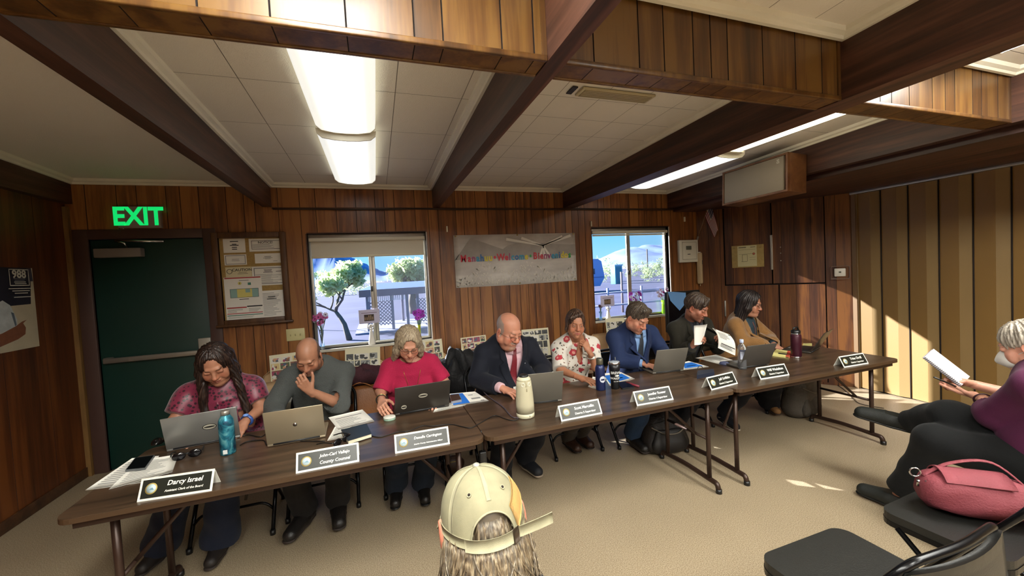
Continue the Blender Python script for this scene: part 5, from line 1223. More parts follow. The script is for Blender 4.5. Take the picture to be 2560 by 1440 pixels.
mb = MB(); mb.sph((0, 0, .075), (.10, .05, .075), 20, 12); mb.build('body', mat('purse_brown', '#3a2416', .45, bump=(90, .3)), pu)
MB().tube(arc((0, 0, .12), .06, 0, PI, 10, (1, 0, 0), (0, 0, 1)), .006, 8).build('handle', mat('purse_brown', ''), pu); MB().tube([(-.05, -.04, .115), (.05, -.04, .115)], .004, 6).build('zip', mat('brass', ''), pu)
# red bag on the foreground chair
RB = mat('red_canvas', '#742e37', .75, bump=(140, .35), var=(7, .08))
p = onZ(2432, 1290, .465); rb = thing('canvas_bag', 'dusty red canvas bag lying on a padded foreground chair', 'bag', (2.30, -3.70, .463), -.75)
P = []
for i in range(15):
    u = -1+2*i/14; e = (1-abs(u)**3.2)**.5 if abs(u) < 1 else 0
    P.append([(.185*u, (.10*math.cos(a)*(1+.08*math.sin(4*a+3*u)))*(.45+.55*e), .085+(.095*math.sin(a) if math.sin(a) > 0 else .085*math.sin(a))*(.45+.55*e)*(1+.07*math.sin(5*a-4*u))) for a in np.linspace(0, 2*PI, 33)[:-1]])
mb = MB(); mb.grid(P, 0, closed=True); n = len(mb.V); mb.F += [tuple(range(32)), tuple(range(n-1, n-33, -1))]; mb.I += [0, 0]; mb.S += [True, True]; mb.K += [None, None]; mb.build('body', RB, rb)
mb = MB(); g = [[(x, .10*math.cos(a), .09+.1*math.sin(a)) for a in np.linspace(.2, 2.4, 10)] for x in np.linspace(-.12, .1, 6)]; mb.grid(g, 0, .006); mb.build('flap', RB, rb)
MB().tube(smooth_path([(-.17, .0, .15), (-.06, .03, .21), (.08, .04, .225), (.18, .0, .13)], 6), .011, 8, flat=.35).build('shoulder_strap', RB, rb)
MB().tube([(-.195+.02*math.cos(a), -.0, .16+.02*math.sin(a)) for a in np.linspace(0, 2*PI, 15)[:-1]], .0035, 6, closed=True).build('ring', CHROME, rb)
MB().tube([(-.188, -.01, .13), (-.186, -.005, .1)], .007, 8).build('clasp', CHROME, rb)
MB().tube([(-.17, -.03, .14), (-.165, -.055, .06)], .005, 6).build('zip', mat('zip_dark', '#3b1d20', .6), rb)
MB().tube(smooth_path([(2.02, -3.93, .42), (1.99, -3.95, .25), (2.06, -3.93, .1), (2.14, -3.92, .012)], 6), .008, 6, flat=.3).build('hanging_strap', mat('strap_plum', '#4b1d28', .7), label='plum strap dangling from the padded chair to the floor', cat='strap')

# ------------------------------------------------------------------ window sill memorials
PINK = [mat('petal_%s' % n_, c_, .6) for n_, c_ in (('pink', '#c45d97'), ('violet', '#9a2fb0'), ('white', '#d9d6ea'), ('magenta', '#b63fc0'))]; STEM = mat('stem_green', '#4f6a3a', .7)
def flowers(x, z, y, top_z, vase_h, label, pal, n, rad, vm, seed, vr=.022):
    rnd = random.Random(seed); t = thing('flower_vase', label, 'flowers', (x, y, z), 0, 'flower vases on the window sills')
    MB().lathe([(vr*.8, 0), (vr, .004), (vr*.75, vase_h*.6), (vr*1.05, vase_h)], 18).build('vase', vm, t)
    for k in range(n):
        a = rnd.uniform(0, 2*PI); rr = rad*math.sqrt(rnd.random()); c = Vector((rr*math.cos(a), rr*math.sin(a)*.45, top_z-z+rnd.uniform(-rad*.7, rad*.5)))
        MB().tube([(0, 0, vase_h*.3), (c.x*.3, c.y*.3, vase_h), tuple(c)], .0022, 5).build('stem', STEM, t)
        mb = MB(); nrm = Vector((c.x*3, -.6, .3)).normalized(); u = nrm.orthogonal().normalized(); w = nrm.cross(u); R = rnd.uniform(.024, .036)*(.8 if rad < .05 else 1)
        for q_ in range(9):
            b0 = 2*PI*q_/9; d = (u*math.cos(b0)+w*math.sin(b0)); s = nrm.cross(d)
            mb.add([c, c+d*R*.6+s*R*.3+nrm*.004, c+d*R+nrm*.006, c+d*R*.6-s*R*.3+nrm*.004], [(0, 1, 2, 3)], 0)
        mb.sph(c+nrm*.003, R*.25, 8, 6, 1); mb.build('blossom', [pal[k % len(pal)], mat('blossom_heart', '#6b2a5a', .7)], t)
    return t
GLV = mat('vase_clear', '#eaf2fa', .05, trans=.9, ior=1.25); YGV = mat('vase_yellow', '#d8e02e', .15, trans=.5); GRV = mat('vase_lime', '#9fd836', .15, trans=.4); BLV = mat('vase_blue', '#a8ccf0', .1, trans=.7)
yS = .026
flowers(onY(806, 862, yS).x, W1[2], yS, onY(800, 795, yS).z, .21, 'glass vase of pink daisies at the left end of the left window sill', [PINK[0], PINK[0], PINK[2]], 16, .085, GLV, 3)
flowers(onY(1049, 835, yS).x, W1[2], yS, onY(1046, 785, yS).z, .17, 'yellow vase of violet flowers at the right end of the left window sill', [PINK[1], PINK[3]], 13, .065, YGV, 5, .019)
flowers(onY(1502, 795, yS).x, W2[2], yS, onY(1498, 764, yS).z, .12, 'pale blue vase with a few dark and white flowers in the right window', [mat('petal_dark', '#4a2f38', .7), PINK[2]], 5, .04, BLV, 8)
flowers(onY(1590, 790, yS).x, W2[2], yS, onY(1582, 740, yS).z, .15, 'bunch of magenta flowers behind the head of the man in the blue suit', [PINK[3], PINK[1], PINK[2]], 15, .085, GLV, 11)
flowers(onY(1660, 785, yS).x, W2[2], yS, onY(1660, 730, yS).z, .2, 'lime vase of white and plum blossoms at the right end of the right window sill', [PINK[2], PINK[2], mat('petal_plum', '#8a2f6a', .6)], 14, .1, GRV, 13, .035)
def card(px0, px1, y, label, sill_z, seed):
    a = onY(*px0, y); b_ = onY(*px1, y); cx = (a.x+b_.x)/2; w = (b_.x-a.x)/2; h = (a.z-b_.z)/2; cz = (a.z+b_.z)/2
    t = thing('memorial_card', label, 'card', (cx, y, cz), 0, 'memorial cards on the window sills'); MB().box((-w, -.002, -h), (w, .002, h), 0, .001).build('card', mat('card_lilac', '#c9c3dc', .6), t)
    mb = MB(); rect(mb, -w*.5, w*.45, -h*.65, h*.3, -.003, 0); rnd = random.Random(seed)
    for k in range(5): x0 = -w*.45+k*w*.18; rect(mb, x0, x0+w*.1, -h*.5, h*.2-rnd.random()*h*.3, -.0034, 1)
    mb.build('picture', [mat('pic_brown', '#3a2a22', .6), mat('pic_tan', '#a08468', .6)], t)
    mb = MB(); rect(mb, -w*.75, w*.75, h*.5, h*.58, -.003); mb.build('print', mat('card_ink', '#7d6a84', .7), t)
    f = thing('angel_figurine', 'white angel figurine holding up the '+label.split(' ', 2)[2][:60], 'figurine', (cx+.01, y+.012, sill_z), 0, 'angel figurines on the window sills')
    H = cz-h-sill_z
    MB().lathe([(.038, 0), (.04, .004), (.026, H*.35), (.012, H*.72), (.01, H*.76)], 18).build('gown', mat('figurine_white', '#dcd5cc', .5), f)
    MB().sph((0, 0, H*.86), H*.1, 12, 8).build('head', mat('figurine_white', ''), f)
    for s in (-1, 1): MB().tube([(s*.01, -.005, H*.7), (s*.035, -.01, H*.8), (s*.03, -.008, H*1.0)], .006, 6).build('arm', mat('figurine_white', ''), f)
    return t
card((896, 776), (950, 806), .022, 'lilac memorial card with a brown picture in the left window', W1[2], 2)
card((1501, 740), (1536, 764), .022, 'white memorial card with a brown picture in the right window', W2[2], 4)
# ------------------------------------------------------------------ organic modelling: smooth unions of tapered capsules meshed by surface nets
def V3(p): return np.array((p[0], p[1], p[2]), float)
def unit(v): v = V3(v); return v/np.linalg.norm(v)
class SDF:
    def __init__(s): s.P = []
    def put(s, fn, lo, hi, k, op): s.P.append((fn, np.array(lo, float), np.array(hi, float), k, op)); return s
    def cone(s, a, b, r0, r1=None, k=.02, op='u', flat=None):
        a, b = V3(a), V3(b); r1 = r0 if r1 is None else r1; ba = b-a; L2 = max(ba@ba, 1e-9)
        if flat is not None: fa, ff = unit(flat[0]), flat[1]
        def fn(X, Y, Z):
            x, y, z = X-a[0], Y-a[1], Z-a[2]; t = np.clip((x*ba[0]+y*ba[1]+z*ba[2])/L2, 0, 1)
            x = x-t*ba[0]; y = y-t*ba[1]; z = z-t*ba[2]; d2 = x*x+y*y+z*z
            if flat is not None:
                w = x*fa[0]+y*fa[1]+z*fa[2]; d2 = d2+w*w*(1/(ff*ff)-1)
            return np.sqrt(d2)-(r0+t*(r1-r0))
        m = max(r0, r1)*max(1, flat[1] if flat is not None else 1)
        return s.put(fn, np.minimum(a, b)-m, np.maximum(a, b)+m, k, op)
    def ell(s, c, r, R=None, k=.02, op='u'):
        c = V3(c); r = np.array(r, float); R = np.eye(3) if R is None else np.array(R)
        def fn(X, Y, Z):
            x, y, z = X-c[0], Y-c[1], Z-c[2]
            q = [(x*R[0, i]+y*R[1, i]+z*R[2, i]) for i in range(3)]
            k0 = np.sqrt(sum((q[i]/r[i])**2 for i in range(3))); k1 = np.sqrt(sum((q[i]/r[i]**2)**2 for i in range(3)))+1e-9
            return k0*(k0-1)/k1
        m = np.abs(R)@r
        return s.put(fn, c-m, c+m, k, op)
    def cyl(s, a, b, r, k=.003, op='n'):
        a, b = V3(a), V3(b); L = np.linalg.norm(b-a); u = (b-a)/L
        def fn(X, Y, Z):
            x, y, z = X-a[0], Y-a[1], Z-a[2]; t = x*u[0]+y*u[1]+z*u[2]
            d = np.sqrt(np.maximum(x*x+y*y+z*z-t*t, 0))-r
            return np.maximum(d, np.maximum(-t, t-L))
        return s.put(fn, np.minimum(a, b)-r, np.maximum(a, b)+r, k, op)
    def half(s, p, n, lo, hi, k=.004, op='n'):
        p, n = V3(p), unit(n)
        return s.put(lambda X, Y, Z: (X-p[0])*n[0]+(Y-p[1])*n[1]+(Z-p[2])*n[2], lo, hi, k, op)
    def bounds(s):
        U = [q for q in s.P if q[4] == 'u']
        return np.min([q[1] for q in U], 0), np.max([q[2] for q in U], 0)
    @staticmethod
    def comb(A, d, k, op):
        if op == 'u':
            h = np.clip(.5+.5*(A-d)/k, 0, 1); return A*(1-h)+d*h-k*h*(1-h)
        d = -d; h = np.clip(.5-.5*(A-d)/k, 0, 1); return A*(1-h)+d*h+k*h*(1-h)
    def eval(s, pts):
        X, Y, Z = (np.asarray(pts, float)[..., i] for i in range(3)); A = np.full(X.shape, 9.)
        for fn, lo, hi, k, op in s.P: A = s.comb(A, fn(X, Y, Z), k, op)
        return A
    def mesh(s, h):
        lo, hi = s.bounds(); lo = lo-3*h; hi = hi+3*h; n = np.ceil((hi-lo)/h).astype(int)+1
        F = np.full(n, 1., np.float32); ax = [lo[i]+h*np.arange(n[i]) for i in range(3)]
        for fn, a, b, k, op in s.P:
            pad = k+3*h; i0 = np.maximum(np.floor((a-pad-lo)/h).astype(int), 0); i1 = np.minimum(np.ceil((b+pad-lo)/h).astype(int)+1, n)
            if (i1 <= i0).any(): continue
            sl = tuple(slice(i0[i], i1[i]) for i in range(3))
            d = fn(ax[0][sl[0]][:, None, None], ax[1][sl[1]][None, :, None], ax[2][sl[2]][None, None, :])
            F[sl] = s.comb(F[sl], d, k, op)
        return nets(F, lo, h)
def nets(F, lo, h):
    S = F < 0; c = np.zeros(tuple(x-1 for x in F.shape), np.uint8)
    offs = [(i, j, k) for i in (0, 1) for j in (0, 1) for k in (0, 1)]
    sh = c.shape
    for o in offs: c += S[o[0]:o[0]+sh[0], o[1]:o[1]+sh[1], o[2]:o[2]+sh[2]]
    act = (c > 0) & (c < 8); ids = np.argwhere(act); idx = np.full(sh, -1, np.int32); idx[act] = np.arange(len(ids))
    P = np.zeros((len(ids), 3)); cnt = np.zeros(len(ids))
    for a in offs:
        for ax in range(3):
            if a[ax]: continue
            b = list(a); b[ax] = 1
            fa = F[ids[:, 0]+a[0], ids[:, 1]+a[1], ids[:, 2]+a[2]]; fb = F[ids[:, 0]+b[0], ids[:, 1]+b[1], ids[:, 2]+b[2]]
            m = (fa < 0) != (fb < 0); t = fa[m]/(fa[m]-fb[m]); q = np.array(a, float)[None].repeat(m.sum(), 0); q[:, ax] += t; P[m] += q; cnt[m] += 1
    P = (P/cnt[:, None]+ids)*h+lo; Q = []
    for ax in range(3):
        u, v = [(1, 2), (2, 0), (0, 1)][ax]
        sa = [slice(None)]*3; sb = [slice(None)]*3; sa[ax] = slice(0, -1); sb[ax] = slice(1, None)
        ch = S[tuple(sa)] != S[tuple(sb)]; e = np.argwhere(ch)
        e = e[(e[:, u] > 0) & (e[:, v] > 0) & (e[:, u] < F.shape[u]-1) & (e[:, v] < F.shape[v]-1)]
        def cell(du, dv): q = e.copy(); q[:, u] -= du; q[:, v] -= dv; return idx[q[:, 0], q[:, 1], q[:, 2]]
        q = np.stack([cell(1, 1), cell(0, 1), cell(0, 0), cell(1, 0)], 1)
        ins = S[e[:, 0], e[:, 1], e[:, 2]]; q[~ins] = q[~ins][:, ::-1]; Q.append(q)
    return P, np.concatenate(Q)
def relax(V, Q, n=1, f=.5):
    for _ in range(n):
        A = np.zeros_like(V); c = np.zeros(len(V))
        for i in range(4):
            for j in (1, 3): np.add.at(A, Q[:, i], V[Q[:, (i+j) % 4]]); np.add.at(c, Q[:, i], 1)
        V = V*(1-f)+f*A/np.maximum(c, 1)[:, None]
    return V
def raw(name, V, Q, mats, parent, col=None, mi=None, label=None, origin=None):
    me = bpy.data.meshes.new(name); V = np.asarray(V, np.float32)-(np.asarray(origin, np.float32) if origin is not None else 0)
    me.from_pydata(V.tolist(), [], Q if isinstance(Q, list) else Q.tolist())
    for m in (mats if isinstance(mats, (list, tuple)) else [mats]): me.materials.append(m)
    me.polygons.foreach_set('use_smooth', np.ones(len(me.polygons), bool))
    if mi is not None: me.polygons.foreach_set('material_index', np.asarray(mi, np.int32))
    if col is not None:
        a = me.color_attributes.new('Col', 'FLOAT_COLOR', 'POINT'); a.data.foreach_set('color', np.c_[col, np.ones(len(col))].astype(np.float32).ravel())
    me.update(); o = bpy.data.objects.new(name, me); C.objects.link(o); o.parent = parent
    if label: o['label'] = label
    return o
def vcol_mat(name, rough=.5, sub=.0, bump=None):
    if name in _M: return _M[name]
    m = bpy.data.materials.new(name); m.use_nodes = True; nt = m.node_tree; b = nt.nodes['Principled BSDF']; b.inputs['Roughness'].default_value = rough
    a = nd(nt, 'ShaderNodeVertexColor', layer_name='Col'); tc = nd(nt, 'ShaderNodeTexCoord'); n = nd(nt, 'ShaderNodeTexNoise', Scale=38., Detail=5.)
    nt.links.new(tc.outputs['Object'], n.inputs['Vector']); r = nd(nt, 'ShaderNodeMapRange'); r.inputs['To Min'].default_value = .86; r.inputs['To Max'].default_value = 1.14
    nt.links.new(n.outputs['Fac'], r.inputs['Value']); x = nd(nt, 'ShaderNodeVectorMath', operation='SCALE'); nt.links.new(a.outputs['Color'], x.inputs[0]); nt.links.new(r.outputs['Result'], x.inputs['Scale'])
    nt.links.new(x.outputs[0], b.inputs['Base Color'])
    if sub: b.inputs['Subsurface Weight'].default_value = sub; b.inputs['Subsurface Radius'].default_value = (.012, .005, .003); b.inputs['Subsurface Scale'].default_value = .6
    if bump:
        n2 = nd(nt, 'ShaderNodeTexNoise', Scale=bump[0], Detail=2.); nt.links.new(tc.outputs['Object'], n2.inputs['Vector']); bp = nd(nt, 'ShaderNodeBump', Strength=bump[1], Distance=.002)
        nt.links.new(n2.outputs['Fac'], bp.inputs['Height']); nt.links.new(bp.outputs['Normal'], b.inputs['Normal'])
    _M[name] = m; return m
SKIN = vcol_mat('skin', .5, .12, (240., .12))

def head_matrix(fwd, roll=0.):
    f = unit(fwd); r = unit(np.cross(f, (0, 0, 1))); u = np.cross(r, f); c, s = math.cos(roll), math.sin(roll)
    return np.stack([c*r+s*u, f, -s*r+c*u], 1)          # columns: subject's right, forward, up
def gauss(p, c, s): return np.exp(-(((p-np.array(c))/np.array(s))**2).sum(1))

def make_head(h):
    """head in its own frame (x right, y forward, z up; eyes at z=0), returns verts, quads, colours"""
    g = h.get; fw, jw = g('fw', 1.), g('jw', 1.); S = SDF()
    S.ell((0, -.014, .032), (.073*fw, .094, g('topr', .084)), k=.02)
    S.ell((0, .022, -.03), (.061*fw, .064, .088), k=.03)
    S.cone((-.044*fw*jw, .012, -.062), (0, .068, -.097), .026*jw, .019, k=.025); S.cone((.044*fw*jw, .012, -.062), (0, .068, -.097), .026*jw, .019, k=.025)
    S.ell((0, .078, -.101), (.017*jw, .013, .013), k=.016)
    for s in (-1, 1):
        S.ell((s*.043*fw, .058, -.031), (.023, .021, .02), k=.02)                    # cheekbone
        S.ell((s*.036*fw, .06, -.056), (.022*g('cheek', 1.), .018, .022), k=.02)
    S.cone((-.03, .081, .019), (.03, .081, .019), .011, k=.014)                      # brow ridge
    for s in (-1, 1): S.ell((s*.031*fw, .099, -.003), (.019, .014, .0125), k=.013, op='n')
    ns = g('nose', 1.)
    S.cone((0, .083, .010), (0, .1035+.004*(ns-1), -.033), .0085, .0118*ns, k=.012); S.ell((0, .105, -.036), (.012*ns, .0115*ns, .0105*ns), k=.008)
    for s in (-1, 1): S.ell((s*.0125*ns, .0945, -.039), (.0085*ns, .0095, .0078), k=.007)
    for s in (-1, 1): S.ell((s*.0062*ns, .1005, -.0475), (.0035, .005, .003), k=.003, op='n')
    sm = g('smile', 0.)
    S.ell((0, .079, -.069), (.029, .016, .017), k=.014)                              # muzzle
    for s in (-1, 1):
        S.cone((0, .0945, -.0635), (s*(.021+.006*sm), .082-.004*sm, -.0672+.006*sm), .0058, .0028, k=.005)
        S.cone((0, .0925, -.0745), (s*(.020+.006*sm), .0825-.004*sm, -.0705+.006*sm), .0066, .0028, k=.005)
    S.cone((-.024-.004*sm, .0865, -.0688+.005*sm), (0, .1015, -.0693), .0016, .002, k=.003, op='n'); S.cone((.024+.004*sm, .0865, -.0688+.005*sm), (0, .1015, -.0693), .0016, .002, k=.003, op='n')
    if sm:
        for s in (-1, 1): S.cone((s*.026, .093, -.045), (s*.036, .08, -.068), .002, .0025, k=.012, op='n')
    op = g('eyes', 'down')
    for s in (-1, 1):                                                                # eyelids over the eyeballs
        c = np.array((s*.0315*fw, .0765, -.002))
        if op == 'down': S.cone(c+(-.006, .001, .0016), c+(.006, .001, .0016), .0128, k=.004)
        else:
            S.cone(c+(-.006, .0005, .0062), c+(.006, .0005, .0062), .0112, k=.004); S.cone(c+(-.006, -.001, -.0075), c+(.006, -.001, -.0075), .0108, k=.004)
    for s in (-1, 1):                                                                # ears
        R = np.array([[1, s*.25, 0], [-s*.25, 1, 0.2], [0, -.2, 1]]); R /= np.linalg.norm(R, axis=0)
        eo = g('ear', 0.); S.ell((s*(.0755*fw+eo), -.012, -.014+eo*.6), (.0085+eo*.3, .019, .031), R, k=.006+eo*.3); S.ell((s*(.083*fw+eo), -.008, -.012+eo*.6), (.006, .011, .02), R, k=.006, op='n'); S.ell((s*.0765*fw, -.004, -.040), (.007, .008, .009), k=.006)
    nr = g('neck', .052)
    nb = g('neck_base', (0, -.035, -.175)); S.cone((0, -.022, -.06), nb, nr, nr*1.12, k=.03)
    if g('chin2'): S.ell((0, .03, -.112), (.05, .045, .03*g('chin2')), k=.03)
    if g('beardvol'): S.ell((0, .083, -.106), (.02, .013, .024), k=.012); S.cone((-.02, .091, -.056), (.02, .091, -.056), .005, k=.006)
    V, Q = S.mesh(.0026); V = relax(V, Q, 1, .35)
    # colours
    sk = np.array(srgb(g('skin', '#b98468'))); col = np.tile(sk, (len(V), 1)); P = V
    red = np.array([1.12, .84, .8])
    m = gauss(P, (.04*fw, .07, -.035), (.022, .04, .02))+gauss(P, (-.04*fw, .07, -.035), (.022, .04, .02))+1.1*gauss(P, (0, .11, -.036), (.014, .02, .014))
    m += .8*gauss(P, (.08*fw, -.01, -.015), (.012, .03, .035))+.8*gauss(P, (-.08*fw, -.01, -.015), (.012, .03, .035))
    col *= 1+(red-1)*np.clip(m, 0, 1)[:, None]*g('flush', .8)
    def mix(mask, c): nonlocal col; w = np.clip(mask, 0, 1)[:, None]; col = col*(1-w)+np.array(srgb(c))*w
    lipz = P[:, 2]-(-.0693+.2*sm*.006*(np.abs(P[:, 0])/.02)**2)
    lm = (np.abs(P[:, 0]) < .022+.006*sm)*(P[:, 1] > .078)*(lipz < .0075*(1-(P[:, 0]/.027)**2)+.0015)*(lipz > -.0105*(1-(P[:, 0]/.027)**2))
    mix(lm*g('lipw', .6), g('lips', '#9a5648'))
    if sm > 1: mix((np.abs(P[:, 0]) < .0165)*(P[:, 1] > .084)*(np.abs(lipz+.0012) < .0022)*.8, '#d8cec2')
    else: mix((np.abs(P[:, 0]) < .021)*(P[:, 1] > .08)*(np.abs(lipz) < .0011)*.8, '#4a2a24')
    for s in (-1, 1):
        x = (P[:, 0]*s-.034*fw)/.019; z0 = .0205-.004*x*x+.0015*x
        mix((np.abs(x) < 1)*(P[:, 1] > .05)*(np.abs(P[:, 2]-z0) < .0032*(1.1-.5*np.clip(x, 0, 1)))*g('browk', .8), g('brow', '#4a3527'))
        # lash line
        xe = P[:, 0]*s-.0315*fw
        zl = (-.0085-.0 if op == 'down' else -.0005)+(.0022*(xe/.012)**2 if op == 'down' else 0)
        mix((np.abs(xe) < .0135)*(P[:, 1] > .07)*(np.abs(P[:, 2]-zl) < .0016)*.85*(op == 'down'), '#2a1a14')
        mix(gauss(P, (s*.0315*fw, .085, .004), (.016, .03, .008))*g('shadow', .25), '#7a4a3a')
    if g('stubble'):
        b = (P[:, 2] < -.045)*(P[:, 1] > -.005)*(P[:, 2] > -.125)*1.; b *= 1-lm
        mix(b*g('stubble'), g('beardcol', '#4a4440'))
    if g('beard') == 'goatee':
        b = ((np.abs(P[:, 0]) < .021)*(P[:, 2] < -.078)*(P[:, 1] > .055)+(np.abs(P[:, 0]) < .027)*(P[:, 2] < -.0565)*(P[:, 2] > -.064)*(P[:, 1] > .07))*1.; mix(b*.9, g('beardcol'))
    if g('beard') == 'moustache':
        mix(((np.abs(P[:, 0]) < .03)*(P[:, 2] < -.051)*(P[:, 2] > -.0635)*(P[:, 1] > .07))*.75, g('beardcol')); mix(((np.abs(P[:, 0]) < .03)*(P[:, 2] < -.083)*(P[:, 2] > -.112)*(P[:, 1] > .06))*.45, g('beardcol'))
    if g('cropped'):   # very short hair on the sides and back of a bald head
        k = g('cropped'); side = (P[:, 2] > -.045)*(P[:, 2] < .062+.03*np.clip(-P[:, 1]/.08, -1, 1))*(P[:, 1] < .028-.35*np.abs(P[:, 2]-.01)); ear = (np.abs(P[:, 0]) > .0765*fw)
        mix((side*(1-ear))*.8, k)
    if g('scalp'): mix((P[:, 1] < .03)*(P[:, 2] > -.09)*(np.abs(P[:, 0]) < .0775*fw)*1., g('scalp'))
    # eyeballs
    eV, eQ, eC = [], [], []
    if True:
        for s in (-1, 1):
            c = np.array((s*.0315*fw, .0765, -.002)); mb = MB(); mb.sph((0, 0, 0), .0118, 18, 12); v = np.array(mb.V)
            look = unit(g('look', (0, 1, -.02 if op != 'down' else -.6))); d = v@look/.0118
            cc = np.tile(np.array(srgb('#d8cfc6')), (len(v), 1)); cc[d > .86] = srgb(g('iris', '#4a3424')); cc[d > .955] = srgb('#0c0908')
            eV.append(v+c); eQ.append([tuple(f) for f in mb.F]); eC.append(cc)
    off = len(V); QQ = Q.tolist()
    for v, q, cc in zip(eV, eQ, eC): QQ += [tuple(i+off for i in f) for f in q]; off += len(v)
    return np.concatenate([V]+eV), QQ, np.concatenate([col]+eC)

def make_hand(wrist, d, n, side, curl=(.35, .4, .45, .5), thumb=.4, spread=.10, scale=1., skin='#b98468', base=0.):
    """d: wrist to knuckles, n: palm normal (out of the palm); side +1 right hand, -1 left hand"""
    d = unit(d); n = unit(V3(n)-d*(V3(n)@d)); x = np.cross(n, d)*side*-1.         # thumb side
    W = V3(wrist); loc = lambda a, b_, c: W+(x*a+d*b_-n*c)*scale                   # c up = back of the hand
    S = SDF(); bx = (.028, .0095, -.0095, -.027); by = (.086, .090, .086, .078)
    for i in range(4): S.cone(loc(bx[i]*.45, .005, 0), loc(bx[i], by[i], .001), .0125*scale, .0105*scale, k=.012)
    S.cone(loc(0, -.03, 0), loc(0, .012, 0), .0245*scale, .021*scale, k=.02, flat=(n, .78))
    S.ell(loc(.02, .034, -.010), (.017*scale,)*3, k=.012); S.ell(loc(-.02, .04, -.007), (.014*scale,)*3, k=.012)
    Ls = ((.042, .025, .020), (.046, .029, .021), (.043, .027, .021), (.034, .020, .018)); tips = []
    for i in range(4):
        p = np.array((bx[i], by[i], .001)); a = base+curl[i]*.9; sp = spread*(1.5-i)/1.5*.6; r = (.0088, .0083, .0078, .0068) if i < 3 else (.0076, .0071, .0067, .006)
        for j in range(3):
            v = np.array((math.sin(sp)*math.cos(a), math.cos(a)*math.cos(sp), -math.sin(a))); q = p+v*Ls[i][j]
            S.cone(loc(*p), loc(*q), r[j]*scale, r[j+1]*scale, k=.0035); 
            if j: S.ell(loc(*p), (r[j]*1.12*scale,)*3, k=.004)
            p = q; a += curl[i]*(1.15 if j == 0 else .8)
        tips.append((p, v, r[3]))
    p = np.array((.022, .022, -.006)); v = unit((.72, .66, -.25)); q = p+v*.036; S.cone(loc(*p), loc(*q), .0145*scale, .0105*scale, k=.012)
    v2 = unit((.62-.75*thumb, .75, -.3-.35*thumb)); q2 = q+v2*.031; S.cone(loc(*q), loc(*q2), .0103*scale, .0092*scale, k=.004)
    v3 = unit((.5-1.1*thumb, .85, -.3-.4*thumb)); q3 = q2+v3*.025; S.cone(loc(*q2), loc(*q3), .0092*scale, .0072*scale, k=.004); tips.append((q3, v3, .0075))
    V, Q = S.mesh(.0021); col = np.tile(np.array(srgb(skin)), (len(V), 1))
    kn = sum(np.exp(-((V-loc(*t[0]))**2).sum(1)/(.011*scale)**2) for t in tips); col *= 1+np.clip(kn, 0, 1)[:, None]*np.array((.10, -.06, -.05))
    for t in tips:                                                                   # nails
        up_ = -n*1.; c = loc(*t[0])-n*scale*t[2]*.75; mk = np.exp(-((V-c)**2).sum(1)/(.0048*scale)**2)
        col = col*(1-np.clip(mk, 0, 1)[:, None]*.55)+np.array(srgb('#d8a896'))*np.clip(mk, 0, 1)[:, None]*.55
    return V, Q, col

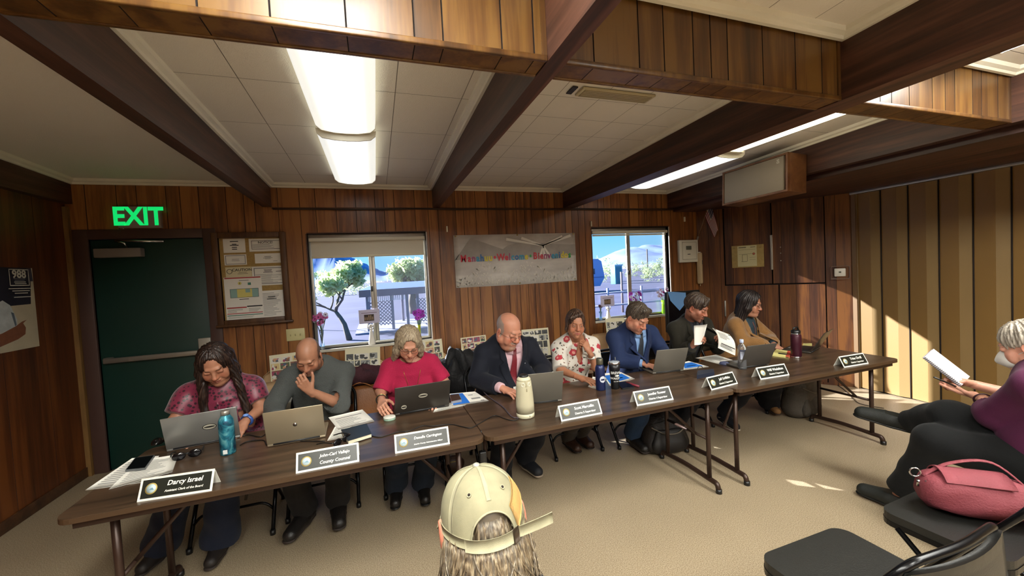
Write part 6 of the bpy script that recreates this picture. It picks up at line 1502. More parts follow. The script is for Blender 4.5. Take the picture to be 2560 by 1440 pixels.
class Person:
    def __init__(s, label, hip, neck, yaw=0., g=1., group=None, **k):
        s.k = k; s.hip, s.neck = V3(hip), V3(neck); s.g = g
        s.f = unit((math.sin(yaw), -math.cos(yaw), 0)) if not k.get('fwd') else unit(k['fwd']); s.r = unit(np.cross(s.f, (0, 0, 1)))
        s.up = unit(s.neck-s.hip); s.ft = unit(s.f-s.up*(s.f@s.up))
        s.root = thing('person', label, 'person', (s.hip[0], s.hip[1], 0), 0, group); s.o = np.array((s.hip[0], s.hip[1], 0))
        sw = k.get('sw', .19); tilt = k.get('shtilt', 0.)
        s.sh = {sd: s.neck+s.r*sw*sg-s.up*(.045+sg*tilt)+s.ft*k.get('shf', .0) for sd, sg in (('R', 1), ('L', -1))}
        s.skin = k.get('skin', '#b98468'); s.BV, s.BQ, s.BC = [], [], []; s.nb = 0
        s.arm = {}
    def torso(s, S, off, belly=True, k=.03):
        g, H, N, f, r, up = s.g, s.hip, s.neck, s.ft, s.r, s.up; w = s.k.get('wide', 1.)
        fl = (f, s.k.get('depth', .70)); pt = lambda t, fo=0.: H+(N-H)*t+f*fo
        pts = [(pt(-.06), .165*w), (pt(.12), .165*w), (pt(.38), .145*w*(1 if not s.k.get('belly') else 1.08)), (pt(.62), .155*w), (pt(.84, -.005), .150*w), (pt(.955, -.015), .085*w)]
        for (a, ra), (b, rb) in zip(pts[:-1], pts[1:]): S.cone(a, b, ra*g+off, rb*g+off, k=.045, flat=fl)
        for sd in 'RL':
            S.cone(pt(.9, -.008), s.sh[sd]-s.up*.012, .062*g+off, .055*g+off, k=.045)
            S.cone(N+up*.02-f*.02, s.sh[sd]+up*.004, .042*g+off, .044*g+off, k=.05)
        b = s.k.get('belly', 0)
        if b: S.ell(pt(.28, .055+.05*b), (.15*g*w+off, .105+.05*b+off, .15+off), np.stack([r, f, up], 1), k=.06)
        bu = s.k.get('bust', 0)
        if bu:
            for sg in (-1, 1): S.ell(pt(.66, .085)+r*sg*.075*w, (.07*bu+off, .058*bu+off, .07*bu+off), np.stack([r, f, up], 1), k=.04)
    def set_arm(s, sd, elbow, wrist): s.arm[sd] = (V3(elbow), V3(wrist))
    def arms(s, S, off, sd, t0=0., t1=2., loose=0., k=.025, ramp=0.):
        e, w = s.arm[sd]; a = s.sh[sd]; g = s.g
        if t0 < 1:
            b = a+(e-a)*min(t1, 1.); S.cone(a, b, .054*g+off, .054*g+( .044-.054)*g*min(t1, 1.)+off+loose*.6, k=k)
        if t1 > 1:
            b = e+(w-e)*(t1-1); S.cone(e, b, .043*g+off+loose*.6, .043*g+(.029-.043)*g*(t1-1)+off+loose, k=k)
    def add_body(s, V, Q, col):
        q = Q if isinstance(Q, list) else Q.tolist()
        s.BV.append(V); s.BQ += [tuple(i+s.nb for i in f) for f in q]; s.BC.append(col); s.nb += len(V)
    def body_core(s):
        """continuous skin surface of the trunk, arms and legs (mostly under the clothes)"""
        S = SDF(); s.torso(S, -.014); 
        for sd in s.arm: s.arms(S, -.006, sd)
        S.cone(s.neck+s.up*.06-s.ft*.0, s.neck-s.up*.03, .05*s.k.get('hs', 1.), .062, k=.03)
        for L in s.k.get('legs', []): hp, kn, an = L; S.cone(hp, kn, .075*s.g, .052*s.g, k=.03); S.cone(kn, an, .05*s.g, .034*s.g, k=.02)
        V, Q = S.mesh(.0075); V = relax(V, Q, 1); s.add_body(V, Q, np.tile(np.array(srgb(s.skin)), (len(V), 1)))
    def head(s, pos, fwd, roll, spec, scale=1.):
        spec = dict(spec); spec.setdefault('skin', s.skin); s.HM = head_matrix(fwd, roll); s.HP = V3(pos); s.HS = scale
        nb = s.HM.T@((s.neck+s.up*.0-s.ft*.005)-s.HP)/scale; spec['neck_base'] = tuple(nb)
        V, Q, col = make_head(spec); s.add_body(s.hw(V), Q, col); s.spec = spec
    def hw(s, V): return (np.asarray(V)*s.HS)@s.HM.T+s.HP
    def hand(s, sd, d, n, **k):
        sc = k.pop('scale', 1.)*(.92+.08*s.g) ; V, Q, col = make_hand(s.arm[sd][1], d, n, 1 if sd == 'R' else -1, skin=s.skin, scale=sc, **k); s.add_body(V, Q, col)
    def finish(s):
        raw('body', np.concatenate(s.BV), s.BQ, SKIN, s.root, np.concatenate(s.BC), origin=s.o)
    def part(s, name, S, m, h=.006, rl=1, wrinkle=0., seed=0, mi=None, label=None):
        V, Q = S.mesh(h); V = relax(V, Q, rl)
        if wrinkle:
            rnd = random.Random(seed+len(V)); W = np.zeros(len(V))
            for _ in range(7):
                kv = np.array([rnd.gauss(0, 1), rnd.gauss(0, 1), rnd.gauss(0, .8)]); kv *= rnd.uniform(18, 42)/np.linalg.norm(kv); ph = rnd.uniform(0, 6)
                env = np.sin(V@(kv[[1, 2, 0]]*.35)+ph*2); W += np.sin(V@kv+ph+1.5*env)*np.clip(env, 0, 1)
            N = vnorm(V, Q); V = V+N*(W*wrinkle)[:, None]
        return raw(name, V, Q, m, s.root, mi=mi, origin=s.o, label=label)
    # surface helpers ---------------------------------------------------------
    def front(s, S, uv, off=.004):
        """points on the front of S above torso coordinates (u right of the subject, v up from the neck base)"""
        A = np.asarray(uv, float); base = s.neck+A[..., :1]*s.r+A[..., 1:2]*s.up
        ws = np.linspace(.34, -.12, 93); P = base[..., None, :]+ws[:, None]*s.ft; D = S.eval(P); ins = D < 0
        i = np.where(ins.any(-1), ins.argmax(-1), len(ws)-1); i0 = np.maximum(i-1, 0)
        da = np.take_along_axis(D, i0[..., None], -1)[..., 0]; db = np.take_along_axis(D, i[..., None], -1)[..., 0]
        t = np.clip(da/(da-db+1e-9), 0, 1); w = ws[i0]+(ws[i]-ws[i0])*t
        return base+(w[..., None]+off)*s.ft
    def patch(s, name, S, U, m, off=.004, thick=.003, label=None, parent=None):
        P = s.front(S, U, off)-s.o; mb = MB(); mb.grid(P, 0, thick); o = mb.build(name, m, parent or s.root, recalc=True)
        if label: o['label'] = label
        return o
    def neckring(s, name, m, r=.062, h=.04, gap=.35, lean=.012, dz=-.005, fo=.0, parent=None, flare=.008, drop=.025):
        rows = []
        for i in range(29):
            a = gap+(2*PI-2*gap)*i/28; dirv = s.ft*math.cos(a)+s.r*math.sin(a); fr = (1+math.cos(a))/2
            b0 = s.neck+s.up*(dz-drop*fr)+dirv*(r+flare)+s.ft*fo; b1 = b0+s.up*h*(1-.25*fr)-dirv*flare; rows.append([b0-s.o, b1-s.o])
        mb = MB(); mb.grid(rows, 0, .004); return mb.build(name, m, parent or s.root, recalc=True)
    def hair(s, S, m, h=.0036, lock=.0016, freq=34, name='hair', seed=1):
        V, Q = S.mesh(h); V = relax(V, Q, 1, .4); N = vnorm(V, Q); a = np.arctan2(V[:, 0], V[:, 1]-.0); z = V[:, 2]
        rnd = random.Random(seed); w = sum(np.sin(a*fq+ph+z*kz)*am for fq, ph, kz, am in ((freq, rnd.random()*6, 14, 1), (freq*1.9, rnd.random()*6, -22, .6), (freq*.43, rnd.random()*6, 25, 1.1)))
        V = V+N*(w*lock)[:, None]; return raw(name, s.hw(V), Q, m, s.root, origin=s.o)
    def glasses(s, m, w=.024, hgt=.017, round_=.5, y=.099, z=-.004, thick=.0014):
        gl = None
        for sg in (-1, 1):
            P = []
            for a in np.linspace(0, 2*PI, 25)[:-1]:
                ca, sa = math.cos(a), math.sin(a); e = round_; x = math.copysign(abs(ca)**e, ca)*w; zz = math.copysign(abs(sa)**e, sa)*hgt
                P.append(s.hw([(sg*.0325+x, y-.0025*((sg*.0325+x)/.03)**2, z+zz)])[0]-s.o)
            mb = MB(); mb.tube(P, thick*s.HS, 6, 0, closed=True); o = mb.build('glasses' if gl is None else 'lens_rim', m, s.root if gl is None else gl); gl = gl or o
        mb = MB(); mb.tube([s.hw([q])[0]-s.o for q in ((-.0325+w, y-.001, z+.004), (0, y+.002, z+.006), (.0325-w, y-.001, z+.004))], thick*s.HS, 6); mb.build('bridge', m, gl)
        for sg in (-1, 1):
            mb = MB(); mb.tube([s.hw([q])[0]-s.o for q in ((sg*(.0325+w), y-.008, z+.005), (sg*.0775, .05, z+.006), (sg*.081, -.005, z+.004), (sg*.078, -.025, z-.02))], thick*s.HS, 6); mb.build('temple', m, gl)
    def legs(s, legs, m, r=(.088, .064, .052), flare=0., name='trousers', h=.0075, wrinkle=.003, hem=.02):
        S = SDF(); pr = s.hip
        S.cone(pr-s.r*.06*s.g, pr+s.r*.06*s.g, .125*s.g, .125*s.g, k=.05, flat=(s.up, .9))
        for hp, kn, an in legs:
            hp, kn, an = V3(hp), V3(kn), V3(an); S.cone(hp, kn, r[0]*s.g, r[1]*s.g, k=.04); mid = kn+(an-kn)*.5; S.cone(kn, mid, r[1]*s.g, (r[1]+r[2])/2*s.g, k=.03); S.cone(mid, an, (r[1]+r[2])/2*s.g, r[2]*s.g+flare, k=.03)
            d = unit(an-kn); S.cyl(an-d*hem, an+d*.16, .16, k=.006)
        return s.part(name, S, m, h, 1, wrinkle, 5)
    def shoe(s, ankle, toe, m, sole=None, L=.25, W=.045, high=.0, open_=False, pitch=0.):
        """ankle: point above the heel; toe: horizontal direction"""
        a = V3(ankle); t = unit((toe[0], toe[1], 0)) if not pitch else unit(toe); up = np.array((0, 0, 1.)) if not pitch else unit(np.cross(np.cross(t, (0, 0, 1)), t)); fl = a-up*.075
        S = SDF(); P = lambda y, z: fl+t*y+up*z
        S.cone(P(-.035, .045), P(.05, .045), W*.82, W*.85, k=.03); S.cone(P(.05, .05), P(L-.09, .036), W*.98, W*.84, k=.03, flat=(up, .92)); S.cone(P(-.02, .05), P(.0, .09+high), W*.85, W*.75, k=.03)
        S.half(P(0, .012), up, P(0, 0)-.3, P(0, 0)+.3, k=.004); S.cyl(P(-.0, .092+high), P(-.0, .3), .09, k=.004)
        V, Q = S.mesh(.0048); o = raw('shoe', V, Q, m, s.root, origin=s.o)
        S = SDF(); S.cone(P(-.035, .012), P(.05, .012), W*.86, W*.88, k=.02, flat=(up, .3)); S.cone(P(.05, .012), P(L-.085, .012), W*.93, W*.84, k=.02, flat=(up, .28)); S.half(P(0, .001), up, P(0, 0)-.3, P(0, 0)+.3, k=.003)
        V, Q = S.mesh(.0048); raw('sole', V, Q, sole or m, o, origin=s.o); return o
def vnorm(V, Q):
    Q = np.asarray(Q); d1 = V[Q[:, 2]]-V[Q[:, 0]]; d2 = V[Q[:, 3]]-V[Q[:, 1]]; n = np.cross(d1, d2); N = np.zeros_like(V)
    for i in range(4): np.add.at(N, Q[:, i], n)
    return N/(np.linalg.norm(N, axis=1, keepdims=True)+1e-12)
def fabric(name, col, rough=.85, bump=(260, .25), var=(5, .08), sheen=.04): return mat(name, col, rough, bump=bump, var=var, sheen=sheen, spec=.25)
def hairmat(name, dark, mid, light, rough=.42):
    if name in _M: return _M[name]
    m = bpy.data.materials.new(name); m.use_nodes = True; nt = m.node_tree; b = nt.nodes['Principled BSDF']; b.inputs['Roughness'].default_value = rough; b.inputs['Specular IOR Level'].default_value = .4
    tc = nd(nt, 'ShaderNodeTexCoord'); mp = nd(nt, 'ShaderNodeMapping'); mp.inputs['Scale'].default_value = (160, 160, 12); n = nd(nt, 'ShaderNodeTexNoise', Scale=1., Detail=3., Distortion=.4)
    nt.links.new(tc.outputs['Object'], mp.inputs[0]); nt.links.new(mp.outputs[0], n.inputs['Vector']); r = ramp(nt, [(.3, dark), (.5, mid), (.72, light)]); nt.links.new(n.outputs['Fac'], r.inputs[0]); nt.links.new(r.outputs[0], b.inputs['Base Color'])
    bp = nd(nt, 'ShaderNodeBump', Strength=.5, Distance=.003); nt.links.new(n.outputs['Fac'], bp.inputs['Height']); nt.links.new(bp.outputs['Normal'], b.inputs['Normal'])
    _M[name] = m; return m
def hair_short(top=.014, side=.008, fw=1., line=.056, back=-.07, part=0., quiff=0.):
    S = SDF(); S.ell((0, -.016, .036), (.073*fw+side, .093+side, .083+top), k=.01)
    if quiff: S.cone((-.035, .055, .098), (.035, .05, .1), .022*quiff, .02*quiff, k=.025)
    S.ell((0, .118, -.012), (.066*fw, .075, line+.012), k=.012, op='n')
    for s in (-1, 1): S.ell((s*.075*fw, .03, -.045), (.03, .042, .05), k=.01, op='n'); S.ell((s*.085*fw, -.012, -.016), (.022, .022, .033), k=.008, op='n')
    S.half((0, -.03, back), (0, -.35, 1), (-.2, -.2, -.25), (.2, .2, .0), k=.006)
    S.ell((0, -.004, .022), (.066*fw, .082, .075), k=.004, op='n'); S.cone((0, -.01, -.05), (0, -.02, -.2), .056, k=.008, op='n')
    return S
def hair_long(fw=1., length=.2, side=.014, top=.014, line=.054, vol=.024, part=0., fr=.02, back=True, flip=0.):
    S = SDF(); S.ell((0, -.018, .036), (.074*fw+side, .095+side, .084+top), k=.01)
    S.ell((0, .122, -.02), (.062*fw, .08, line+.022), k=.012, op='n'); S.ell((0, .092, line-.045), (.05*fw, .04, .05), k=.012, op='n'); S.ell((0, -.004, .02), (.066*fw, .082, .072), k=.004, op='n'); S.cone((0, .0, -.05), (0, -.01, -.25), .05, k=.01, op='n')
    for s in (-1, 1):
        S.cone((s*.072*fw, .015, .035), (s*.083*fw, .012, -.05), vol*.7, vol, k=.02); S.cone((s*.083*fw, .012, -.05), (s*(.083+flip)*fw, fr, -.06-length), vol, vol*.7, k=.02)
        S.cone((s*.06*fw, -.055, .02), (s*.066*fw, -.055, -.06-length*.95), vol*1.2, vol, k=.025)
    if back: S.cone((0, -.08, .03), (0, -.08, -.06-length), vol*1.5, vol*1.2, k=.03)
    return S
# ------------------------------------------------------------------ people
GP = 'people seated behind the tables'
HAND_REST = dict(curl=(.25, .28, .32, .36), thumb=.2)
def std_legs(p, kn, an, hx=.085):
    return [(p.hip+p.r*hx*sg+p.f*.02, V3(kn[i]), V3(an[i])) for i, sg in ((0, 1), (1, -1))]
def blouse(p, name, m, off=.012, to=1., loose=.012, h=.006, wr=.0022, neck=(.075, .06, .075), puff=0., hem=True, vneck=None):
    S = SDF(); p.torso(S, off)
    for sd in p.arm:
        p.arms(S, off, sd, 0, to, loose)
        if puff: S.ell(p.sh[sd]+(p.arm[sd][0]-p.sh[sd])*.35, (.07+puff, .07+puff, .09), k=.03)
    F_ = SDF(); F_.P = list(S.P)
    for sd in p.arm:
        e, w = p.arm[sd]; a = p.sh[sd]
        if to <= 1: b = a+(e-a)*to; d = unit(e-a)
        else: b = e+(w-e)*(to-1); d = unit(w-e)
        S.cyl(b-d*.001, b+d*.14, .13 if to < 1 and not p.k.get('tight') else .068, k=.004)
    S.ell(p.neck+p.up*.035+p.ft*.025, neck, np.stack([p.r, p.ft, p.up], 1), k=.008, op='n')
    if vneck: wedge(p, S, *vneck)
    p.part(name, S, m, h, 1, wr, 3); return F_
def wedge(p, S, v0, slope, u0=0., depth=-.02):
    n0, r, up, f = p.neck, p.r, p.up, p.ft
    def fn(X, Y, Z):
        x, y, z = X-n0[0], Y-n0[1], Z-n0[2]; u = x*r[0]+y*r[1]+z*r[2]; v = x*up[0]+y*up[1]+z*up[2]; w = x*f[0]+y*f[1]+z*f[2]
        return np.maximum((np.abs(u)-u0-np.maximum(v-v0, 0)*slope)*.9+np.where(v < v0, .02+(v0-v), 0), depth-w)
    return S.put(fn, p.hip-.5, p.neck+.5, .006, 'n')
def suit(p, jm, sm, tie=None, v0=-.34, slope=.20, cuff=.03, lap_w=.065, h=.006, wr=.0026, shirt_name='shirt', open_v=None, collar=True):
    to = 2-cuff
    S = SDF(); p.torso(S, -.004)
    for sd in p.arm: p.arms(S, -.002, sd, .0, 2.0, .006)
    SH = SDF(); SH.P = list(S.P)
    for sd in p.arm:
        e, w = p.arm[sd]; d = unit(w-e); S.cyl(w+d*.002, w+d*.14, .1, k=.003)
    S.ell(p.neck+p.up*.045+p.ft*.02, (.058, .055, .05), np.stack([p.r, p.ft, p.up], 1), k=.006, op='n'); p.part(shirt_name, S, sm, h, 1, .001, 2)
    J = SDF(); p.torso(J, .013)
    for sd in p.arm: p.arms(J, .013, sd, 0, to, .014)
    JF = SDF(); JF.P = list(J.P)
    for sd in p.arm:
        e, w = p.arm[sd]; d = unit(w-e); b = e+(w-e)*(to-1); J.cyl(b, b+d*.14, .12, k=.004)
    J.ell(p.neck+p.up*.05+p.ft*.03, (.068, .07, .07), np.stack([p.r, p.ft, p.up], 1), k=.008, op='n'); wedge(p, J, v0, slope)
    jk = p.part('jacket', J, jm, h, 1, wr, 7)
    for sg in (-1, 1):
        U = []
        for v in np.linspace(v0+.01, .03, 15):
            e = (v-v0)*slope; fr = (v-v0)/(.03-v0); wd = lap_w*min(1, fr*1.9) if fr < .72 else (lap_w*.45 if fr < .78 else lap_w*.8*(1-.3*(fr-.78)/.22))
            U.append([(sg*(e-.004+wd*q), v) for q in np.linspace(0, 1, 5)])
        p.patch('lapel', JF, U, jm, .006, .005, parent=jk)
    for i in range(2):
        c = p.front(JF, [(-.004, v0-.03-.1*i)], .002)[0]-p.o; mb = MB(); mb.sph(c, .008, 10, 6); mb.build('button', BLACK, jk)
    if collar:
        p.neckring('collar', sm, .061, .042, .30, parent=None)
        for sg in (-1, 1): p.patch('collar_point', SH, [[(sg*(.012+.050*b_), .036-.01*b_-(.062+.01*b_)*a_*(1-.35*b_)) for b_ in np.linspace(0, 1, 5)] for a_ in np.linspace(0, 1, 4)], sm, .010, .003)
    if tie is not None:
        wv = lambda v: .016+.028*min(1, max(0, (-.03-v)/.3)); p.patch('tie', SH, [[(wv(v)*q, v) for q in np.linspace(-1, 1, 7)] for v in np.linspace(.0, v0-.16, 16)], tie, .008, .004)
        c = p.front(SH, [(0, .008)], .008)[0]-p.o; mb = MB(); mb.sph((0, 0, 0), (.019, .013, .017), 12, 8, 0, frame(c, p.r, p.ft, p.up)); mb.build('tie_knot', tie, p.root)
    return JF, SH, jk

# 1 woman, maroon dotted blouse --------------------------------------------
p = Person('person in a maroon dotted blouse with long dark hair behind the silver laptop', (-1.13, -1.46, .53), (-1.17, -1.58, 1.01), .0, 1.04, GP, bust=.95, belly=.5, sw=.165, skin='#a8745a', depth=.78)
p.set_arm('L', (-.93, -1.62, .83), (-.985, -1.79, .80)); p.set_arm('R', (-1.40, -1.66, .82), (-1.30, -1.78, .79))
kn = ((-1.30, -1.88, .52), (-1.08, -1.92, .52)); an = ((-1.50, -1.70, .09), (-1.16, -1.80, .09)); p.k['legs'] = std_legs(p, kn, an)
p.body_core(); p.head((-1.14, -1.71, 1.175), (.10, -.83, -.50), -.10, dict(fw=1.04, cheek=1.25, smile=.5, brow='#2c1f18', lips='#8f463f', nose=1.02, chin2=.5), 1.0)
p.hand('L', (-.25, -.85, -.42), (-.25, .2, -.95), **HAND_REST); p.hand('R', (.3, -.9, -.1), (0, 0, -1), **HAND_REST); p.finish()
dots = bpy.data.materials.new('dotted_satin'); dots.use_nodes = True; nt = dots.node_tree; b = nt.nodes['Principled BSDF']; b.inputs['Roughness'].default_value = .42; b.inputs['Sheen Weight'].default_value = .3
tc = nd(nt, 'ShaderNodeTexCoord'); vo = nd(nt, 'ShaderNodeTexVoronoi', Scale=46., Randomness=.75); nt.links.new(tc.outputs['Object'], vo.inputs['Vector']); r = ramp(nt, [(.0, '#2a0c18'), (.34, '#2a0c18'), (.42, '#74203a'), (1, '#74203a')]); nt.links.new(vo.outputs['Distance'], r.inputs[0]); nt.links.new(r.outputs[0], b.inputs['Base Color'])
F_ = blouse(p, 'blouse', dots, .016, .72, .02, puff=.012, neck=(.07, .06, .085), wr=.003)
p.neckring('collar', dots, .066, .035, .5); p.patch('neck_tie', F_, [[(.007*q+.012*math.sin(v*20), v) for q in (-1, 0, 1)] for v in np.linspace(-.05, -.2, 8)], dots, .004, .003)
p.hair(hair_long(1.04, .30, .014, .012, .094, .029, fr=.19, flip=.03), hairmat('hair_espresso', '#120b0a', '#22150f', '#4a342a'), seed=2, lock=.0022)
w = p.arm['L'][1]; d = unit(w-p.arm['L'][0]); mb = MB(); cc = w-d*.02-p.o; u = unit(np.cross(d, (0, 0, 1))); v = np.cross(u, d)
mb.tube([cc+(u*math.cos(a)+v*math.sin(a))*.034 for a in np.linspace(0, 2*PI, 21)[:-1]], .009, 8, 0, closed=True, flat=.4); wt = mb.build('watch', mat('watch_blue', '#2c4a8c', .4), p.root)
MB().sph(cc+v*.036, (.017, .017, .009), 12, 8).build('watch_face', mat('watch_face', '#6f95d8', .15), wt)
JEAN = fabric('dark_denim', '#161c2c', .85, (300, .3)); p.legs(p.k['legs'], JEAN, (.1, .078, .085), .018, 'jeans')
for i in range(2): p.shoe(an[i], (-.25+.2*i, -1), mat('sandal_dark', '#1c1613', .6), mat('sandal_sole', '#2a201a', .7), .23, .042)

# 2 bald man, grey sweater --------------------------------------------------
p = Person('person with a bald head and grey sweater resting his chin on his fist', (-.58, -1.40, .53), (-.59, -1.55, 1.035), .0, 1.04, GP, sw=.175, skin='#a5745a')
p.set_arm('L', (-.445, -1.69, .80), (-.60, -1.815, .945)); p.set_arm('R', (-.86, -1.62, .82), (-.80, -1.80, .79))
kn = ((-.74, -1.86, .53), (-.46, -1.86, .53)); an = ((-.70, -1.68, .10), (-.50, -1.66, .10)); p.k['legs'] = std_legs(p, kn, an)
p.body_core(); p.head((-.615, -1.69, 1.16), (-.12, -.80, -.58), .05, dict(fw=.98, brow='#2e221b', cropped='#3b3029', stubble=.45, beardcol='#4a3b33', nose=1.12, jw=1.05), 1.0)
p.hand('L', (-.45, -.35, .82), (-.2, .9, .35), curl=(.95, 1.05, 1.1, 1.1), thumb=.1); p.hand('R', (.35, -.9, -.1), (0, 0, -1), **HAND_REST); p.finish()
SWT = fabric('grey_knit', '#4a4d4b', .95, (150, .5), (4, .12))
S = SDF(); p.torso(S, .012); p.arms(S, .012, 'R', 0, 1.9, .012); p.arms(S, .012, 'L', 0, 1.18, .016)
for sd, t in (('R', .9), ('L', .16)):
    e, w = p.arm[sd]; d = unit(w-e); q = e+(w-e)*t; S.cyl(q, q+d*.2, .12 if sd == 'R' else .062, k=.004); 
S.ell(p.neck+p.up*.045+p.ft*.02, (.062, .06, .055), np.stack([p.r, p.ft, p.up], 1), k=.008, op='n'); p.part('sweater', S, SWT, .006, 1, .003, 4)
p.neckring('neckband', SWT, .062, .022, 0.02, drop=.03, dz=.0)
p.legs(p.k['legs'], fabric('dark_trousers', '#1d1a18', .85), (.1, .075, .07), .012)
BOOT = mat('boot_leather', '#191614', .45, bump=(120, .2)); BSOLE = mat('boot_sole', '#2b211b', .7)
p.shoe(an[0], (-.35, -1), BOOT, BSOLE, .29, .052, .04); p.shoe(an[1], (.1, -1), BOOT, BSOLE, .29, .052, .04)

# 3 woman, pink sweater -----------------------------------------------------
p = Person('person in a bright pink sweater with shoulder-length grey-blond hair and glasses', (.06, -1.40, .53), (.065, -1.54, 1.015), .0, 1.0, GP, bust=.9, belly=.2, sw=.15, skin='#c08a70', depth=.76)
p.set_arm('R', (-.165, -1.60, .82), (-.165, -1.83, .815)); p.set_arm('L', (.30, -1.60, .83), (.22, -1.80, .79))
kn = ((-.08, -1.84, .52), (.14, -1.84, .52)); an = ((-.10, -1.62, .10), (.09, -1.66, .10)); p.k['legs'] = std_legs(p, kn, an)
p.body_core(); p.head((.05, -1.65, 1.165), (.02, -.86, -.50), .03, dict(fw=1., flush=1., brow='#7a6248', lips='#9c544c', cheek=1.1), .98)
p.hand('R', (.0, -.95, -.1), (.55, -.1, -.8), curl=(.45, .5, .55, .6), thumb=.35, base=.1); p.hand('L', (-.3, -.9, -.1), (0, 0, -1), **HAND_REST); p.finish()
PNK = fabric('pink_knit', '#a01b40', .85, (170, .4), (4, .06))
F_ = blouse(p, 'sweater', PNK, .014, .97, .016, neck=(.088, .06, .062), wr=.0024)
p.patch('necklace', F_, [[(s_*.062*(1-t)**.8+.0015*q, -.03-.19*t) for q in (-1, 1)] for s_ in (1,) for t in np.linspace(0, 1, 12)], mat('gold_chain', '#caa05a', .3, .9), .003, .001)
p.patch('necklace', F_, [[(-.062*(1-t)**.8+.0015*q, -.03-.19*t) for q in (-1, 1)] for t in np.linspace(0, 1, 12)], mat('gold_chain', ''), .003, .001)
p.hair(hair_long(1.0, .085, .018, .017, .082, .03, fr=-.005, flip=.02), hairmat('hair_ashblond', '#5f5244', '#94836c', '#c3b496'), seed=5, lock=.002)
p.glasses(mat('glasses_tortoise', '#2a211e', .3), .024, .0165, .7)
w = p.arm['R'][1]; d = unit(w-p.arm['R'][0]); u = unit(np.cross(d, (0, 0, 1))); v = np.cross(u, d)
for k, mm in ((.035, BLACK), (.05, mat('gold_chain', ''))): MB().tube([w-d*k-p.o+(u*math.cos(a)+v*math.sin(a))*.0345 for a in np.linspace(0, 2*PI, 21)[:-1]], .0035, 6, 0, closed=True).build('bracelet', mm, p.root)
p.legs(p.k['legs'], fabric('wide_denim', '#1b2431', .85, (300, .3)), (.095, .072, .075), .012, 'jeans', hem=.0)
for i in range(2): p.shoe(an[i], (-.12+.1*i, -1), BOOT, BLACK, .25, .043, .07)

# 4 man, navy suit, red tie -------------------------------------------------
p = Person('person in a navy suit and red tie with glasses, behind the pale camera tower', (.80, -1.42, .54), (.86, -1.54, 1.05), .12, 1.16, GP, belly=1.1, sw=.205, skin='#bb8168', wide=1.08, depth=.78, hs=1.15)
p.set_arm('R', (.565, -1.62, .82), (.685, -1.885, .795)); p.set_arm('L', (1.12, -1.64, .84), (1.01, -1.84, .79))
kn = ((.70, -1.90, .54), (1.0, -1.90, .54)); an = ((.70, -1.66, .10), (.93, -1.60, .10)); p.k['legs'] = std_legs(p, kn, an, .1)
p.body_core(); p.head((.825, -1.69, 1.195), (.34, -.84, -.40), .02, dict(fw=1.02, jw=1.2, cheek=1.35, chin2=1.1, neck=.062, cropped='#8a837c', flush=1.2, brow='#8a7a6c', nose=1.25, lipw=.35, beard='moustache', beardcol='#8d7f74', browk=.5), 1.14)
p.hand('R', (.55, -.80, -.18), (.15, 0, -1), curl=(.22, .25, .3, .35), thumb=.25, scale=1.04); p.hand('L', (-.3, -.9, -.1), (0, 0, -1), **HAND_REST); p.finish()
NAVYS = fabric('navy_suit', '#11141f', .8, (260, .2)); PINKS = fabric('pale_pink_cotton', '#c9a5ac', .8, (300, .15))
JF, SH, jk = suit(p, NAVYS, PINKS, mat('red_silk', '#6b1420', .45, bump=(200, .2)), -.36, .24, .14)
c = p.front(JF, [(-.105, -.115)], .010)[0]-p.o; MB().sph(c, .007, 8, 6).build('lapel_pin', CHROME, jk)
p.glasses(mat('glasses_dark', '#1c1817', .3), .022, .013, .8, y=.1035, z=-.014, thick=.0011)
p.legs(p.k['legs'], fabric('navy_trousers', '#0d0f17', .85), (.1, .076, .072), .01)
for i in range(2): p.shoe(an[i], (.0+.2*i, -1), mat('navy_canvas', '#14161c', .7), mat('sole_tan', '#8a7a68', .7), .29, .05)

# 5 woman, floral blouse ----------------------------------------------------
p = Person('person smiling in a white floral blouse with her chin on her hand', (1.46, -1.40, .53), (1.495, -1.54, 1.01), -.1, .96, GP, bust=.85, sw=.15, skin='#a56f52', tight=1)
p.set_arm('L', (1.59, -1.70, .80), (1.50, -1.765, .955)); p.set_arm('R', (1.27, -1.68, .81), (1.335, -1.88, .785))
kn = ((1.36, -1.80, .50), (1.52, -1.80, .50)); an = ((1.44, -1.40, .10), (1.58, -1.38, .10)); p.k['legs'] = std_legs(p, kn, an)
p.body_core(); p.head((1.44, -1.655, 1.185), (-.22, -.96, -.10), .10, dict(fw=.97, smile=.95, eyes='open', look=(-.05, 1, -.03), brow='#4a382c', browk=.55, lips='#a8564e', lipw=.8, cheek=1.15, jw=.92), .96)
p.hand('L', (-.42, .18, .88), (-.35, .9, -.1), curl=(.95, 1., 1.05, 1.1), thumb=.2, scale=.92); p.hand('R', (.5, -.85, -.12), (.1, 0, -1), **HAND_REST); p.finish()
flo = bpy.data.materials.new('floral_cotton'); flo.use_nodes = True; nt = flo.node_tree; b = nt.nodes['Principled BSDF']; b.inputs['Roughness'].default_value = .75
tc = nd(nt, 'ShaderNodeTexCoord'); nz = nd(nt, 'ShaderNodeTexNoise', Scale=26., Detail=2.); ad = nd(nt, 'ShaderNodeMixRGB'); ad.blend_type = 'ADD'; ad.inputs[0].default_value = .035
nt.links.new(tc.outputs['Object'], nz.inputs['Vector']); nt.links.new(tc.outputs['Object'], ad.inputs[1]); nt.links.new(nz.outputs['Color'], ad.inputs[2])
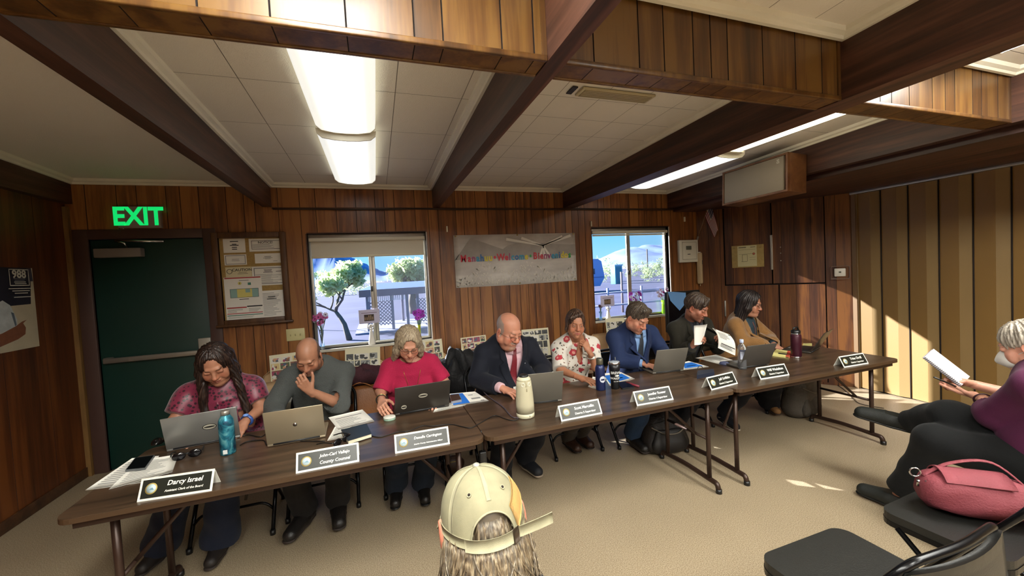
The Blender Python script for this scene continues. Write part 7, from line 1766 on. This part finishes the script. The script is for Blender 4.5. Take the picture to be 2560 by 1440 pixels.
def blobs(sc, th, rnd_, off):
    mp = nd(nt, 'ShaderNodeMapping'); mp.inputs['Location'].default_value = off; nt.links.new(ad.outputs[0], mp.inputs[0]); v = nd(nt, 'ShaderNodeTexVoronoi', Scale=sc, Randomness=rnd_); nt.links.new(mp.outputs[0], v.inputs['Vector'])
    m = nd(nt, 'ShaderNodeMath', operation='LESS_THAN'); m.inputs[1].default_value = th; nt.links.new(v.outputs['Distance'], m.inputs[0]); return m.outputs[0], v
last = None
def layer(prev, fac, colr):
    mx = nd(nt, 'ShaderNodeMixRGB'); nt.links.new(fac, mx.inputs[0])
    if isinstance(prev, str): mx.inputs[1].default_value = (*srgb(prev), 1)
    else: nt.links.new(prev, mx.inputs[1])
    mx.inputs[2].default_value = (*srgb(colr), 1); return mx.outputs[0]
f1, _ = blobs(19., .2, 1., (3, 1, 2)); f2, _ = blobs(9.5, .31, .85, (0, 0, 0)); f3, _ = blobs(9.5, .13, .85, (0, 0, 0)); f4, _ = blobs(23., .2, 1., (7, 3, 5))
last = layer(layer(layer(layer('#cfc8bd', f1, '#4b4a42'), f4, '#7a5a4a'), f2, '#a8323c'), f3, '#c98a7e'); nt.links.new(last, b.inputs['Base Color'])
F_ = blouse(p, 'blouse', flo, .014, .98, .022, neck=(.07, .06, .07), vneck=(-.17, .32), wr=.003)
for sg in (-1, 1): p.patch('collar', F_, [[(sg*(.018+.05*b_+.015*a_), .03-.10*a_-.02*b_) for b_ in np.linspace(0, 1, 5)] for a_ in np.linspace(0, 1, 5)], flo, .006, .003)
S = SDF(); S.P = hair_long(.97, .01, .009, .012, .088, .010, back=False).P; S.ell((0, -.105, -.01), (.05, .035, .05), k=.03); S.cone((-.02, .07, .1), (.06, .06, .06), .02, .016, k=.02)
p.hair(S, hairmat('hair_brown', '#1e1410', '#3b2a20', '#6b5140'), seed=8, lock=.0014)
w = p.arm['L'][1]; d = unit(w-p.arm['L'][0]); u = unit(np.cross(d, (0, 1, 0))); v = np.cross(u, d)
MB().tube([w-d*.055-p.o+(u*math.cos(a)+v*math.sin(a))*.033 for a in np.linspace(0, 2*PI, 21)[:-1]], .006, 8, 0, closed=True).build('bracelet', mat('bracelet_silver', '#c8c4bb', .3, .8), p.root)
MB().sph(w-d*.055-p.o+v*.033*(-1 if v[1] > 0 else 1), (.012, .008, .012), 10, 8).build('watch_face', mat('watch_white', '#dcd8cc', .3), p.root)
p.legs(p.k['legs'], fabric('olive_trousers', '#3a3127', .85), (.09, .068, .06), .01)
CLOG = mat('clog_brown', '#3a2418', .5, bump=(90, .2))
for i in range(2): p.shoe(an[i], (.05, -1), CLOG, mat('clog_sole', '#231710', .7), .25, .047)

# 6 man, blue suit ----------------------------------------------------------
p = Person('person in a blue suit and dark tie typing on a laptop', (2.07, -1.42, .54), (2.11, -1.54, 1.045), .05, 1.10, GP, belly=.35, sw=.205, skin='#b57d64', wide=1.0, depth=.74)
p.set_arm('R', (1.87, -1.64, .82), (2.00, -1.80, .80)); p.set_arm('L', (2.37, -1.60, .83), (2.26, -1.80, .80))
kn = ((1.95, -1.90, .54), (2.25, -1.84, .54)); an = ((1.985, -1.62, .10), (2.27, -1.42, .10)); p.k['legs'] = std_legs(p, kn, an)
p.body_core(); p.head((2.03, -1.70, 1.19), (.22, -.82, -.52), .02, dict(fw=1., jw=1.12, brow='#4c4038', stubble=.12, nose=1.15, flush=1.1), 1.07)
p.hand('R', (.55, -.80, -.22), (.1, 0, -1), curl=(.3, .33, .36, .4), thumb=.25); p.hand('L', (-.5, -.82, -.2), (-.1, 0, -1), curl=(.3, .33, .36, .4), thumb=.25); p.finish()
BLUS = fabric('blue_suit', '#1c2a4d', .75, (260, .2)); BLSH = fabric('sky_cotton', '#7d9cc8', .8, (300, .15))
tiem = mat('slate_tie', '#2a2d33', .5, var=(40, .3)); suit(p, BLUS, BLSH, tiem, -.37, .22, .10)
p.hair(hair_short(.018, .006, 1., .058, quiff=1.), hairmat('hair_saltpepper', '#231c17', '#40352b', '#6d6154'), seed=4, lock=.0012)
p.legs(p.k['legs'], fabric('blue_denim', '#253a55', .85, (300, .3)), (.1, .075, .068), .008, 'jeans')
for i in range(2): p.shoe(an[i], (-.1+.3*i, -1), BOOT, BSOLE, .29, .05)

# 7 man, dark jacket, goatee -----------------------------------------------
p = Person('person with a goatee and dark olive jacket reading printed papers', (2.74, -1.42, .54), (2.80, -1.52, 1.06), .15, 1.05, GP, sw=.215, skin='#a56d55')
p.set_arm('R', (2.57, -1.62, .80), (2.57, -1.77, .885)); p.set_arm('L', (3.03, -1.62, .80), (2.90, -1.80, .90))
kn = ((2.60, -1.86, .53), (3.16, -1.88, .50)); an = ((2.45, -1.60, .10), (3.06, -1.63, .11)); p.k['legs'] = std_legs(p, kn, an)
p.body_core(); p.head((2.745, -1.655, 1.225), (.40, -.80, -.42), -.03, dict(fw=.93, jw=.95, brow='#33261e', beard='goatee', beardcol='#33251f', beardvol=1, stubble=.25, nose=1.12, cheek=.7, flush=1.1), 1.05)
p.hand('R', (.35, -.35, .55), (.75, -.2, .1), curl=(.75, .8, .85, .9), thumb=.9); p.hand('L', (-.5, -.5, .5), (-.7, -.3, .1), curl=(.7, .8, .85, .9), thumb=.8); p.finish()
OLV = fabric('olive_tweed', '#25221a', .9, (200, .35), (9, .12)); GSH = fabric('grey_shirt', '#33343a', .85); suit(p, OLV, GSH, None, -.40, .26, .05)
S = hair_short(.016, .012, .93, .06, back=-.085); S.cone((.01, .07, .105), (.06, .075, .055), .017, .013, k=.016); S.cone((-.02, .06, .105), (-.062, .06, .05), .015, .012, k=.016)
p.hair(S, hairmat('hair_darkbrown', '#1d1511', '#3a2c23', '#6d5c4c'), seed=6, lock=.0018)
DEN = fabric('black_denim', '#14151b', .85, (300, .3)); p.legs(p.k['legs'], DEN, (.1, .074, .066), .008, 'jeans')
SK = mat('skate_black', '#15151a', .7); SKW = mat('skate_white', '#b9ae9c', .7)
for i in range(2):
    sh = p.shoe(an[i], (-.3-.0*i, -1) if i else (-.2, -1), SK, SKW, .29, .048, .02)
a = V3(an[1]); t_ = unit((-.3, -1, 0)); sd_ = unit(np.cross(t_, (0, 0, 1)))
for s in (1, -1): MB().tube(smooth_path([a-(0, 0, .075)+t_*y_+sd_*s*w_+V3((0, 0, z_))-p.o for y_, w_, z_ in ((-.02, .043, .05), (.04, .043, .062), (.075, .044, .036), (.13, .042, .034))], 5), .005, 6).build('side_stripe', SKW, p.root)
for k in range(4): MB().tube([a-(0, 0, .075)+t_*(.065+.022*k)+sd_*s*.02+V3((0, 0, .083-.006*k))-p.o for s in (-1, 0, 1)], .004, 6).build('lace', mat('lace_white', '#d0c8bb', .8), p.root)
# papers held by the man with the goatee
def held(name, label, P, dr=None):
    A = np.array([[tuple(q) for q in row] for row in P]); c = A.mean((0, 1)); t = thing(name, label, 'paper', tuple(c)); MB().grid(A-c, 0, .0012).build('sheet', PAPER, t)
    if dr:
        mb = MB(); nu, nv = A.shape[:2]
        def f(x, y):
            i = min(max(x, 0), .999)*(nu-1); j = min(max(y, 0), .999)*(nv-1); i0, j0 = int(i), int(j); a_, b_ = i-i0, j-j0
            q = (A[i0, j0]*(1-a_)+A[i0+1, j0]*a_)*(1-b_)+(A[i0, j0+1]*(1-a_)+A[i0+1, j0+1]*a_)*b_; return Vector(q-c+V3((0, -.0022, .0008)))
        dr(mb, f); mb.build('print', [INK, GREYINK], t)
Y0 = -1.865
tl, tr, br, bl = onY(1735, 814, Y0), onY(1779, 812, Y0), onY(1766, 862, Y0), onY(1736, 863, Y0)
held('paper_sheet', 'white sheet held up and curling in front of the man with the goatee', [[(bl.lerp(br, i/8)).lerp(tl.lerp(tr, i/8), j/6)+Vector((0, .05*(i/8)**2, .0)) for j in range(7)] for i in range(9)])
tl, tr, br, bl = onY(1781, 820, -1.90), onY(1823, 836, -1.90), onY(1838, 889, -1.95), onY(1795, 870, -1.95)
def dletter(mb, f):
    for c0 in ((.1, .93), (.9, .9)): mb.add([f(c0[0]+.07*math.cos(a), c0[1]+.05*math.sin(a)) for a in np.linspace(0, 2*PI, 11)[:-1]], [tuple(range(10))], 0)
    for a_, b_, y_ in ((.3, .7, .9), (.35, .65, .86)): qd(mb, f, a_, b_, y_-.012, y_, 1)
    body_text(mb, f, 7, 3, .12, .88, .45, .8, 1); qd(mb, f, .15, .95, .22, .25, 0); body_text(mb, f, 3, 5, .12, .88, .08, .2, 1)
held('paper_sheet', 'printed letter with two round seals drooping beside the held sheet', [[(bl.lerp(br, i/8)).lerp(tl.lerp(tr, i/8), j/8)+Vector((0, -.03*math.sin(PI*j/8), .02*math.sin(PI*j/8))) for j in range(9)] for i in range(9)], dletter)

# 8 woman, tan jacket -------------------------------------------------------
p = Person('person in a tan corduroy jacket with dark hair and glasses at the far right', (3.50, -1.36, .53), (3.60, -1.43, 1.015), .35, 1.06, GP, bust=1., belly=.5, sw=.19, skin='#b07a60', depth=.8, wide=1.04)
p.set_arm('R', (3.42, -1.56, .80), (3.56, -1.70, .775)); p.set_arm('L', (3.90, -1.48, .78), (3.74, -1.66, .76))
kn = ((3.52, -1.82, .52), (3.72, -1.80, .52)); an = ((3.78, -1.55, .10), (3.86, -1.42, .10)); p.k['legs'] = std_legs(p, kn, an)
p.body_core(); p.head((3.575, -1.535, 1.19), (.46, -.84, -.24), .04, dict(fw=1., cheek=1.2, brow='#241a16', lips='#96504a', chin2=.7), 1.02)
p.hand('R', (.5, -.8, -.1), (.2, 0, -1), **HAND_REST); p.hand('L', (-.6, -.7, -.1), (0, 0, -1), **HAND_REST); p.finish()
TAN = fabric('tan_corduroy', '#8a6338', .9, (120, .45), (8, .1), .3); TEALT = fabric('slate_top', '#2b3b44', .85); suit(p, TAN, TEALT, None, -.44, .30, .05, collar=False, shirt_name='top')
p.patch('necklace', SH if False else p_sdf if False else (lambda S: (p.torso(S, -.002), S)[1])(SDF()), [[(s_*.05*(1-t)+.002*q, -.0-.13*t) for q in (-1, 1)] for s_ in (1,) for t in np.linspace(0, 1, 9)], mat('coral_beads', '#b0563a', .5), .006, .002)
p.hair(hair_long(1., .13, .018, .02, .085, .032, fr=-.02), hairmat('hair_black', '#0e0a0a', '#1c1413', '#453834'), seed=3, lock=.002)
p.glasses(mat('glasses_dark', ''), .023, .015, .8)
p.legs(p.k['legs'], fabric('black_trousers', '#0f0f13', .85), (.105, .085, .085), .02)
for i in range(2): p.shoe(an[i], (-.45, -1), mat('tan_suede', '#8a6238', .8, bump=(120, .2)), mat('wood_heel', '#3d2a1c', .6), .25, .042)

# 9 viewer's neighbour in the khaki cap (seen from behind) --------------------
p = Person('person in a khaki cap seen from behind in the foreground', (.05, -4.02, .53), (.045, -3.90, .925), 0, .96, None, fwd=(0, 1, 0), sw=.15, shtilt=.02, skin='#b9745e')
p.set_arm('L', (-.24, -3.84, .70), (-.16, -3.62, .62)); p.set_arm('R', (.33, -3.84, .70), (.25, -3.62, .62))
kn = ((.19, -3.58, .52), (-.09, -3.58, .52)); an = ((.19, -3.52, .10), (-.09, -3.52, .10)); p.k['legs'] = std_legs(p, kn, an)
p.body_core(); p.head((.037, -3.835, 1.101), (.02, .97, -.24), .02, dict(fw=1.02, flush=.7, brow='#a08a6a', ear=.012, topr=.073, scalp='#5d5345'), 1.0)
p.hand('L', (.2, .9, -.2), (0, .1, -1), **HAND_REST); p.hand('R', (-.2, .9, -.2), (0, .1, -1), **HAND_REST); p.finish()
blouse(p, 'shirt', fabric('navy_shirt', '#191b24', .85), .012, 1.8, .014); p.neckring('collar', fabric('navy_shirt', ''), .068, .04, .4)
p.legs(p.k['legs'], DEN, (.1, .074, .066), .008, 'jeans')
for i in range(2): p.shoe(an[i], (0, 1), BOOT, BSOLE, .29, .05)
KH = mat('khaki_cap', '#7f7a60', .9, bump=(900, .12), var=(22, .16)); KH2 = mat('khaki_seam', '#8a856b', .9, bump=(900, .15), var=(40, .12)); KLIN = mat('cap_patch_tan', '#a8834a', .85, bump=(200, .2))
hm = lambda V: p.hw(V)-p.o
RX, RY, RT, RB = .0885, .109, .110, -.022
def capP(phi, t, e=0.):
    """phi: 0 = back, measured towards the subject's right; t: 0 button .. 1 rim"""
    a = t*PI/2; r = math.sin(a)**.86; z = RT*math.cos(a)**.80+RB+.004 if t < 1 else RB+.004
    if t > .999: z = RB+.004
    s = 1+.012*abs(math.sin(3*phi)); k = (RX*s+e)*r; y = -(RY*s+e)*r*math.cos(phi)-.012
    return (k*math.sin(phi), y, z+.022+e*math.cos(a)-.018*t*t*(1-math.cos(phi))*.0-.02*t**3*max(0, math.cos(phi)))
def in_arch(phi, t): 
    x = math.atan2(math.sin(phi), math.cos(phi))/.52; return x*x+((1-t)/.25)**2 < 1
nphi, nt_ = 96, 40; vs, fs = [], []
for i in range(nt_+1):
    for j in range(nphi): vs.append(capP(2*PI*j/nphi, max(i, .2)/nt_))
for i in range(nt_):
    for j in range(nphi):
        ph = 2*PI*(j+.5)/nphi
        if in_arch(ph, (i+.5)/nt_): continue
        fs.append((i*nphi+j, i*nphi+(j+1) % nphi, (i+1)*nphi+(j+1) % nphi, (i+1)*nphi+j))
mb = MB(); mb.add(hm(np.array(vs)).tolist(), fs, 0, True); cap = mb.build('cap', KH, p.root)
for k in range(6):
    ph = k*PI/3; t1 = .985 if abs(math.sin(ph)) > .5 or math.cos(ph) < 0 else .64
    rows = []
    for t in np.linspace(.04, t1, 24): rows.append([capP(ph+dx/(.02+.095*math.sin(t*PI/2)), t, .0016) for dx in (-.0065, -.002, .002, .0065)])
    MB().grid([hm(np.array(r_)) for r_ in rows], 0, .001).build('seam_tape', KH2, cap)
    rows = [hm(np.array([capP(ph+sx*.0045/(.02+.095*math.sin(t*PI/2)), t, .0024)]))[0] for t in np.linspace(.06, t1, 40) for sx in (0,)]
MB().sph(hm(np.array([(0, -.012, RT+RB+.028)]))[0], (.0085, .0085, .005), 14, 8).build('button', mat('cap_button', '#a9a79a', .35, .5), cap)
for s in (-1, 1): 
    q = capP(s*.52, .55, .001); q2 = capP(s*.52, .55, .004); c0, c1 = hm(np.array([q, q2])); n_ = unit(c1-c0); u = unit(np.cross(n_, (0, 0, 1))); v = np.cross(n_, u)
    MB().tube([c0+(u*math.cos(a)+v*math.sin(a))*.0042 for a in np.linspace(0, 2*PI, 15)[:-1]], .0014, 6, 0, closed=True).build('eyelet', KH2, cap)
    MB().sph(c0, (.003, .003, .003), 8, 6).build('eyelet_hole', GROOVE, cap)
# arch binding, sweat band, strap, buckle and loose strap end
arch = [capP(.52*math.cos(a), 1-.25*math.sin(a), .0012) for a in np.linspace(0, PI, 26)]
MB().tube([Vector(q) for q in hm(np.array(arch))], .0034, 8, flat=.5).build('arch_binding', KH2, cap)
rows = [hm(np.array([capP(ph, 1, .0022), tuple(np.array(capP(ph, 1, .0022))+(0, 0, .018))])) for ph in np.linspace(.56, 2*PI-.56, 60)]
MB().grid(rows, 0, .002).build('band', KH, cap)
def strapP(ph, z): q = np.array(capP(ph, 1, .0045)); return (q[0], q[1]-.001, q[2]+z)
rows = [hm(np.array([strapP(ph, -.004), strapP(ph, .008), strapP(ph, .019)])) for ph in np.linspace(-.66, .50, 22)]
MB().grid(rows, 0, .002).build('strap', KH2, cap)
rows = [hm(np.array([strapP(ph, -.006), strapP(ph, .0215)])) for ph in np.linspace(.42, .60, 6)]
MB().grid([[Vector(a)-Vector((0, .003, 0)) for a in r_] for r_ in rows], 0, .002).build('buckle', mat('buckle_dark', '#3b2f24', .4, .4), cap)
b0 = np.array(strapP(.58, .008)); dv = np.array((.92, -.28, .24)); dv /= np.linalg.norm(dv); rows = []
for t in np.linspace(0, .074, 9): c0 = b0+dv*t+np.array((0, -.004*math.sin(t*30), 0)); rows.append(hm(np.array([c0+(0, .002, -.0105), c0, c0+(0, -.002, .0105)])))
MB().grid(rows, 0, .0025).build('strap_end', KH2, cap)
# leather-look diamond patch low on the right back panel
rows = []
for a_ in np.linspace(0, 1, 7): rows.append(hm(np.array([capP(.50*(1-a_)*(1-b_)+1.12*b_*(1-a_)+.64*a_*(1-b_)+1.30*a_*b_, .76*(1-a_)*(1-b_)+.50*b_*(1-a_)+.97*a_*(1-b_)+.80*a_*b_, .0030) for b_ in np.linspace(0, 1, 7)])))
MB().grid(rows, 0, .0015).build('patch', KLIN, cap)
# brim at the front
rows = []
for ph in np.linspace(-1.15, 1.15, 21):
    q = np.array(capP(PI-ph, 1, 0)); out = np.array((math.sin(ph)*.35, 1., 0)); out /= np.linalg.norm(out); L_ = .072*math.cos(ph*1.05)**.5 if abs(ph) < 1.45 else 0
    rows.append(hm(np.array([q+out*L_*f_+np.array((0, 0, -.012*f_*f_-.012*(ph/1.15)**2*f_)) for f_ in np.linspace(-.05, 1, 6)])))
MB().grid(rows, 0, .003).build('brim', KH, cap)
# loose greying blond hair under the cap: many tapered locks
HB = hairmat('hair_strawblond', '#362c22', '#655642', '#9d8d72'); HB2 = hairmat('hair_greyblond', '#332c25', '#5d5345', '#8f836f')
S = SDF(); S.ell((0, -.018, .01), (.073, .088, .066), k=.01); S.cone((-.045, -.055, -.01), (-.045, -.06, -.105), .036, .026, k=.02); S.cone((.045, -.055, -.01), (.045, -.06, -.10), .036, .026, k=.02); S.cone((0, -.075, 0), (0, -.07, -.12), .036, .026, k=.02)
S.ell((0, .1, -.03), (.09, .08, .1), k=.01, op='n'); S.half((0, 0, -.135), (0, 0, 1), (-.2, -.2, -.3), (.2, .2, -.1), k=.004)
p.hair(S, HB, lock=.0022, freq=40, seed=9)
rnd = random.Random(12)
def locks(n, name, m, par, seed):
    mb = MB(); rnd = random.Random(seed)
    for k in range(n):
        ph = rnd.uniform(-1.45, 1.45); q = np.array(capP(ph, 1, -.005)); q[2] += rnd.uniform(-.012, -.003); L_ = rnd.uniform(.08, .18)*(1-.25*abs(ph)/1.75); out = np.array((math.sin(ph), -math.cos(ph), 0)); sw_ = rnd.gauss(0, .03)
        tw = np.array((math.cos(ph), math.sin(ph), 0)); P = []
        fl_ = rnd.uniform(-.012, .012)+.010*(abs(ph) > 1.2); r0 = rnd.uniform(.0012, .0028)
        for f_ in np.linspace(0, 1, 7): P.append(q+out*(.004+.010*math.sin(f_*2.4)-.018*f_*f_*(.6)+fl_*f_*f_)+tw*sw_*f_*f_+np.array((0, 0, -L_*f_)))
        W = hm(np.array(P)); mb.tube([Vector(w_) for w_ in W], [r0*(1-.8*f_**2)+.0002 for f_ in np.linspace(0, 1, 7)], 5, 0)
    o = mb.build(name, m, par); o['kind'] = 'stuff'
locks(420, 'hair_locks', HB, p.root, 4); locks(280, 'hair_locks', HB2, p.root, 6)
mb = MB(); rnd = random.Random(77)
for k in range(140):      # hair visible in the cap's back opening
    ph = rnd.uniform(-.46, .46); q0 = np.array(capP(ph*.7, .80, -.012)); q1 = np.array(capP(ph, 1., -.008)); W = hm(np.array([q0, q0*.5+q1*.5+np.array((0, -.002, 0)), q1])); mb.tube([Vector(w_) for w_ in W], [.0014, .0016, .001], 4, 0)
o = mb.build('hair_locks', HB2, p.root); o['kind'] = 'stuff'
MB().tube(smooth_path([Vector(q) for q in ((-.050-p.o[0], -3.99-p.o[1], 1.01), (-.075-p.o[0], -3.985-p.o[1], .97), (-.085-p.o[0], -3.96-p.o[1], .93))], 5), .0018, 6).build('neck_cord', mat('cord_white', '#d8d2c6', .6), p.root)

# 10 masked woman on the right ------------------------------------------------
p = Person('person in a purple top and white mask writing in a notebook, legs crossed', (3.02, -3.80, .54), (3.04, -3.70, 1.0), 0, 1.10, None, fwd=(.08, 1, 0), bust=.9, belly=.9, sw=.19, skin='#c08a74', depth=.84, wide=1.06)
p.set_arm('L', (2.96, -3.52, .74), (3.09, -3.42, .785)); p.set_arm('R', (3.34, -3.55, .76), (3.20, -3.34, .83))
L1 = (p.hip-p.r*.09+p.f*.02, V3((2.87, -3.32, .53)), V3((2.92, -3.12, .10))); L2 = (p.hip+p.r*.09+p.f*.04, V3((3.02, -3.33, .66)), V3((3.16, -3.04, .50)))
p.k['legs'] = [L1, L2]; p.body_core()
p.head((3.025, -3.615, 1.125), (-.10, .93, -.30), 0., dict(fw=1.02, cheek=1.2, brow='#8a7a6a', chin2=.8, eyes='down'), 1.02)
p.hand('L', (.1, .95, .12), (.1, -.1, .95), curl=(.12, .14, .16, .18), thumb=.3); p.hand('R', (-.45, .7, .2), (-.6, .1, -.6), curl=(.7, .8, .85, .9), thumb=.8); p.finish()
PUR = fabric('purple_jersey', '#4a1838', .85, (240, .2), (5, .1)); blouse(p, 'top', PUR, .016, 1.22, .016, wr=.003)
S = hair_short(.014, .012, 1.02, .054, back=-.06); p.hair(S, hairmat('hair_greysoft', '#6a6258', '#978d80', '#bdb4a6'), seed=11, lock=.0026)
S = SDF(); S.ell((0, .064, -.058), (.058, .058, .05), k=.02); S.cone((0, .09, -.03), (0, .122, -.058), .016, .012, k=.03); S.half((0, .0, -.02), (0, .25, -1), (-.1, -.1, -.2), (.1, .2, .1), k=.006); S.half((0, .035, 0), (0, 1, 0), (-.1, -.1, -.2), (.1, .2, .1), k=.006); S.ell((0, .03, -.05), (.056, .062, .06), k=.004, op='n')
V, Q = S.mesh(.003); mk_ = raw('face_mask', p.hw(V), Q, mat('mask_white', '#dedcd6', .85), p.root, origin=p.o)
for s in (-1, 1): MB().tube([Vector(q) for q in hm(np.array([(s*.058, .05, -.04), (s*.072, .0, -.02), (s*.082, -.02, .01)]))], .0016, 6).build('ear_loop', mat('mask_white', ''), mk_)
w = p.arm['L'][1]; d = unit(w-p.arm['L'][0]); u = unit(np.cross(d, (0, 0, 1))); v = np.cross(u, d); MB().tube([w-d*.015-p.o+(u*math.cos(a)+v*math.sin(a))*.036 for a in np.linspace(0, 2*PI, 21)[:-1]], .0045, 6, 0, closed=True).build('bracelet', mat('bracelet_plum', '#3a1a24', .5), p.root)
p.legs(p.k['legs'], fabric('black_stretch', '#0c0d0e', .9, (200, .2)), (.115, .088, .062), .012, wrinkle=.004, hem=.05)
GSH2 = mat('clog_black', '#171a17', .6, bump=(200, .2)); p.shoe(V3((2.92, -3.12, .085)), (-.12, 1), GSH2, BLACK, .27, .055)
p.shoe(V3((3.16, -3.02, .50))+V3((0, 0, .02)), (-.30, .95, .12), GSH2, BLACK, .29, .062, pitch=1)
sb = thing('spiral_notebook', 'white spiral notebook held by the woman in the white mask', 'notebook', (3.09, -3.27, .885))
a0, a1 = onY(2310, 893, -3.19)-Vector((3.09, -3.27, .885)), onY(2402, 965, -3.33)-Vector((3.09, -3.27, .885)); ux = (a1-a0); Lx = ux.length; ux.normalize(); vy = Vector((.95, .25, .35)); vy = (vy-ux*vy.dot(ux)).normalized(); NM = frame(a0, ux, vy, ux.cross(vy))
MB().box((0, 0, -.006), (Lx, .14, .006), 0, .001, M=NM).build('pages', mat('page_lined', '#cfccd0', .8), sb)
MB().box((-.002, -.002, -.009), (Lx+.002, .142, -.006), 0, .001, M=NM).build('back_cover', mat('cover_grey', '#8f8a94', .5), sb)
for k in range(22): MB().tube([NM @ Vector((.006+k*(Lx-.012)/21, .006*math.cos(a)-.002, .010*math.sin(a))) for a in np.linspace(0, 2*PI, 11)[:-1]], .0012, 5, 0, closed=True).build('spiral_loop', BLACKM, sb)
a = onY(2335, 943, -3.30); b_ = onY(2395, 968, -3.34); MB().tube([a, b_], .0045, 8).build('pen', BLACK, label='black pen held under the spiral notebook', cat='pen')
# ------------------------------------------------------------------ soft bags on the floor
def soft(name, S, m, t, o, h=.007, wr=.004, seed=3):
    V, Q = S.mesh(h); V = relax(V, Q, 1); rnd = random.Random(seed); W = np.zeros(len(V))
    for _ in range(6):
        kv = np.array([rnd.gauss(0, 1) for _ in range(3)]); kv *= rnd.uniform(14, 40)/np.linalg.norm(kv); W += np.sin(V@kv+rnd.uniform(0, 6))
    V = V+vnorm(V, Q)*(W*wr*.5)[:, None]; V[:, 2] = np.maximum(V[:, 2], o[2]+.002); return raw(name, V, Q, m, t, origin=o)
def bag(c, rot, w, d, hgt, name, label, m, m2, slump=0.):
    t = thing(name, label, 'bag', c, rot); o = np.zeros(3); S = SDF()
    for x in (-1, 1):
        S.cone((x*(w-.08), 0, .09), (x*(w-.10), slump*.3, hgt-.12), .09, .075, k=.06, flat=((0, 1, 0), d/.09))
    S.cone((0, 0, .09), (0, slump*.4, hgt-.08), .10, .085, k=.08, flat=((0, 1, 0), d/.10)); S.half((0, 0, .003), (0, 0, 1), (-1, -1, -.3), (1, 1, .1), k=.004)
    soft('body', S, m, t, o)
    S = SDF(); S.cone((-w*.45, -d*.85, .10), (w*.45, -d*.85, .10), .075, k=.03, flat=((0, 1, 0), .6)); S.cone((-w*.4, -d*.8, .19), (w*.4, -d*.8, .19), .05, k=.05, flat=((0, 1, 0), .6)); S.half((0, 0, .003), (0, 0, 1), (-1, -1, -.3), (1, 1, .1), k=.004)
    soft('front_pocket', S, m2, t, o, seed=5)
    MB().tube(arc((0, slump*.35, hgt-.02), .05, 0, PI, 8, (1, 0, 0), (0, 0, 1)), .008, 8).build('grab_handle', m2, t)
    for sx in (-1, 1): MB().tube(smooth_path([(sx*w*.45, d*.8, hgt-.05), (sx*w*.6, d*1.5, hgt*.65), (sx*w*.6, d*1.45, hgt*.3), (sx*w*.5, d*.9, .06)], 5), .015, 8, flat=.4).build('shoulder_strap', m2, t)
    MB().tube(smooth_path([(-w*.8, -d*.8, hgt*.72), (-w*.3, -d*1.25, hgt*.6), (w*.3, -d*1.25, hgt*.6), (w*.8, -d*.8, hgt*.72)], 6), .005, 6).build('cord', mat('pack_cord', '#6a6256', .7), t)
    MB().tube(smooth_path([(-w*.75, -d*.55, hgt-.09), (0, -d*.75, hgt-.055), (w*.75, -d*.55, hgt-.09)], 6), .0045, 6).build('zip', BLACK, t)
p = onZ(2036, 1048, 0); bag((p.x, p.y+.14, 0), .15, .19, .125, .47, 'backpack', 'grey backpack standing under the right table', mat('pack_grey', '#4d463d', .85, bump=(80, .4), var=(9, .15)), mat('pack_dark', '#3d372f', .85, bump=(80, .4)))
p = onZ(1690, 1150, 0); bag((p.x+.03, p.y+.17, 0), -.2, .20, .11, .36, 'shoulder_bag', 'slumped black bag under the joint of the middle and right tables', mat('bag_black', '#1c1511', .6, bump=(60, .5)), mat('bag_black2', '#120e0c', .6), .12)
